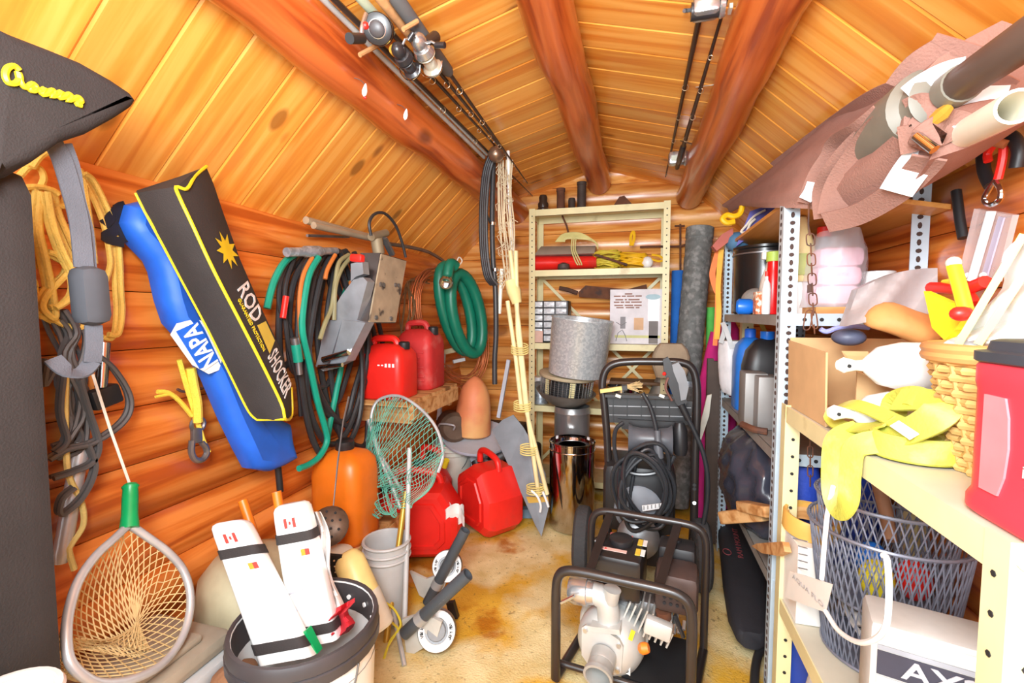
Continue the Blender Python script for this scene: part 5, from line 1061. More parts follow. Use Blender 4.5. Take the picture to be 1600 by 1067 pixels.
# trigger gun hanging on the handle
t = thing('spray_gun', wp(1060, 640, .06), 'black trigger spray gun hooked over the pressure washer handle', 'spray gun'); g = lambda x, y, d=0: wp(x, y, .07 + d)
obj('gun_body', MB().prism([g(x, y) for x, y in ((1036, 562), (1044, 558), (1056, 580), (1068, 612), (1074, 628), (1066, 642), (1056, 630), (1046, 604), (1038, 584))], (0, .035, 0)), m_mach, t, ang=20)
obj('grip', MB().prism([g(x, y, .01) for x, y in ((1050, 570), (1060, 566), (1070, 580), (1076, 604), (1072, 624), (1064, 626), (1060, 600), (1052, 580))], (0, .05, 0)), mat('grip_grey', rgb(128, 130, 134), .4), t, ang=20)
obj('trigger', MB().tube(spline([g(1044, 590, .01), g(1040, 606, .02), g(1050, 626, .01)], 4), .005, 6), mat('trigger_brown', rgb(120, 80, 70), .5), t); obj('safety', MB().sph(g(1038, 584, .01), .008, 8, 6), m_red, t)
obj('gun_hose', bar([g(x, y) for x, y in ((1064, 634), (1074, 652), (1086, 676), (1098, 706), (1105, 740), (1105, 780), (1098, 820), (1086, 850), (1076, 885))], .0095, 10), m_hose2, t); obj('hose_sleeve', MB().tube([g(1064, 632), g(1076, 656)], [.015, .012], 12), m_mach, t)
# brush and gloves on the tray
t = thing('paint_brush', wp(960, 608, .02), 'worn brush with pale bristles lying on the washer tray', 'brush'); obj('handle', MB().boxp(wp(938, 611, .03), wp(972, 606, .03), .02, .016), m_prope, t, smooth=False); obj('ferrule', MB().boxp(wp(972, 606, .03), wp(980, 605, .03), .035, .02), m_mach, t, smooth=False)
mb = MB()
for k in range(26): a = wp(980, 604 + rnd(-3, 3), .03); mb.tube([a, wp(1000 + rnd(-6, 6), 604 + rnd(-9, 9), .03 + rnd(-.01, .02))], .0016, 4)
obj('bristles', mb, mat('tan_bristle', rgb(206, 180, 130), .9), t, kind='stuff')
# ================================================================ water pump
t = thing('water_pump', V((-.01, 1.4, 0)), 'engine driven water pump in a black tube frame with a cast aluminium volute', 'water pump')
FY, RY = 1.30, 1.60; fz = lambda x, y, d=0: PY(x, y, FY - d)
xl, xr = PY(872, 950, FY).x, PY(1088, 970, FY).x; zf = PY(980, 909, FY).z; zr = PY(1000, 806, RY).z; yr = RY; rl, rr_ = PY(912, 830, RY).x, PY(1090, 850, RY).x
def hoop(x0, x1, Y, z, rb): return [V((x0, Y, .03)), V((x0, Y, z * .5)), V((x0, Y, z - rb * 1.6)), V((x0 + rb * .15, Y, z - rb * .6)), V((x0 + rb * .6, Y, z - rb * .15)), V((x0 + rb * 1.6, Y, z)), V(((x0 + x1) / 2, Y, z)), V((x1 - rb * 1.6, Y, z)), V((x1 - rb * .6, Y, z - rb * .15)), V((x1 - rb * .15, Y, z - rb * .6)), V((x1, Y, z - rb * 1.6)), V((x1, Y, z * .5)), V((x1, Y, .03))]
obj('front_hoop', bar(hoop(xl, xr, FY, zf, .05), .0145, 14, 4), m_pbar, t); obj('rear_hoop', bar(hoop(rl, rr_, RY, zr, .05), .0125, 14, 4), m_pbar, t)
for xa, xb in ((.26, .18), (.77, .77)): a, b = V((xl + (xr - xl) * xa, FY, zf)), V((rl + (rr_ - rl) * xb, RY, zr)); obj('top_bar', MB().boxp(a, b, .026, .006), m_blackm, t, smooth=False)
for x0, x1 in ((xl, rl), (xr, rr_)): obj('base_rail', MB().tube([V((x0, FY, .03)), V((x1, RY, .03))], .0145, 12), m_pbar, t)
obj('base_plate', MB().box(((xl + xr) / 2 + .09, 1.47, .055), ((xr - xl) / 2 - .01, .24, .006)), m_black, t, smooth=False)
obj('cross_member', MB().cyl((xl, 1.34, .05), (xr, 1.34, .05), .01), m_pbar, t)
# fuel tank
tk = lambda x, y, z: (x, y, z); TX0, TX1 = PY(925, 870, 1.47).x, PY(1003, 870, 1.47).x; tz = .40
tank = obj('fuel_tank', MB().box(((TX0 + TX1) / 2, 1.475, .33), (TX1 - TX0, .17, .14), bev=.018), m_blackm, t)
obj('fuel_cap', MB().lathe([(.036, 0), (.038, .004), (.038, .018), (.03, .022), (0, .022)], ((TX0 + TX1) / 2 + .002, 1.49, .400), n=24), m_mach, tank)
def sticker(x, y, w_, h_, m): return obj('sticker', MB().box((x, y, .4008), (w_, h_, .0016)), m, tank, smooth=False)
m_rs = mat('warning_red', rgb(206, 110, 100), .5); m_ys = mat('warning_yellow', rgb(226, 196, 70), .5)
xc = (TX0 + TX1) / 2
for x, y, w_, h_, m in ((xc - .005, 1.542, .075, .014, m_rs), (xc - .01, 1.435, .075, .016, mat('warning_pink', rgb(232, 190, 180), .5)), (TX1 - .018, 1.515, .016, .04, m_ys), (TX1 - .004, 1.515, .014, .04, m_wt), (TX1 - .018, 1.45, .016, .04, m_ys), (TX1 - .004, 1.45, .014, .04, m_wt)): sticker(x, y, w_, h_, m)
sp_ = obj('warning_print', MB().prism([V((xc - .042, 1.43, .402)), V((xc - .034, 1.43, .402)), V((xc - .038, 1.441, .402))], (0, 0, .0006)), m_red, tank, smooth=False)
# muffler and air cleaner
MX0, MX1 = PY(1022, 870, 1.47).x, PY(1082, 870, 1.47).x
obj('air_cleaner', MB().box(((MX0 + MX1) / 2, 1.545, .345), (MX1 - MX0, .09, .13), bev=.015), m_mach, t); mf = obj('muffler', MB().box(((MX0 + MX1) / 2 + .004, 1.44, .325), (MX1 - MX0 + .01, .12, .12), bev=.02), mat('heated_muffler', rgb(86, 70, 66), .5, .4, var=.2), t)
for i in range(5):
    for j in range(2): obj('vent_hole', MB().cyl((MX0 + .03 + .018 * i, 1.379, .30 + .018 * j), (MX0 + .03 + .018 * i, 1.377, .30 + .018 * j), .005, n=8), m_ink, mf)
obj('knob', MB().cyl(((MX0 + MX1) / 2, 1.55, .41), ((MX0 + MX1) / 2, 1.55, .418), .012), m_mach, t)
# engine block, fins
obj('crankcase', MB().box((xc + .07, 1.50, .20), (.19, .13, .11), bev=.02), m_steel, t)
for k in range(9):
    a = fz(978 + 9 * k, 946 + 3.5 * k, -.10); obj('cooling_fin', MB().box(a + V((.0, .03, -.02)), (.005, .09, .085), Matrix.Rotation(R(20), 3, 'Y')), m_cast, t, smooth=False)
obj('cylinder_cover', MB().box(fz(1034, 978, -.02), (.075, .03, .05), Matrix.Rotation(R(10), 3, 'Y'), bev=.008), m_cast, t); obj('exhaust_flange', MB().cyl(fz(1038, 965, -.10), fz(1036, 950, -.10), .022), m_rust, t)
for x, y in ((1057, 985), (1064, 984), (1072, 978)): obj('stud', MB().cyl(fz(x, y, -.04), fz(x, y - 14, -.06), .005, n=8), m_bolt, t)
obj('choke_lever', MB().boxp(fz(1058, 956, -.05), fz(1072, 990, -.04), .01, .008), m_mach, t, smooth=False)
obj('drain_cap', MB().tube([fz(1010, 1012, -.02), fz(1014, 1011, -.01), fz(1020, 1010, -.01)], [.016, .016, .012], 10), mat('orange_cap', rgb(240, 130, 40), .4), t)
# volute, flange, ports
vc = fz(951, 996, -.10); ax = V((-.06, -1, .14)).normalized(); u, w_ = frame(ax)
lo = []
for dz, s_ in ((-.05, .86), (-.045, 1.0), (-.01, 1.06), (.02, 1.02), (.05, .84), (.062, .62), (.066, .4)):
    lo.append([vc + ax * dz + (V((1, 0, 0)) * math.cos(a) + V((0, .14, 1)) * math.sin(a)) * (.098 * s_ * (1 + .09 * math.cos(a + .8))) for a in [2 * math.pi * k / 36 for k in range(36)]])
obj('volute', MB().loft(lo), m_cast, t, ang=60); obj('back_plate', MB().lathe([(.108, -.075), (.112, -.07), (.112, -.055), (.106, -.05)], vc, ax, 36), m_cast, t)
fg = vc + ax * .060 + V((-.004, 0, -.012)); 
obj('suction_flange', MB().prism([fg + V((x, 0, z)) + ax * 0 for x, z in ((-.062, .058), (-.05, .068), (.0, .07), (.05, .05), (.062, .03), (.058, -.05), (.04, -.062), (-.045, -.05), (-.062, -.03))], ax * .012), m_cast, t, smooth=False)
for x, z in ((-.05, .054), (.05, .034), (.048, -.045)): obj('flange_bolt', MB().cyl(fg + V((x, 0, z)) + ax * .012, fg + V((x, 0, z)) + ax * .020, .007, n=6), m_bolt, t)
pp = fg + V((.006, 0, -.010)); a2 = V((-.05, -.95, -.22)).normalized()
obj('suction_port', MB().lathe([(.038, 0), (.038, .03), (.036, .034), (.038, .04), (.037, .06), (.043, .064), (.043, .076), (.036, .077), (.034, .05), (.034, .02), (0, .02)], pp + ax * .01, a2, 32, cap=False), mat('worn_cast', rgb(176, 176, 172), .4, .3), t, label='open grey threaded suction port')
obj('arrow_label', MB().box(vc + ax * .052 + V((.066, 0, -.06)), (.024, .002, .024), Matrix.Rotation(R(-20), 3, 'Z')), m_wt, t, smooth=False); 
ar = vc + ax * .0545 + V((.066, -.001, -.06)); obj('arrow_print', MB().tube([ar + V((-.006, 0, .006)), ar + V((.004, -.001, .005)), ar + V((.006, -.001, -.002)), ar + V((0, 0, -.007))], .0013, 5), m_ink, t)
el = spline([fz(941, 998, -.12), fz(944, 970, -.09), fz(944, 950, -.08), fz(938, 934, -.08), fz(922, 926, -.08), fz(905, 923, -.08)], 4)
obj('outlet_foot', MB().boxp(fz(928, 976, -.06), fz(974, 978, -.06), .07, .016), m_cast, t, smooth=False); obj('outlet_riser', MB().tube([fz(950, 995, -.10), fz(951, 970, -.08)], .036, 20), m_cast, t)
obj('outlet_elbow', MB().tube(spline([fz(952, 975, -.07), fz(952, 955, -.07), fz(946, 938, -.07), (fz(930, 930, -.07)), fz(920, 930, -.07)], 5), [.034] * 14 + [.032] * 7, 20), m_cast, t); obj('filler_neck', MB().tube([fz(957, 940, -.06), fz(959, 928, -.05), fz(960, 922, -.05)], [.022, .024, .026], 16), m_cast, t)
obj('coupling', MB().tube([fz(930, 930, -.07), fz(920, 929, -.07), fz(919, 929, -.07), fz(899, 927, -.07), fz(890, 926, -.07)], [.034, .036, .042, .042, .036], 20), mat('polished_coupling', rgb(214, 214, 216), .25, .8), t); obj('cam_lever', MB().boxp(fz(902, 938, .0), fz(880, 950, .0), .01, .006), m_bolt, t, smooth=False)
obj('nameplate', MB().box(fz(960, 985, -.035), (.024, .003, .010)), m_wt, t, smooth=False); obj('yellow_label', MB().boxp(fz(993, 985, -.05), fz(988, 1000, -.05), .012, .003, (0, 1, 0)), m_yellow, t, smooth=False)
t.rotation_euler.z = R(-7)
obj('leather_scrap', MB().prism([PZ(x, y, .02) for x, y in ((985, 1067), (1000, 1052), (1040, 1050), (1062, 1058), (1090, 1075), (1080, 1100), (1000, 1100))], (0, 0, .006)), mat('orange_leather', rgb(186, 104, 40), .6), label='scrap of orange brown leather on the carpet in front of the pump', cat='scrap', smooth=False)
# ================================================================ slotted steel unit on the right
GX0, GX1, GY0, GY1 = .394, .735, 1.45, 2.37
GZ = (.366, .747, 1.148)
t = thing('slotted_shelving', (.57, 1.9, 0), 'galvanised slotted angle shelving along the right log wall', 'shelving')
def slotted(x, y, z1, sx, sy, w_=.04):
    p = obj('post', lpost(x, y, z1, sx, sy, w_), m_galvl, t, smooth=False)
    hb = MB(); z = .04; k = 0
    while z < z1 - .02:
        hy, hz = (.005, .0085) if k % 2 else (.007, .006)
        hb.prism([(x + sx * w_ * .55 + hy * math.cos(a), y - (.0012 if sy > 0 else -.0012), z + hz * math.sin(a)) for a in [math.pi * i / 4 for i in range(8)]], (0, sy * .0045, 0))
        hb.prism([(x - sx * .0012, y + sy * w_ * .55 + hy * math.cos(a), z + hz * math.sin(a)) for a in [math.pi * i / 4 for i in range(8)]], (sx * .0045, 0, 0)); z += .022; k += 1
    obj('slots', hb, mat('slot_dark', rgb(70, 50, 44), .8), p, kind='stuff')
slotted(GX0, GY0, 1.475, 1, 1); slotted(GX0, GY1, 1.49, 1, -1); slotted(GX1, GY0, 1.55, -1, 1); slotted(GX1, GY1, 1.49, -1, -1)
m_gsh = mat('dusty_steel_shelf', rgb(150, 146, 140), .6, .2, var=.15)
for z in GZ:
    xc, yc = (GX0 + GX1) / 2, (GY0 + GY1) / 2; mb = MB(); L_, D_ = GX1 - GX0 - .006, GY1 - GY0 - .006
    mb.box((xc, yc, z - .001), (L_, D_, .002)); mb.box((GX0 + .004, yc, z - .016), (.002, D_, .032)); mb.box((GX1 - .004, yc, z - .016), (.002, D_, .032)); obj('shelf_board', mb, m_gsh, t, smooth=False)
    for y, sy in ((GY0 - .001, -1), (GY1, 1)):
        e = obj('end_rail', MB().box((xc, y, z - .014), (L_, .003, .034)), m_galvl, t, smooth=False)
        if sy < 0:
            for k in range(7): obj('rail_hole', MB().cyl((GX0 + .06 + .042 * k, y - .0016, z - .014), (GX0 + .06 + .042 * k, y - .0026, z - .014), .0055, n=8), m_ink, e)
t2 = thing('cream_post_unit', (.7, 2.0, 0), 'pair of cream perforated steel posts standing inside the slotted shelving', 'post')
angle_post(t2, .50, 2.45, 1.47, 1, 1, holes=.045, w_=.05); angle_post(t2, .72, 2.44, 1.47, -1, 1, w_=.05)
obj('cross_brace', MB().boxp((.54, 2.455, 1.20), (.70, 2.455, .85), .002, .02), mat('yellow_brace', rgb(206, 176, 70), .5), t2, smooth=False); obj('cross_brace', MB().boxp((.50, 2.452, .75), (.71, 2.452, .72), .002, .02), m_cream, t2, smooth=False)
# plywood on top, tilted
m_ply = wood('plywood', rgb(214, 146, 66), rgb(226, 162, 84), rgb(196, 126, 52), 'Y', rough=.5, knots=False, coat=.1)
mb = MB(); mb.prism([(.415, GY0 - .08, 1.470), (.735, GY0 - .08, 1.405), (.735, GY1 + .03, 1.405), (.415, GY1 + .03, 1.470)], (0, 0, .012)); obj('plywood_sheet', mb, m_ply, label='plywood sheet lying on top of the slotted shelving', cat='plywood', smooth=False)
gs = lambda px, z, Y: V((PY(px, 500, Y).x, Y, z))
# under the canvas: small things on the plywood far end
mb = MB(); a = PY(1165, 345, 2.30); mb.loft([[PY(x, y, 2.30 - d) for x, y in ((1150, 385), (1172, 330), (1196, 322), (1212, 324), (1190, 352), (1168, 372))] for d in (0, .06, .12)]); obj('purple_cloth', mb, mat('purple_blue_cloth', rgb(110, 108, 186), .8), label='folded purple blue cloth on the far end of the plywood', cat='cloth', ang=30)
mb = MB(); mb.tube(spline([PY(x, y, 2.15) for x, y in ((1196, 328), (1178, 338), (1166, 352), (1158, 362), (1166, 362), (1172, 350), (1180, 342))], 5), .005, 6); obj('white_string', mb, m_wrope, label='white string loop over the purple cloth', cat='string')
t = thing('yellow_hook', PY(1150, 348, 2.12), 'yellow plastic hook strap on the end of the plywood', 'hook'); y_ = lambda x, y: PY(x, y, 2.16)
obj('hook', MB().tube(spline([y_(x, y) for x, y in ((1160, 322), (1156, 334), (1146, 338), (1136, 336), (1129, 342), (1136, 348), (1148, 346))], 5), .012, 8), mat('golden_yellow', rgb(246, 190, 20), .4), t)
obj('red_rag', MB().prism([PY(x, y, 2.25) for x, y in ((1113, 384), (1128, 366), (1145, 356), (1146, 372), (1120, 392))], (0, .05, 0)), mat('pinkish_rag', rgb(186, 104, 92), .9), label='dull red rag hanging off the far end of the plywood', cat='rag', ang=20)
obj('blue_pouch', MB().sph(PY(1152, 378, 2.28), (.05, .06, .045), 12, 8), mat('slate_blue', rgb(84, 130, 166), .7), label='slate blue pouch under the purple cloth', cat='pouch')
# ---- upper shelf of the slotted unit (z 1.148)
SZ1 = 1.149
def bottle(px, Y, z, r, h, m, label, capm=m_white, neck=.35, name='bottle', caph=.12, group=None):
    c = gs(px, z, Y); t = thing(name, c, label, 'bottle', group); hb = h * (1 - caph - .08)
    obj('body', MB().lathe([(r * .9, 0), (r, .006), (r, hb * .72), (r * .8, hb * .9), (r * neck, hb), (r * neck, h * (1 - caph))], c, n=18), m, t); obj('cap', MB().lathe([(r * neck * 1.25, h * (1 - caph)), (r * neck * 1.25, h * .99), (r * neck, h)], c, n=14), capm, t); return t
c = gs(1192, SZ1, 2.18); t = thing('black_pot', c, 'large black pot on the upper slotted shelf', 'pot'); obj('pot', MB().lathe([(.11, 0), (.12, .01), (.12, .27), (.125, .275), (.125, .285), (.11, .285), (.11, .03), (0, .03)], c, n=28), mat('glossy_black', rgb(26, 28, 30), .25), t); obj('rim_band', MB().lathe([(.127, .25), (.127, .256)], c, n=28), m_steel, t)
c = gs(1172, SZ1, 1.93); t = thing('blue_torch', c, 'blue flashlight lying on the upper slotted shelf', 'flashlight'); a, b = V((c.x - .05, 1.93, SZ1 + .030)), V((c.x + .08, 1.90, SZ1 + .026))
obj('head', MB().tube([a, a.lerp(b, .06), a.lerp(b, .35), a.lerp(b, .45)], [.022, .030, .030, .022], 16), mat('bright_blue', rgb(26, 116, 224), .3), t); obj('grip', MB().tube([a.lerp(b, .42), a.lerp(b, .75)], .022, 14), m_ink, t); obj('tail', MB().tube([a.lerp(b, .75), b], .023, 14), mat('dark_blue', rgb(22, 40, 150), .3), t)
c = gs(1180, SZ1, 2.02); obj('steel_wool', MB().sph(c + V((0, 0, .055)), (.055, .05, .05), 14, 10), mat('grey_wool', rgb(150, 146, 140), .9, bump=1, bscale=120), label='grey pad of steel wool behind the blue flashlight', cat='steel wool')
c = gs(1201, SZ1, 1.95); t = thing('spray_bottle', c, 'off white spray bottle on the upper slotted shelf', 'bottle'); obj('body', MB().lathe([(.034, 0), (.036, .005), (.036, .10), (.03, .14), (.016, .18), (.012, .205)], c, n=18), mat('offwhite_bottle', rgb(226, 220, 210), .4), t); obj('head', MB().box(c + V((-.008, -.005, .222)), (.05, .022, .03), bev=.006), m_white, t)
bottle(1206, 1.80, SZ1, .026, .22, mat('bright_red', rgb(222, 20, 24), .3), 'tall red aerosol can with a green cap beside the slotted post', capm=mat('lime_cap', rgb(176, 206, 90), .5), neck=.75, name='aerosol_can', caph=.16)
bottle(1196, 1.78, SZ1, .014, .15, m_white, 'slim white tube in front of the red aerosol can', capm=m_red, name='white_tube')
bottle(1198, 2.10, SZ1, .04, .25, mat('navy_bottle', rgb(50, 40, 110), .35), 'navy blue bottle in front of the black pot', name='navy_bottle', capm=mat('navy_bottle', rgb(50, 40, 110)))
c = gs(1190, SZ1, 1.82); obj('orange_box', MB().box(c + V((0, 0, .04)), (.05, .04, .08)), mat('orange_print', rgb(206, 110, 60), .6, col2=rgb(236, 220, 200), c2lo=.48, c2hi=.55, c2scale=50), label='small orange printed box between the flashlight and the red can', cat='box', smooth=False)
t = thing('paper_cups', gs(1246, SZ1, 1.64), 'upside down green and cream cups stacked beside the slotted post', 'cup stack'); c = gs(1246, SZ1, 1.62)
for k, (z0, z1, r0, r1, m) in enumerate(((.0, .10, .034, .032, m_white), (.10, .13, .046, .038, mat('tan_cup', rgb(226, 206, 150), .6)), (.12, .19, .048, .040, mat('sage_cup', rgb(176, 182, 110), .6)), (.185, .30, .044, .014, mat('tan_cup', rgb(226, 206, 150))))): obj('cup', MB().lathe([(r0 * .96, z0), (r0, z0 + .004), (r1, z1), (0, z1 + .002)], c, n=20), m, t)
t = thing('pink_bag', gs(1318, SZ1, 1.64), 'clear plastic bag of folded pink cloth on the upper slotted shelf', 'bag'); xa, xb = PY(1272, 460, 1.52).x, PY(1348, 460, 1.52).x; zt = PY(1310, 385, 1.52).z
m_pink = mat('pink_cloth', rgb(240, 190, 206), .8, var=.05, bump=.3, bscale=16)
for k in range(3): zz = SZ1 + .024 + (zt - SZ1 - .03) * k / 3; obj('folded_cloth', MB().box(((xa + xb) / 2 + .004 * k, 1.58, zz + (zt - SZ1) / 6), (xb - xa, .12, (zt - SZ1) / 3 * .96), bev=.022), m_pink, t)
def bagf(u, v): a = 2 * math.pi * u; k = 1 + .06 * math.sin(7 * a + 9 * v); return V(((xa + xb) / 2 + .015 * v + (xb - xa) * .64 * k * math.cos(a) * (1 - .35 * max(0, v - .7) / .3), 1.585 + .085 * k * math.sin(a), SZ1 + .02 + (zt - SZ1 + .03) * v))
obj('plastic_wrap', MB().sheet(bagf, 28, 8), mat('clear_film', rgb(244, 242, 248), .25, alpha=.35, var=.02), t); text('lettering', 'WORTH', t, V((xa + .03, 1.518, zt - .085)), (1, 0, 0), (0, 0, 1), .010, m_grey)
obj('wooden_tray', MB().box((.60, 1.555, SZ1 + .011), (.22, .16, .020)), m_wood, label='thin wooden board under the bag of pink cloth', cat='board', smooth=False)
t = thing('white_tub', gs(1384, SZ1, 1.60), 'white plastic tub with a black label beside the pink cloth bag', 'tub'); c = V((.688, 1.60, SZ1)); obj('body', MB().lathe([(.032, 0), (.034, .004), (.040, .10), (.044, .10), (.044, .125), (.04, .127), (0, .127)], c, n=24), m_white, t)
obj('label_patch', MB().box(c + V((.005, -.040, .06)), (.03, .003, .03)), m_ink, t, smooth=False); text('lettering', 'PRO', t, c + V((-.006, -.0425, .055)), (1, 0, 0), (0, 0, 1), .009, m_wt)
bottle(1282, 1.72, SZ1, .02, .285, m_mach, 'dark bottle with a red collar behind the pink cloth bag', capm=m_red, neck=.8, name='dark_bottle')
# ---- middle shelf (z .747)
SZ2 = .748
t = thing('blue_jug', gs(1172, SZ2, 2.12), 'blue plastic jug on the middle slotted shelf', 'jug'); c = gs(1173, SZ2, 2.12); obj('body', MB().loft([[c + V((x * s_, y * s_, z)) for x, y in rrect(.12, .14, .035, 4)] for z, s_ in ((0, .95), (.01, 1), (.22, 1), (.27, .85), (.30, .45), (.305, .25))]), mat('jug_blue', rgb(40, 120, 216), .35), t, ang=60); obj('cap', MB().lathe([(.02, .30), (.022, .302), (.022, .335), (.018, .34)], c, n=14), m_blue, t)
t = thing('black_oil_jug', gs(1200, SZ2, 1.95), 'black oil jug with a handle and blue label on the middle slotted shelf', 'jug'); c = gs(1200, SZ2, 1.95)
obj('body', MB().loft([[c + V((x * s_, y * s_ * .7, z)) for x, y in rrect(.17, .17, .05, 5)] for z, s_ in ((0, .95), (.01, 1), (.20, 1), (.26, .85), (.30, .5), (.31, .22))]), m_mach, t, ang=60); obj('cap', MB().lathe([(.022, .30), (.025, .305), (.025, .335)], c, n=14), mat('bright_blue', rgb(26, 116, 224)), t); obj('label_band', MB().box(c + V((-.01, -.060, .115)), (.12, .004, .08)), mat('label_blue', rgb(60, 110, 190), .5, col2=rgb(220, 220, 226), c2lo=.48, c2hi=.54, c2scale=40), t, smooth=False)
for k, (px, Y, w_, h_) in enumerate(((1180, 1.84, .075, .19), (1200, 1.78, .07, .185))): obj('grey_tin', MB().box(gs(px, SZ2 + h_ / 2, Y), (w_, .10, h_), bev=.004), mat('dull_grey_tin', rgb(148, 146, 144), .5, .3, var=.08), label=('dull grey rectangular tin next to the white plastic sack', 'dull grey rectangular tin next to the slotted post')[k], cat='tin', group='grey tins on the middle shelf')
t = thing('plastic_sack', gs(1140, .80, 2.20), 'white plastic grocery bag hanging on the slotted post', 'bag'); h_ = lambda x, y, d=0: PY(x, y, 2.26 - d)
mb = MB(); lo = []
for y, x0, x1 in ((532, 1124, 1160), (550, 1122, 1163), (575, 1122, 1163), (600, 1124, 1163), (612, 1128, 1160), (616, 1136, 1152)):
    a, b = h_(x0, y), h_(x1, y); c = (a + b) / 2; rx = (b - a).length / 2; lo.append([c + V((rx * math.cos(q) * (1 + .05 * math.sin(5 * q + y)), .06 * math.sin(q) * (1 + .1 * math.sin(4 * q + y)), 0)) for q in [2 * math.pi * k / 24 for k in range(24)]])
obj('sack', mb.loft(lo), mat('white_film', rgb(228, 228, 230), .5, bump=.6, bscale=40), t); obj('sack_handle', MB().ribbon(spline([h_(1126, 536, .05), h_(1132, 515, .03), h_(1129, 504, .03), h_(1136, 520, .05), h_(1144, 545, .06)], 4), .02, .003, (0, -1, 0)), m_greyp, t)
obj('copper_offcut', MB().tube(spline([gs(1165, SZ2 + .012, 1.75), gs(1185, SZ2 + .012, 1.68), gs(1205, SZ2 + .012, 1.66)], 4), .012, 8), m_rust, label='rusty pipe offcut lying on the middle slotted shelf', cat='pipe')
obj('wire_bundle', MB().tube([V((.46, 1.95, .60)) + V((.03 * math.cos(a), .03 * math.sin(a), .012 * math.sin(3 * a))) for a in [2 * math.pi * k / 20 for k in range(20)]], .012, 6, closed=True), m_greyp, label='small loop of grey wire tied under the middle slotted shelf', cat='wire')
# ---- lower: black rubbish bag, split wood, black soft case
t = thing('black_rubbish_bag', V((.54, 2.0, GZ[0])), 'shiny black plastic rubbish bag bulging out of the slotted shelving', 'rubbish bag')
mb = MB(); lo = []
for kz in range(21):
    f = kz / 20; z = .365 * f; r_ = .19 * (1 - abs(2 * f - .75) ** 3.2 * .32) * (1 if f < .8 else math.sqrt(max(.02, 1 - ((f - .8) / .2) ** 2) )); ring = []
    for k in range(64):
        a = 2 * math.pi * k / 64; fold = .10 * abs(math.sin(4.5 * a + 3 * f)) + .06 * math.sin(11 * a + 9 * f) + .05 * math.sin(17 * a - 14 * f) + .03 * math.sin(31 * f + 3 * a)
        ring.append(V((.50 - .015 * math.sin(3 * f) + r_ * .80 * math.cos(a) * (.93 + fold * (.5 + .5 * f)), 1.93 + r_ * 1.5 * math.sin(a) * (.95 + fold * .5), GZ[0] + .002 + z)))
    lo.append(ring)
obj('sack', mb.loft(lo), mat('black_film', rgb(58, 60, 72), .24, bump=1.0, bscale=14, spec=.8), t, ang=60)
for k, (a, b, w_, lb) in enumerate(((PY(1133, 808, 1.78), PY(1200, 802, 1.62), .06, 'split piece of firewood poking out of the lower slotted shelf'), (PY(1160, 790, 1.70), PY(1206, 800, 1.55), .05, 'short orange split of firewood on top of another piece'))): obj('firewood', MB().boxp(a, b, w_, .045 - .01 * k, bev=.006), m_wood, label=lb, cat='firewood', group='firewood on the lower slotted shelf', ang=20)
t = thing('black_soft_case', V((.35, 1.72, .01)), 'long black soft case with red lettering lying on the carpet under the shelving', 'case'); cs = lambda x, y, z: PZ(x, y, z)
mb = MB(); lo = []
for (xa_, xb_, y_) in ((1118, 1168, 800), (1124, 1180, 830), (1128, 1190, 865), (1132, 1196, 905), (1140, 1200, 955), (1152, 1198, 985), (1160, 1190, 990)):
    a, b = PZ(xa_, y_, .09), PZ(xb_, y_, .09); c = (a + b) / 2; c.z = .065; hx = (b - a).length / 2; hz = .055 if y_ < 980 else .03; lo.append([c + V((hx * math.copysign(abs(math.cos(q)) ** .6, math.cos(q)), 0, hz * math.copysign(abs(math.sin(q)) ** .7, math.sin(q)))) for q in [2 * math.pi * k / 20 for k in range(20)]])
obj('case_body', mb.loft(lo), mat('case_black', rgb(40, 40, 46), .75, bump=.3, bscale=200), t, ang=60)
a = PZ(1158, 846, .122); b = PZ(1166, 802, .122); text('lettering', 'RAM MOUNT', t, PZ(1162, 872, .124), PZ(1152, 828, .124) - PZ(1162, 872, .124), V((-1, 0, 0)), .022, mat('dull_red_print', rgb(150, 70, 76), .7), width=(PZ(1162, 872, .122) - PZ(1150, 826, .122)).length)
c = PZ(1136, 862, .124); obj('round_badge', MB().tube([c + V((.016 * math.cos(a), .026 * math.sin(a), 0)) for a in [2 * math.pi * k / 18 for k in range(18)]], .002, 5, closed=True), mat('dull_red_print', rgb(150, 70, 76)), t)
mb = MB(); mb.tube(spline([PZ(x, y, .02) for x, y in ((1178, 1080), (1180, 1045), (1186, 1020), (1200, 1010), (1222, 1010), (1236, 1018))], 5), .013, 10); obj('rubber_hose', mb, m_hblk, label='short black rubber hose on the carpet beside the slotted post', cat='hose')
# ---- rusty chain hanging from the plywood, near end of the slotted unit
t = thing('rusty_chain', PY(1266, 300, 1.30), 'rusty wire chain hanging in front of the slotted shelving', 'chain'); ch = lambda x, y: PY(x, y, 1.335)
def link(xa, ya, xb, yb, w_, k, m=m_rust):
    a, b = ch(xa, ya), ch(xb, yb); d_ = (b - a); u = V((1, 0, 0)) if k % 2 == 0 else V((.35, .9, 0)); pts = [a + u * w_ * .7, a - d_ * .06, a - u * w_ * .7, a - u * w_ + d_ * .2, b - u * w_ - d_ * .2, b - u * w_ * .7, b + d_ * .06, b + u * w_ * .7, b + u * w_ - d_ * .2, a + u * w_ + d_ * .2]
    return obj('link', MB().tube(spline(pts, 3, True), .0016, 6, closed=True), m, t)
obj('wire', MB().tube([ch(1264, 318), ch(1263, 350), ch(1265, 368)], .002, 6), m_rust, t)
yy = 366; k = 0
while yy < 480: link(1266 + .6 * k, yy, 1267 + .6 * k, yy + 17, .006 if k % 2 else .009, k); yy += 15.5; k += 1
link(1265, 486, 1260, 514, .008, 0); link(1271, 488, 1274, 512, .006, 0); link(1272, 508, 1273, 521, .005, 1)
yy = 668
while yy < 750: link(1266, yy, 1266, yy + 16, .006, k); yy += 15; k += 1
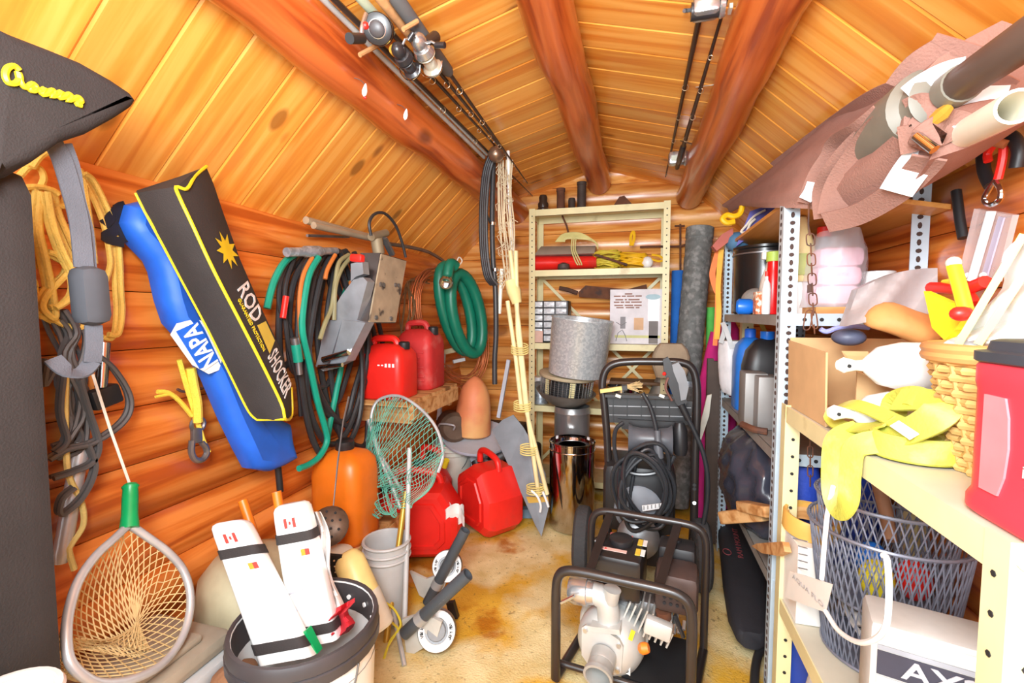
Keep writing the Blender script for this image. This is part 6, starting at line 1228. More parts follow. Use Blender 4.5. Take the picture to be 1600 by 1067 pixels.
obj('pull_tab', MB().prism([ch(x, y) for x, y in ((1262, 445), (1268, 443), (1270, 456), (1262, 458))], (0, .004, 0)), m_rust, t, smooth=False)
# ================================================================ near cream shelving on the right
NX0, NX1, NY0, NY1 = .392, .722, .60, 1.405; NZ = (.365, .900)
t = thing('near_steel_shelving', (.55, 1.0, 0), 'cream steel shelving nearest the door with a basket and buoys on it', 'shelving')
angle_post(t, NX1, NY1, .90, -1, -1); angle_post(t, NX1, NY0, .90, -1, 1)
pn_ = obj('post', lpost(NX0, NY0, .905, 1, 1, .038), m_cream, t, smooth=False)
hb = MB(); z = .06
while z < .86: hb.cyl((NX0 + .02, NY1 - .039, z), (NX0 + .02, NY1 - .0405, z), .0045, n=6); z += .047
fp_ = obj('post', lpost(NX0, NY1 - .038, .905, 1, 1, .036), m_cream, t, smooth=False); obj('punched_holes', hb, m_ink, fp_, kind='stuff')
hb = MB(); z = .06
while z < .86: hb.cyl((NX0 + .02, NY0 - .0004, z), (NX0 + .02, NY0 - .0014, z), .004, n=6); hb.cyl((NX0 - .0004, NY0 + .02, z), (NX0 - .0014, NY0 + .02, z), .004, n=6); z += .047
obj('punched_holes', hb, m_ink, pn_, kind='stuff')
m_shelfg = mat('grey_shelf_top', rgb(206, 200, 180), .5, var=.06)
for z in NZ:
    xc, yc = (NX0 + NX1) / 2, (NY0 + NY1) / 2; L_, D_ = NX1 - NX0 - .004, NY1 - NY0 - .004; mb = MB(); mb.box((xc, yc, z - .001), (L_, D_, .002)); b_ = obj('shelf_board', mb, m_shelfg, t, smooth=False)
    obj('front_lip', MB().box((NX0 + .003, yc, z - .020), (.003, D_, .042)), m_cream, b_, smooth=False); obj('end_lip', MB().box((xc, NY0 + .004, z - .02), (L_, .003, .04)), m_cream, b_, smooth=False); obj('end_lip', MB().box((xc, NY1 - .004, z - .02), (L_, .003, .04)), m_cream, b_, smooth=False)
obj('corner_bolt', MB().cyl((NX0 + .012, NY0 - .001, .885), (NX0 + .012, NY0 - .005, .885), .008, n=12), m_whited, t)
Z9 = .901
# cardboard box
t = thing('cardboard_box', (.55, 1.27, Z9), 'open cardboard box on the near cream shelf', 'box'); bx0, bx1, by0, by1, bh = .405, .70, 1.14, 1.395, .165
obj('side_panel', MB().prism([(bx0, by0, Z9), (bx0, by1, Z9 + .0), (bx0 - .004, by1, Z9 + bh + .012), (bx0 - .004, by0, Z9 + bh)], (.004, 0, 0)), m_card, t, smooth=False); obj('side_panel', MB().box((bx1, (by0 + by1) / 2, Z9 + bh / 2), (.004, by1 - by0, bh)), m_card, t, smooth=False)
obj('end_panel', MB().box(((bx0 + bx1) / 2, by1, Z9 + bh / 2 + .01), (bx1 - bx0, .004, bh + .02)), m_card, t, smooth=False); obj('end_panel', MB().box(((bx0 + bx1) / 2 + .03, by0 + .01, Z9 + bh / 2), (bx1 - bx0 - .06, .004, bh)), m_card, t, smooth=False)
obj('bottom_panel', MB().box(((bx0 + bx1) / 2, (by0 + by1) / 2, Z9 + .003), (bx1 - bx0, by1 - by0, .004)), m_card, t, smooth=False); obj('flap', MB().prism([(bx0 + .03, by0 + .01, Z9 + bh), (bx0 + .08, by0 + .01, Z9 + bh), (bx0 + .055, by0 - .06, Z9 + bh - .045), (bx0 + .025, by0 - .05, Z9 + bh - .03)], (0, .002, .003)), m_card, t, smooth=False)
# buoys
def buoy(c, half, r, label, ang):
    M = Matrix.Translation(c) @ Matrix.Rotation(ang, 4, 'Z') @ Matrix.Rotation(R(-90), 4, 'Y'); t = thing('white_buoy', c - V((0, 0, r)), label, 'buoy', 'white buoys by the cardboard box')
    obj('body', MB(M).lathe([(0, -half), (r * .45, -half * .93), (r * .85, -half * .7), (r, -half * .35), (r, half * .2), (r * .8, half * .55), (r * .4, half * .75), (r * .24, half * .82)], n=28), mat('dirty_buoy', rgb(240, 238, 236), .4, var=.04, col2=rgb(180, 170, 160), c2lo=.6, c2hi=.75, c2scale=12), t)
    obj('neck', MB(M).tube([(0, 0, half * .78), (0, 0, half * .95), (0, 0, half * 1.15), (0, 0, half * 1.25)], [r * .26, r * .22, r * .34, r * .2], 12), m_white, t)
    obj('neck_hole', MB(M).cyl((0, -r * .36, half * 1.12), (0, r * .36, half * 1.12), r * .08, n=8), m_ink, t)
buoy(V((.52, 1.055, 1.048)), .105, .047, 'white buoy lying on top of another buoy', R(4)); buoy(V((.505, 1.055, .950)), .10, .047, 'white buoy lying on the shelf under another buoy', R(0))
# yellow sling
t = thing('yellow_sling', (.44, .98, Z9), 'wide yellow lifting strap piled on the near shelf and hanging over its edge', 'strap'); m_sl = mat('lemon_webbing', rgb(206, 208, 84), .7, var=.08, bump=.3, bscale=200, col2=rgb(226, 228, 150), c2lo=.55, c2hi=.75, c2scale=8)
q = lambda x, y, X: PX(x, y, X)
obj('hanging_loop', MB().ribbon(spline([q(1345, 668, .43), q(1320, 676, .40), q(1302, 692, .380), q(1298, 730, .376), q(1300, 775, .374), q(1312, 796, .372), q(1325, 780, .372), q(1328, 740, .374), q(1336, 700, .380), q(1372, 690, .41)], 6), .040, .004, [V((-1, -.5, .2))] * 55), m_sl, t)
obj('coil', MB().loft([[V((.47, .93, Z9 + .003)) + V((rr * math.cos(a), rr * .9 * math.sin(a), z)) for a in [2 * math.pi * k / 32 for k in range(32)]] for rr, z in ((.062, 0), (.066, .004), (.066, .038), (.062, .042), (.056, .042), (.052, .036), (.050, .004))], caps=False), m_sl, t)
obj('coil', MB().loft([[V((.47, .93, Z9 + .003)) + V((rr * math.cos(a), rr * .85 * math.sin(a), z)) for a in [2 * math.pi * k / 32 for k in range(32)]] for rr, z in ((.040, 0), (.044, .004), (.044, .036), (.040, .038), (.032, .036), (.030, .004))], caps=False), m_sl, t)
obj('strap_fold', MB().ribbon(spline([q(1400, 625, .46), q(1440, 625, .47), q(1475, 632, .47), q(1455, 655, .45), q(1400, 680, .43), q(1345, 690, .415), q(1305, 695, .40)], 6), .046, .004, [V((-.6, -.9, .7))] * 37), m_sl, t)
obj('strap_fold', MB().ribbon(spline([q(1395, 650, .47), q(1400, 628, .47), q(1425, 618, .47), q(1460, 635, .48), q(1472, 650, .48), q(1440, 668, .46)], 6), .040, .004, [V((-.4, -.9, .5))] * 37), m_sl, t)
obj('strap_fold', MB().ribbon(spline([q(1420, 668, .44), q(1360, 640, .43), q(1325, 632, .42), q(1300, 648, .41), q(1312, 664, .41), q(1350, 668, .42), q(1390, 658, .43)], 6), .030, .004, [V((-.4, -.5, .9))] * 37), m_sl, t)
obj('stitched_tag', MB().boxp(q(1398, 662, .425), q(1428, 682, .43), .016, .003, (-.4, -.9, .4)), m_white, t, smooth=False)
# wicker basket
t = thing('wicker_basket', (.575, .85, Z9), 'woven wicker basket beside the red jug', 'basket'); c = V((.575, .86, Z9)); rb, rt, hb_ = .075, .118, .195; m_wk = mat('wicker', rgb(222, 176, 106), .7, var=.2)
nr_ = 16
for k in range(nr_):
    z = .006 + hb_ * k / nr_; rr = rb + (rt - rb) * (k / nr_); obj('weave_row', MB().tube([c + V(((rr + .004 * (1 if (i + k) % 2 else -1)) * math.cos(2 * math.pi * i / 36), (rr + .004 * (1 if (i + k) % 2 else -1)) * math.sin(2 * math.pi * i / 36), z)) for i in range(36)], .0064, 6, closed=True), m_wk, t)
for i in range(18): a = 2 * math.pi * (i + .5) / 18; obj('stake', MB().cyl(c + V((rb * math.cos(a), rb * math.sin(a), 0)), c + V((rt * math.cos(a), rt * math.sin(a), hb_)), .004, n=6), m_wk, t)
for z in (hb_, hb_ - .012): obj('rim', MB().tube([c + V((rt * 1.02 * math.cos(a), rt * 1.02 * math.sin(a), z)) for a in [2 * math.pi * k / 40 for k in range(40)]], .009, 8, closed=True), mat('wicker_rim', rgb(206, 150, 90), .6), t)
obj('bottom', MB().lathe([(rb, .002), (rb, .008)], c, n=24), m_wk, t)
# red jug cooler
t = thing('red_jug_cooler', (.55, .62, Z9), 'red plastic drink cooler with a black lid on the near shelf', 'cooler'); c = V((.535, .635, Z9)); m_rc = mat('coral_red_plastic', rgb(222, 58, 72), .45, var=.04)
lo = [[c + V((x * s_, y * s_, z)) for x, y in rrect(.25, .20, .05, 6)] for z, s_ in ((0, .97), (.006, 1.02), (.02, 1.02), (.03, .985), (.155, .985), (.165, 1.0), (.185, 1.0), (.19, .98))]
obj('body', MB().loft(lo), m_rc, t, ang=40); obj('lid', MB().loft([[c + V((x * s_, y * s_, z)) for x, y in rrect(.25, .20, .05, 6)] for z, s_ in ((.190, 1.0), (.192, 1.02), (.203, 1.02), (.205, .94), (.216, .92), (.218, .88))]), mat('dark_lid', rgb(58, 62, 70), .5), t, ang=40)
pl = [(.006, .036), (.052, .036), (.066, .06), (.072, .095), (.068, .13), (.058, .152), (.006, .152)]
obj('grip_panel', MB().prism([c + V((-.1225, .050 - u_ * .62, z)) for u_, z in pl], (-.003, 0, 0)), mat('pale_red_panel', rgb(236, 130, 136)), t, smooth=False); text('lettering', 'Thermal', t, c + V((-.1255, -.03, .07)), (0, 0, 1), (0, 1, 0), .012, mat('pale_print', rgb(250, 200, 200), .6)); obj('badge', MB().sph(c + V((-.124, -.024, .06)), (.002, .005, .005), 10, 6), m_wt, t)
# tall translucent bag / vest
def vest(u, v): p = PX(1495 + 130 * v + 6 * math.sin(9 * u), 545 - (10 + 170 * v) * u, .50 + .06 * u + .03 * v); return p + V((.012 * math.sin(12 * u + 6 * v), .012 * math.sin(9 * v), 0))
t = thing('safety_vest', (.56, .82, Z9 + .2), 'pale reflective safety vest in clear plastic stuffed in the wicker basket', 'vest'); obj('film', MB().sheet(vest, 12, 14, (.0, .02, 0)), mat('pale_film', rgb(222, 234, 240), .3, var=.06, bump=.4, bscale=14, col2=rgb(214, 226, 226), c2scale=8), t)
for k, (x0, x1, m) in enumerate(((1497, 1600, mat('lime_stripe', rgb(232, 240, 120), .5)), (1528, 1640, mat('lime_stripe', rgb(232, 240, 120))))): obj('stripe', MB().ribbon([PX(x0 + (x1 - x0) * f, 538 - 172 * f, .495 + .06 * f) for f in [i / 8 for i in range(9)]], .010, .003, (-.6, -1, 0)), m, t)
# toys: shovel and red scissors
t = thing('toy_shovel', PX(1480, 520, .53), 'yellow plastic toy shovel standing in the clutter by the wicker basket', 'toy shovel'); tv = lambda x, y, d=0: PX(x, y, .53 - d); m_ly = mat('lemon_plastic', rgb(248, 236, 40), .4)
obj('blade', MB().prism([tv(x, y) for x, y in ((1443, 455), (1484, 473), (1496, 500), (1494, 512), (1476, 532), (1456, 512))], (.012, 0, 0)), m_ly, t, smooth=False); obj('blade_side', MB().prism([tv(x, y, .005) for x, y in ((1484, 473), (1500, 490), (1502, 500), (1492, 515), (1486, 500))], (.01, 0, 0)), m_ly, t, smooth=False); obj('handle', MB().tube([tv(1490, 415, .02), tv(1500, 450, .02), tv(1509, 484, .02)], .010, 12), m_ly, t); obj('end_knob', MB().sph(tv(1490, 411, .02), .011, 12, 8), mat('pale_knob', rgb(214, 206, 190), .4), t)
t = thing('red_snips', PX(1500, 450, .56), 'red handled snips lying across the toy shovel', 'snips'); rv = lambda x, y: PX(x, y, .575)
obj('handle', MB().tube(spline([rv(1455, 449), rv(1480, 450), rv(1505, 452), rv(1525, 446), rv(1540, 440)], 4), .011, 10), m_red, t); obj('handle', MB().tube(spline([rv(1505, 452), rv(1516, 466), rv(1520, 475)], 4), .010, 10), m_red, t); obj('jaw', MB().tube([rv(1474, 440), rv(1492, 440)], [.004, .008], 8), m_yellow, t)
obj('red_bead', MB().sph(PX(1502, 490, .50), (.016, .012, .012), 10, 8), m_red, label='small red bead at the foot of the toy shovel', cat='bead')
def gb(u, v): return PY(1340 + 125 * u - 20 * v * (1 - u), 420 + 90 * v - 10 * math.sin(3 * u) + 40 * (1 - u) * (1 - v) * .8, 1.20 + .02 * math.sin(8 * u + 3 * v) - .03 * v)
obj('grey_plastic_bag', MB().sheet(gb, 14, 10, (0, .03, 0)), mat('smoky_film', rgb(176, 168, 168), .2, alpha=.8, bump=.6, bscale=20), label='smoky grey plastic bag draped behind the buoys', cat='bag')
mb = MB(); c = PY(1412, 508, 1.16); mb.sph(c, (.075, .05, .035), 20, 12); mb.v = [p + V((0, 0, .012 * math.sin(40 * p.x) + .008 * math.sin(55 * p.y))) for p in mb.v]; obj('tan_leather_glove', mb, mat('tan_leather', rgb(206, 146, 84), .7, var=.15, bump=.5, bscale=30), label='crumpled tan leather lying on the buoys', cat='leather')
mb = MB(); mb.tube(spline([PY(x, y, 1.30) for x, y in ((1282, 514), (1292, 518), (1310, 512), (1335, 510), (1358, 512))], 5), .006, 8); obj('blue_white_rope', mb, mat('periwinkle_rope', rgb(160, 166, 226), .7, bump=.6, bscale=200), label='pale blue braided rope across the cardboard box', cat='rope')
mb = MB(); mb.sph(PY(1326, 527, 1.24), (.035, .03, .02), 16, 10); obj('dark_goggles', mb, mat('dark_grey_blue', rgb(84, 88, 110), .5, var=.3), label='dark blue grey goggles in the cardboard box', cat='goggles')
# fish scale hanging on the wall side
t = thing('hanging_scale', PX(1540, 430, .66), 'clear plastic spring scale hanging from a black hook by the log wall', 'scale'); sv = lambda x, y, d=0: PX(x, y, .675 - d)
obj('hook', MB().tube(spline([sv(x, y) for x, y in ((1588, 262), (1592, 236), (1582, 215), (1562, 208), (1545, 216), (1536, 238), (1538, 268), (1548, 290))], 5), .011, 10), m_black, t); obj('hook_tip', MB().tube(spline([sv(1568, 224, .01), sv(1566, 250, .01), sv(1559, 280, .01)], 4), .007, 8), m_red, t); obj('hook_tip', MB().tube(spline([sv(1552, 226, .01), sv(1543, 240, .01), sv(1544, 252, .01)], 4), .007, 8), m_red, t)
obj('swivel', MB().tube(spline([sv(x, y, .01) for x, y in ((1557, 278), (1545, 296), (1538, 312), (1548, 320), (1562, 312), (1563, 296), (1556, 284))], 4), .005, 8), m_chrome, t)
obj('case', MB().prism([sv(x, y) for x, y in ((1522, 326), (1582, 336), (1556, 440), (1496, 436))], (.010, 0, 0)), mat('clear_acrylic', rgb(236, 226, 226), .1, alpha=.35), t, smooth=False); obj('spring_tube', MB().cyl(sv(1549, 330, .01), sv(1518, 438, .01), .0075, n=12), mat('bright_white', rgb(246, 246, 248), .3), t); obj('ruled_strip', MB().prism([sv(x, y, .004) for x, y in ((1560, 338), (1568, 340), (1540, 436), (1532, 434))], (.003, 0, 0)), mat('violet_grey', rgb(178, 170, 190), .5), t, smooth=False)
for x, y in ((1512, 430), (1536, 430)): obj('rivet', MB().sph(sv(x, y, .012), .006, 10, 6), m_white, t)
mb = MB(); mb.tube([PX(1494, 298, .715), PX(1500, 345, .715), PX(1505, 372, .715)], .010, 10); obj('black_peg', mb, m_black, label='black rod standing against the right log wall behind the scale', cat='rod')
# ---------------------------------------------------------------- lower shelf of the near unit
Z3 = .367
def wirebasket(c, r0, r1, h, label, nn, name, fill):
    t = thing(name, c, label, 'basket', 'wire mesh baskets'); mb = MB()
    for i in range(nn):
        for dr in (-1, 1): mb.tube([c + V(((r0 + (r1 - r0) * k / 10) * math.cos(2 * math.pi * (i + dr * k * .42) / nn), (r0 + (r1 - r0) * k / 10) * math.sin(2 * math.pi * (i + dr * k * .42) / nn), .004 + h * k / 10)) for k in range(11)], .0017, 3, caps=False)
    obj('mesh', mb, mat('mesh_grey', rgb(140, 143, 158), .4, .4), t, kind='stuff')
    for z, rr in ((h, r1), (.004, r0)): obj('hoop', MB().tube([c + V((rr * 1.01 * math.cos(a), rr * 1.01 * math.sin(a), z)) for a in [2 * math.pi * k / 36 for k in range(36)]], .004, 6, closed=True), mat('mesh_grey', rgb(96, 98, 110)), t)
    obj('base', MB().lathe([(r0, .002), (r0, .006)], c, n=28), mat('mesh_grey', rgb(96, 98, 110)), t); return t
t = wirebasket(V((.557, 1.20, Z3)), .112, .148, .30, 'large expanded metal wire basket on the low near shelf', 60, 'wire_basket', 0)
t = wirebasket(V((.557, 1.205, Z3 + .13)), .105, .134, .235, 'smaller wire basket nested in the large one', 48, 'wire_basket', 0)
mb = MB()
for k in range(9): mb.tube(spline([V((.557 + rnd(-.07, .07), 1.20 + rnd(-.07, .07), Z3 + rnd(.02, .12))) for i in range(5)], 5), .006, 6)
obj('wire_scraps', mb, mat('light_cord', rgb(196, 190, 186), .7), label='tangle of light cord inside the large wire basket', cat='cord')
for k, (dx, dy, m, lb) in enumerate(((-.03, -.04, m_yellow, 'yellow float inside the nested wire basket'), (.05, -.02, m_red, 'red float inside the nested wire basket'), (.0, .05, mat('bright_blue', rgb(26, 116, 224)), 'blue float inside the nested wire basket'))): obj('cork_float', MB().sph(V((.557 + dx, 1.205 + dy, Z3 + .19)), (.034, .034, .045), 14, 10), m, label=lb, cat='float', group='floats in the wire basket')
obj('shovel_shaft', MB().tube([PY(1365, 728, 1.26), PY(1384, 800, 1.22), PY(1392, 845, 1.18)], [.014, .014, .012], 12), mat('worn_brown_wood', rgb(150, 108, 80), .7, var=.2), label='worn wooden tool handle standing in the wire basket', cat='shaft')
t = thing('wooden_hoop', (.47, 1.335, .58), 'round bentwood sieve frame beside the wire basket', 'sieve'); c = V((.452, 1.345, .575)); ax = V((.05, -.15, 1)).normalized(); obj('frame', MB().lathe([(.060, 0), (.064, .002), (.066, .045), (.062, .052), (.056, .05), (.055, .004)], c, ax, 32, cap=False), mat('bentwood', rgb(222, 172, 84), .5, var=.08), t); obj('inner_hoop', MB().lathe([(.054, .002), (.055, .036), (.052, .038), (.051, .002)], c, ax, 32, cap=False), m_wood, t)
t = thing('manual_box', (.44, 1.31, Z3), 'white box with printed sheets under the wooden sieve', 'box'); obj('carton', MB().box((.432, 1.325, Z3 + .10), (.062, .13, .20)), m_paper, t, smooth=False)
for k in range(7): obj('print_line', MB().boxp(PX(1236 + 5 * (k % 2), 840 + 11 * k, .402), PX(1262, 846 + 11 * k, .402), .0025, .0012, (-1, 0, 0)), m_grey, t, smooth=False)
cv = lambda x, y: PX(x, y, .372); t = thing('name_card', cv(1262, 950), 'white card with faint handwriting tied to a white cord', 'card'); obj('card', MB().prism([cv(x, y) for x, y in ((1234, 892), (1301, 913), (1290, 957), (1226, 933))], (.001, .001, 0)), m_paper, t, smooth=False)
a, b = cv(1239, 903), cv(1288, 951); text('handwriting', 'AQUA FLO', t, a + V((-.002, -.002, 0)), b - a, V((0, 0, 1)) + (b - a).normalized() * .2, .011, mat('pencil', rgb(176, 174, 176), .8), extr=.0003, width=(b - a).length)
obj('cord', MB().tube(spline([cv(1302, 760), cv(1292, 810), cv(1284, 905)], 4), .0045, 8), m_white, t); obj('cord', MB().tube(spline([cv(1290, 955), cv(1310, 985), cv(1340, 1003), cv(1368, 998), cv(1385, 975), cv(1389, 920), cv(1386, 875), cv(1380, 868)], 6), .0045, 8), m_white, t)
t = thing('device_box', (.55, .93, Z3), 'black and white product box with large grey letters on the low near shelf', 'box'); DM = Matrix.Translation((.412, .925, Z3)) @ Matrix.Rotation(R(-16), 4, 'Z'); dw, dd, dh = .30, .105, .235
obj('carton', MB(DM).box((dw / 2, dd / 2, dh / 2), (dw, dd, dh), bev=.012), mat('carton_grey', rgb(196, 192, 186), .5), t)
sd = lambda x, z, e=.001: DM @ V((x, -e, z)); nb = DM.to_3x3() @ V((0, -.001, 0))
def band(nm, z0, z1, m): return obj(nm, MB().prism([sd(.012, z0), sd(dw - .012, z0), sd(dw - .012, z1), sd(.012, z1)], nb), m, t, smooth=False)
band('white_band', dh - .012, dh - .036, m_white); band('grey_band', dh - .038, dh - .046, m_grey); band('black_band', dh - .048, dh - .092, mat('charcoal_print', rgb(60, 60, 74), .5)); band('lower_panel', dh - .095, .012, m_greyp)
text('lettering', 'AX2000', t, sd(.045, dh - .086, .003), DM.to_3x3() @ V((1, 0, 0)), (0, 0, 1), .034, mat('silver_print', rgb(186, 186, 192), .5), width=.19, bold=.02)
t = thing('yellow_carton', (.66, .98, Z3), 'yellow and white carton behind the product box', 'carton'); obj('white_part', MB().box((.665, 1.02, Z3 + .0), (.0, .0, .0)) if False else MB().box((.695, .985, Z3 + .06), (.04, .04, .12)), m_white, t, smooth=False); obj('yellow_part', MB().box((.695, .985, Z3 + .15), (.04, .04, .06)), mat('carton_yellow', rgb(240, 190, 30), .5), t, smooth=False)
# blue bags on the slotted unit's low shelf, chain side
for k, (px, Y, w_, h_, lb) in enumerate(((1262, 1.54, .10, .33, 'blue woven bag standing behind the near cream post'), (1345, 1.55, .12, .36, 'blue bag behind the wire basket'))):
    c = gs(px, .368, Y); mb = MB(); lo = []
    for z, s_ in ((0, .8), (.03, 1), (.5, 1.0), (.85, .85), (1, .7)): lo.append([c + V((w_ * .6 * s_ * math.cos(a) * (1 + .06 * math.sin(5 * a + 7 * z)), .06 * s_ * math.sin(a), h_ * z)) for a in [2 * math.pi * i / 24 for i in range(24)]])
    obj('blue_bag', mb.loft(lo), mat('royal_blue_woven', rgb(48, 84, 206), .6, var=.15, bump=.4, bscale=120), label=lb, cat='bag', group='blue bags on the low slotted shelf')
mb = MB(); lo = []
for z, r_ in ((0, .09), (.02, .12), (.15, .13), (.25, .11), (.31, .06), (.325, .01)): lo.append([V((.53 + r_ * .9 * math.cos(a) * (1 + .06 * math.sin(5 * a + 9 * z)), 1.19 + r_ * 1.3 * math.sin(a) * (1 + .05 * math.sin(4 * a + 11 * z)), .012 + z)) for a in [2 * math.pi * k / 28 for k in range(28)]])
obj('white_towel', mb.loft(lo), mat('white_terry', rgb(244, 242, 246), .95, bump=.8, bscale=160), label='bundled white towel on the floor under the near shelving', cat='towel')
mb = MB(); lo = []
for z, r_ in ((0, .06), (.02, .08), (.2, .08), (.30, .05), (.33, .01)): lo.append([V((.48 + r_ * .8 * math.cos(a), 1.42 + r_ * .9 * math.sin(a), .012 + z)) for a in [2 * math.pi * k / 20 for k in range(20)]])
obj('blue_sack', mb.loft(lo), mat('deep_blue_sack', rgb(30, 64, 160), .6, var=.15), label='deep blue sack on the floor behind the white towel', cat='sack')
mb = MB(); mb.prism([PX(x, y, .372) for x, y in ((1174, 853), (1182, 849), (1222, 846), (1226, 862), (1212, 868), (1190, 864))], (.016, 0, 0)); obj('wood_wedge', mb, m_wood, label='pale wooden wedge tied across the cream post', cat='wedge', smooth=False)
# ================================================================ fishing rods along the roof, canvas on the right
m_rod = mat('dark_rod', rgb(56, 44, 38), .3, var=.2); m_cork = mat('cork', rgb(206, 150, 98), .8, var=.15, scale=60); m_reel = mat('silver_reel', rgb(190, 190, 190), .25, .8); m_reelb = mat('black_reel', rgb(42, 40, 42), .3); m_guide = mat('rod_guide', rgb(210, 190, 160), .3, .8)
def rod(pa, pb, Xa, Xb, label, r0=.008, r1=.003, grip=None, guides=5, gm=None):
    a, b = PX(*pa, Xa), PX(*pb, Xb); t = thing('fishing_rod', b, label, 'fishing rod', 'fishing rods along the purlins'); n = 12
    obj('blank', MB().tube([a.lerp(b, k / n) for k in range(n + 1)], [r0 + (r1 - r0) * k / n for k in range(n + 1)], 8), m_rod, t)
    if grip:
        f0, f1, rr, m = grip; obj('grip', MB().tube([a.lerp(b, f0), a.lerp(b, f0 + .01), a.lerp(b, f1 - .01), a.lerp(b, f1)], [rr * .8, rr, rr * .95, rr * .7], 12), m, t)
    u, w_ = frame(b - a)
    for k in range(guides):
        f = .3 + .65 * k / max(1, guides - 1); c = a.lerp(b, f) + V((0, 0, -.012)); rr = .011 * (1.2 - .7 * f); obj('guide', MB().tube([c + (u * math.cos(q) + w_ * math.sin(q)) * rr for q in [2 * math.pi * i / 10 for i in range(10)]], .0012, 5, closed=True), m_guide, t)
    return t, a, b
mb = MB(); a, b = PX(498, -8, -.728), PX(756, 246, -.728); mb.tube([a, b], .008, 10); mb.tube([a + V((.014, 0, .012)), b + V((.014, 0, .012))], .006, 8); obj('metal_rail', mb, mat('pale_rail', rgb(180, 178, 174), .4), label='bright metal rail lying along the left purlin', cat='rail')
rod((515, -8), (832, 306), -.70, -.70, 'fishing rod lying closest to the metal rail on the left purlin', grip=None)
t1, a1, b1 = rod((556, -10), (800, 256), -.66, -.66, 'dark rod carrying the large black spool reel', grip=(.0, .12, .012, mat('pale_grip', rgb(176, 186, 160), .6)))
t2, a2, b2 = rod((588, -10), (812, 268), -.62, -.63, 'fishing rod with a cork handle and small black reel', grip=(.0, .18, .013, m_cork))
t3, a3, b3 = rod((614, -10), (824, 286), -.585, -.60, 'fishing rod with a thick grey handle and silver spinning reel', grip=(.0, .24, .019, mat('grey_grip', rgb(96, 96, 96), .7)))
def spinreel(c, s_, body, spool, label, ax, hd):
    t = thing('spinning_reel', c, label, 'fishing reel', 'reels on the left purlin rods'); ax = V(ax).normalized(); u, w_ = frame(ax)
    obj('spool', MB().lathe([(.020 * s_, -.03 * s_), (.026 * s_, -.026 * s_), (.018 * s_, -.018 * s_), (.018 * s_, .01 * s_), (.027 * s_, .016 * s_), (.024 * s_, .026 * s_), (0, .03 * s_)], c, ax, 20), spool, t)
    obj('rotor', MB().lathe([(.012 * s_, -.055 * s_), (.024 * s_, -.05 * s_), (.028 * s_, -.034 * s_), (.02 * s_, -.028 * s_)], c, ax, 18), body, t)
    obj('gearbox', MB().sph(c - ax * .065 * s_, (.02 * s_, .026 * s_, .022 * s_), 12, 8), body, t); obj('bail_wire', MB().tube([c + (u * math.cos(q) * .034 + w_ * math.sin(q) * .034) * s_ + ax * (.014 * s_ * math.sin(q)) for q in [math.pi * k / 10 for k in range(11)]], .0016, 6), m_chrome, t)
    h = V(hd); p0 = c - ax * .06 * s_; obj('crank', MB().tube([p0, p0 + h * .045 * s_, p0 + h * .06 * s_ + ax * .012], .003, 6), m_reel, t); obj('crank_knob', MB().cyl(p0 + h * .052 * s_ + ax * .012, p0 + h * .085 * s_ + ax * .018, .0075 * s_, n=10), m_reelb, t)
    obj('stem', MB().tube([c - ax * .06 * s_, c - ax * .05 * s_ + V((0, 0, .03)) * s_], .005, 6), body, t); return t
dv = (b1 - a1).normalized()
t = thing('spool_reel', PX(592, 48, -.63), 'large black spool reel with a curved chrome crank on the left purlin', 'fishing reel'); c = PX(592, 46, -.645); ax = V((.35, -.85, -.5)).normalized()
obj('drum', MB().lathe([(0.0345, -0.0280), (0.0360, -0.0240), (0.0330, -0.0160), (0.0330, 0.0160), (0.0360, 0.0208), (0.0345, 0.0272), (0.0225, 0.0304), (0, .0304)], c, ax, 28), m_reelb, t); obj('chrome_band', MB().lathe([(0.0364, 0.0144), (0.0371, 0.0160), (0.0371, 0.0208), (0.0364, 0.0224)], c, ax, 28, cap=False), m_chrome, t); obj('cap', MB().lathe([(0.0180, 0.0304), (0.0180, 0.0368), (0.0135, 0.0400), (0, .04)], c, ax, 20), mat('charcoal_cap', rgb(72, 70, 72), .4), t); obj('cap_ring', MB().lathe([(0.0210, 0.0304), (0.0218, 0.0328), (0.0195, 0.0336)], c, ax, 20, cap=False), m_reel, t)
obj('crank', MB().tube(spline([PX(572, 22, -.60), PX(566, 42, -.60), PX(565, 60, -.60)], 4), .005, 8), m_reel, t); obj('crank_knob', MB().cyl(PX(546, 60, -.60), PX(566, 60, -.60), .011, n=12), m_black, t); obj('red_dot', MB().sph(PX(571, 40, -.595), .008, 8, 6), m_red, t)
spinreel(PX(640, 104, -.60), .9, m_reelb, m_reelb, 'small black spinning reel with a gold band beside the cork handle', dv + V((0, 0, -.2)), V((.5, -.2, .6))); obj('gold_band', MB().lathe([(.012, 0), (.014, .004), (.014, .016), (.012, .02)], PX(614, 76, -.615), dv, 14), m_gold, label='gold reel seat ring on the rod with a cork handle', cat='ring')
spinreel(PX(672, 98, -.565), 1.05, m_reel, mat('pearl_spool', rgb(206, 200, 180), .3, .5), 'silver spinning reel hanging from the grey handled rod', dv + V((0, 0, -.3)), V((.8, -.2, -.1)))
mb = MB(); mb.cyl(PX(653, 66, -.57), PX(676, 62, -.55), .006); mb.cyl(PX(664, 70, -.555), PX(680, 58, -.55), .016, n=12); obj('reel_knob', mb, m_reelb, label='round black crank knob beside the silver reel', cat='knob')
for k, (x, y, x2, y2, lb) in enumerate(((562, 86, 588, 72, 'tan wooden peg holding the metal rail'), (630, 46, 652, 33, 'tan wooden peg holding the grey handled rod'))): obj('wooden_peg', MB().cyl(PX(x, y, -.70 + .12 * k), PX(x2, y2, -.68 + .12 * k), .006, n=8), m_cork, label=lb, cat='peg', group='pegs for the fishing rods')
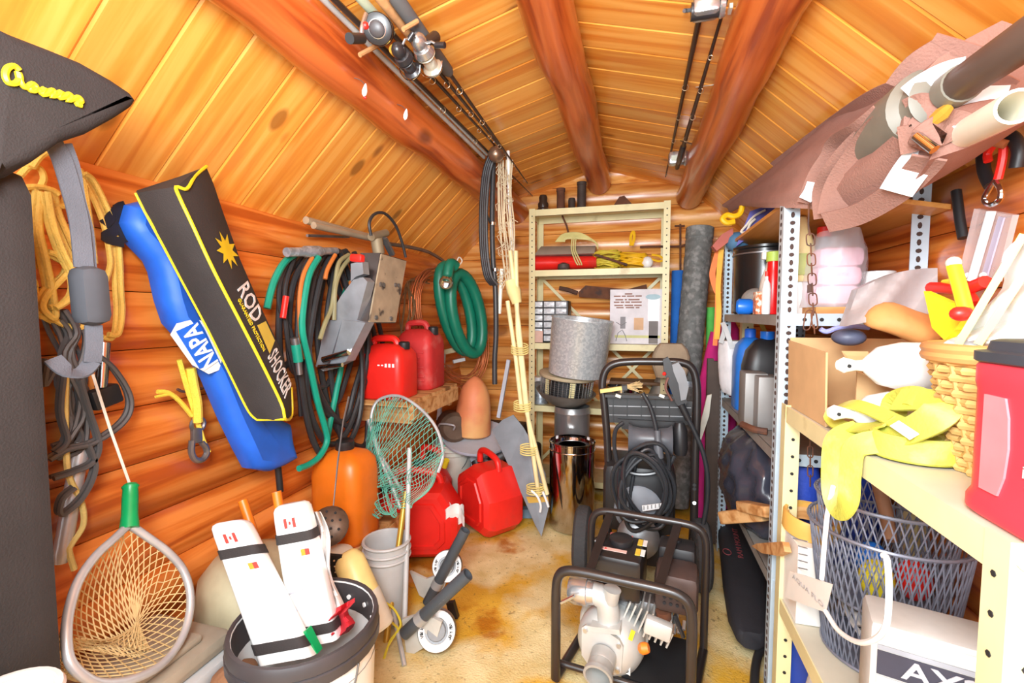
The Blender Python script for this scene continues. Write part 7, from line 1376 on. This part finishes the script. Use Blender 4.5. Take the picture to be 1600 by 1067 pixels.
for k, (x, y, lb) in enumerate(((570, 141, 'small white lure with a red tail hooked in the left purlin'), (634, 179, 'white teardrop lure hooked in the left purlin'))):
    t = thing('fishing_lure', PX(x, y, -.735), lb, 'lure', 'lures on the left purlin'); c = PX(x, y, -.735); obj('body', MB().lathe([(0, -.018), (.006, -.012), (.0075, -.002), (.004, .012), (.001, .018)], c, V((.2, 0, 1)), 12), m_white, t); obj('hook', MB().tube(spline([c + V((0, 0, .016)), c + V((-.008, -.01, .024)), c + V((-.02, -.02, .026))], 4), .001, 5), m_steel, t)
    if k == 0: obj('tail', MB().sph(c + V((.0, 0, -.02)), (.005, .004, .004), 8, 6), m_red, t)
# right pair of rods
def rod2(pa, pb, Xa, Xb, label, **k): return rod(pa, pb, Xa, Xb, label, **k)
t4, a4, b4 = rod2((1101, -10), (1040, 276), .155, .150, 'fishing rod under the right ceiling slope, reel at the door end', r0=.009, r1=.004, guides=5)
t5, a5, b5 = rod2((1058, 262), (1138, -10), .175, .205, 'fishing rod beside the right purlin with a counter reel at the far end', r0=.011, r1=.004, grip=(.06, .22, .014, m_reelb), guides=5)
t = thing('trolling_reel', PX(1102, 12, .17), 'silver trolling reel on the right rod at the door end', 'fishing reel'); c = PX(1103, 12, .150)
obj('frame', MB().box(c, (.062, .05, .045), bev=.01), m_reel, t); obj('side_plate', MB().lathe([(.026, 0), (.028, .004), (.026, .012), (0, .014)], c + V((.03, 0, 0)), (1, 0, 0), 20), m_reel, t); obj('spool', MB().cyl(c + V((-.034, 0, -.005)), c + V((.034, 0, -.005)), .02), m_reelb, t); obj('crank', MB().tube([c + V((-.034, 0, 0)), c + V((-.05, -.01, -.005)), PX(1072, 15, .132)], .0045, 8), m_steel, t); obj('crank_knob', MB().tube([PX(1049, 10, .113), PX(1049, 14, .113), PX(1051, 30, .113), PX(1051, 33, .113)], [.007, .011, .011, .007], 12), m_reelb, t)
t = thing('counter_reel', PX(1060, 250, .17), 'silver line counter reel at the far end of the right rods', 'fishing reel'); c = PX(1057, 248, .172)
obj('frame', MB().box(c, (.075, .055, .06), bev=.012), m_reel, t); obj('counter_window', MB().box(c + V((-.008, -.030, -.006)), (.034, .006, .024)), mat('pale_display', rgb(190, 196, 180), .3), t, smooth=False); obj('side_plate', MB().lathe([(.034, 0), (.036, .006), (.03, .018), (0, .02)], c + V((.034, 0, 0)), (1, 0, 0), 20), m_reel, t); obj('crank', MB().tube([c + V((.05, -.005, -.01)), c + V((.07, -.01, -.02))], .005, 8), m_reel, t); obj('crank_knob', MB().tube([c + V((.07, -.015, -.045)), c + V((.085, -.015, -.005))], [.012, .009], 10), m_reelb, t)
mb = MB(); mb.ribbon([PX(1062, 139, .17), PX(1090, 136, .20), PX(1119, 132, .24)], .008, .003, (0, 0, -1)); obj('white_tie', mb, m_whited, label='white plastic tie strip holding the right rods to the purlin', cat='tie'); mb = MB(); mb.tube([PX(1040, 215, .16), PX(1064, 220, .19), PX(1085, 226, .23)], .003, 6); obj('thin_wire', mb, m_steel, label='thin wire holding the right rods near the counter reel', cat='wire')
mb = MB(); mb.box(PX(1141, 14, .225), (.008, .03, .012)); mb.box(PX(1139, 4, .225), (.012, .05, .006)); obj('metal_bracket', mb, m_whited, label='pale metal bracket on the right purlin', cat='bracket', smooth=False)
# ---------------------------------------------------------------- folded canvas awning
m_canvas = mat('mauve_canvas', rgb(150, 110, 97), .9, var=.08, bump=.4, bscale=220); m_liner = mat('pale_liner', rgb(222, 226, 230), .6); m_hem = mat('canvas_hem', rgb(196, 150, 134), .9)
t = thing('canvas_awning', PY(1290, 340, 1.33), 'bundle of folded mauve canvas awning lying on the plywood under the roof', 'canvas')
ST = [(2.42, (1128, 320), (1142, 332)), (2.15, (1165, 294), (1160, 322)), (1.85, (1212, 258), (1190, 326), 1.72), (1.60, (1265, 214), (1232, 326), 1.395), (1.44, (1300, 188), (1262, 326), 1.35), (1.34, (1328, 166), (1290, 350)), (1.22, (1370, 138), (1335, 342)), (1.10, (1420, 108), (1395, 310)), (1.02, (1462, 84), (1432, 278)), (.97, (1500, 60), (1455, 252))]
def clampx(p): p = p.copy(); p.x = min(p.x, .725); return p
rows = []
for i, (Y, T_, B_, *yb) in enumerate(ST):
    T, B = PY(*T_, Y), PY(*B_, yb[0] if yb else Y); rw = []; f = min(1, i / 5)
    for k in range(13):
        v = k / 12; p = T.lerp(B, v) + V((-.045 * math.sin(math.pi * v) * f - .012 * f * math.sin(v * 15 + .5 * i), 0, 0)) + V((0, .012 * math.sin(v * 9 + i), 0)); rw.append(p)
    for k in range(7):
        v = 1 - k / 6; q_ = T.lerp(B, v); rw.append(clampx(q_ + V((.02 + (.16 if i > 1 else .06 + .04 * i) * math.sin(math.pi * (k + .5) / 7), 0, .02 - .0 * k))))
    for p in rw:
        if GY0 - .08 < p.y < GY1 + .03 and p.x > .40: p.z = max(p.z, 1.47 - max(0, p.x - .415) * .203 + .016)
    rows.append(rw)
obj('canvas_bundle', MB().loft(rows), m_canvas, t, ang=70)
# loose folds at the near end
def fold(pts, Ys, wid, nm, m, off=(0, 0, 1)): return obj(nm, MB().ribbon(spline([PY(x, y, Y) for (x, y), Y in zip(pts, Ys)], 6), wid, .004, off), m, t)
for k, (pp, Yp, wd) in enumerate((([(1212, 262), (1290, 205), (1360, 160), (1420, 135), (1475, 90)], [1.85, 1.5, 1.22, 1.08, .98], .05), ([(1290, 340), (1288, 300), (1305, 265), (1340, 225), (1385, 190), (1420, 175)], [1.30, 1.28, 1.22, 1.15, 1.08, 1.02], .05), ([(1300, 335), (1312, 290), (1345, 240), (1372, 205), (1400, 190)], [1.26, 1.22, 1.15, 1.08, 1.02], .06), ([(1262, 318), (1280, 275), (1300, 245), (1310, 225), (1345, 205), (1380, 178)], [1.35, 1.30, 1.26, 1.22, 1.12, 1.06], .05), ([(1500, 62), (1480, 85), (1440, 110), (1415, 140)], [.95, .97, 1.0, 1.03], .07), ([(1420, 175), (1440, 170), (1450, 190), (1436, 212), (1405, 220)], [.98, .96, .96, .97, .99], .05), ([(1565, 112), (1552, 125), (1538, 150), (1520, 175), (1490, 190)], [.93, .94, .95, .96, .97], .06), ([(1500, 200), (1480, 195), (1462, 205), (1450, 215), (1500, 190), (1545, 180)], [.95, .95, .94, .95, .95, .95], .05), ([(1290, 348), (1340, 335), (1400, 300), (1440, 262), (1452, 246)], [1.24, 1.18, 1.08, 1.0, .97], .05))): fold(pp, Yp, wd, 'canvas_fold', m_canvas, (-.4, -.6, -.5))
for k, (pp, Yp) in enumerate((([(1425, 155), (1445, 140), (1475, 125), (1505, 118)], [.97, .96, .95, .94]), ([(1490, 200), (1510, 175), (1535, 150), (1542, 135)], [.95, .95, .94, .94]), ([(1400, 300), (1420, 270), (1440, 245), (1462, 225)], [1.06, 1.02, 1.0, .98]), ([(1330, 268), (1338, 245), (1345, 232)], [1.2, 1.18, 1.16]), ([(1258, 312), (1266, 300), (1272, 285)], [1.33, 1.32, 1.31]))): fold(pp, Yp, .055 if k < 3 else .03, 'liner_fold', m_liner, (-.4, -.8, -.3))
a, b = PY(1452, 165, 1.0), PY(1650, 30, .74); d_ = b - a; obj('roller_socket', MB().lathe([(.062, -.20), (.066, -.02), (.066, 0), (.05, .01), (.046, .03), (.05, .04), (.038, .045)], a, d_, 28), mat('grey_socket', rgb(120, 116, 104), .5), t)
obj('pole', MB().lathe([(.024, 0), (.024, .08), (.027, .085), (.027, d_.length)], a, d_, 20), mat('brown_pole', rgb(92, 74, 64), .5), t, label='dark brown pole end'); obj('collar', MB().lathe([(.030, .06), (.030, .09)], a, d_, 20), mat('grey_socket', rgb(150, 146, 134)), t)
obj('pin', MB().cyl(PY(1432, 212, .95), PY(1460, 234, .93), .008, n=12), m_chrome, t); obj('brass_fitting', MB().tube([PY(1460, 188, .94), PY(1472, 178, .93), PY(1482, 168, .93)], [.010, .012, .008], 8), m_gold, t)
a, b = PY(1490, 218, 1.02), PY(1588, 166, .80); d_ = b - a; obj('pvc_pipe', MB().lathe([(.023, 0), (.023, d_.length), (.019, d_.length), (.019, d_.length * .3), (0, d_.length * .3)], a, d_, 24), mat('ivory_pvc', rgb(236, 230, 210), .4, var=.05, col2=rgb(226, 200, 130), c2lo=.6, c2hi=.75, c2scale=9), label='ivory plastic pipe resting beside the canvas awning', cat='pipe')
mb = MB(); mb.cyl(PX(1482, 205, .60), PX(1572, 226, .66), .008, n=10); obj('wooden_dowel', mb, mat('brown_dowel', rgb(170, 100, 56), .6), label='thin brown dowel above the black hook', cat='dowel')
mb = MB(); mb.cyl(PX(1390, 300, .70), PX(1640, 150, .72), .010, n=10); obj('black_rail', mb, m_black, label='black rod along the right eave behind the hook', cat='rod')
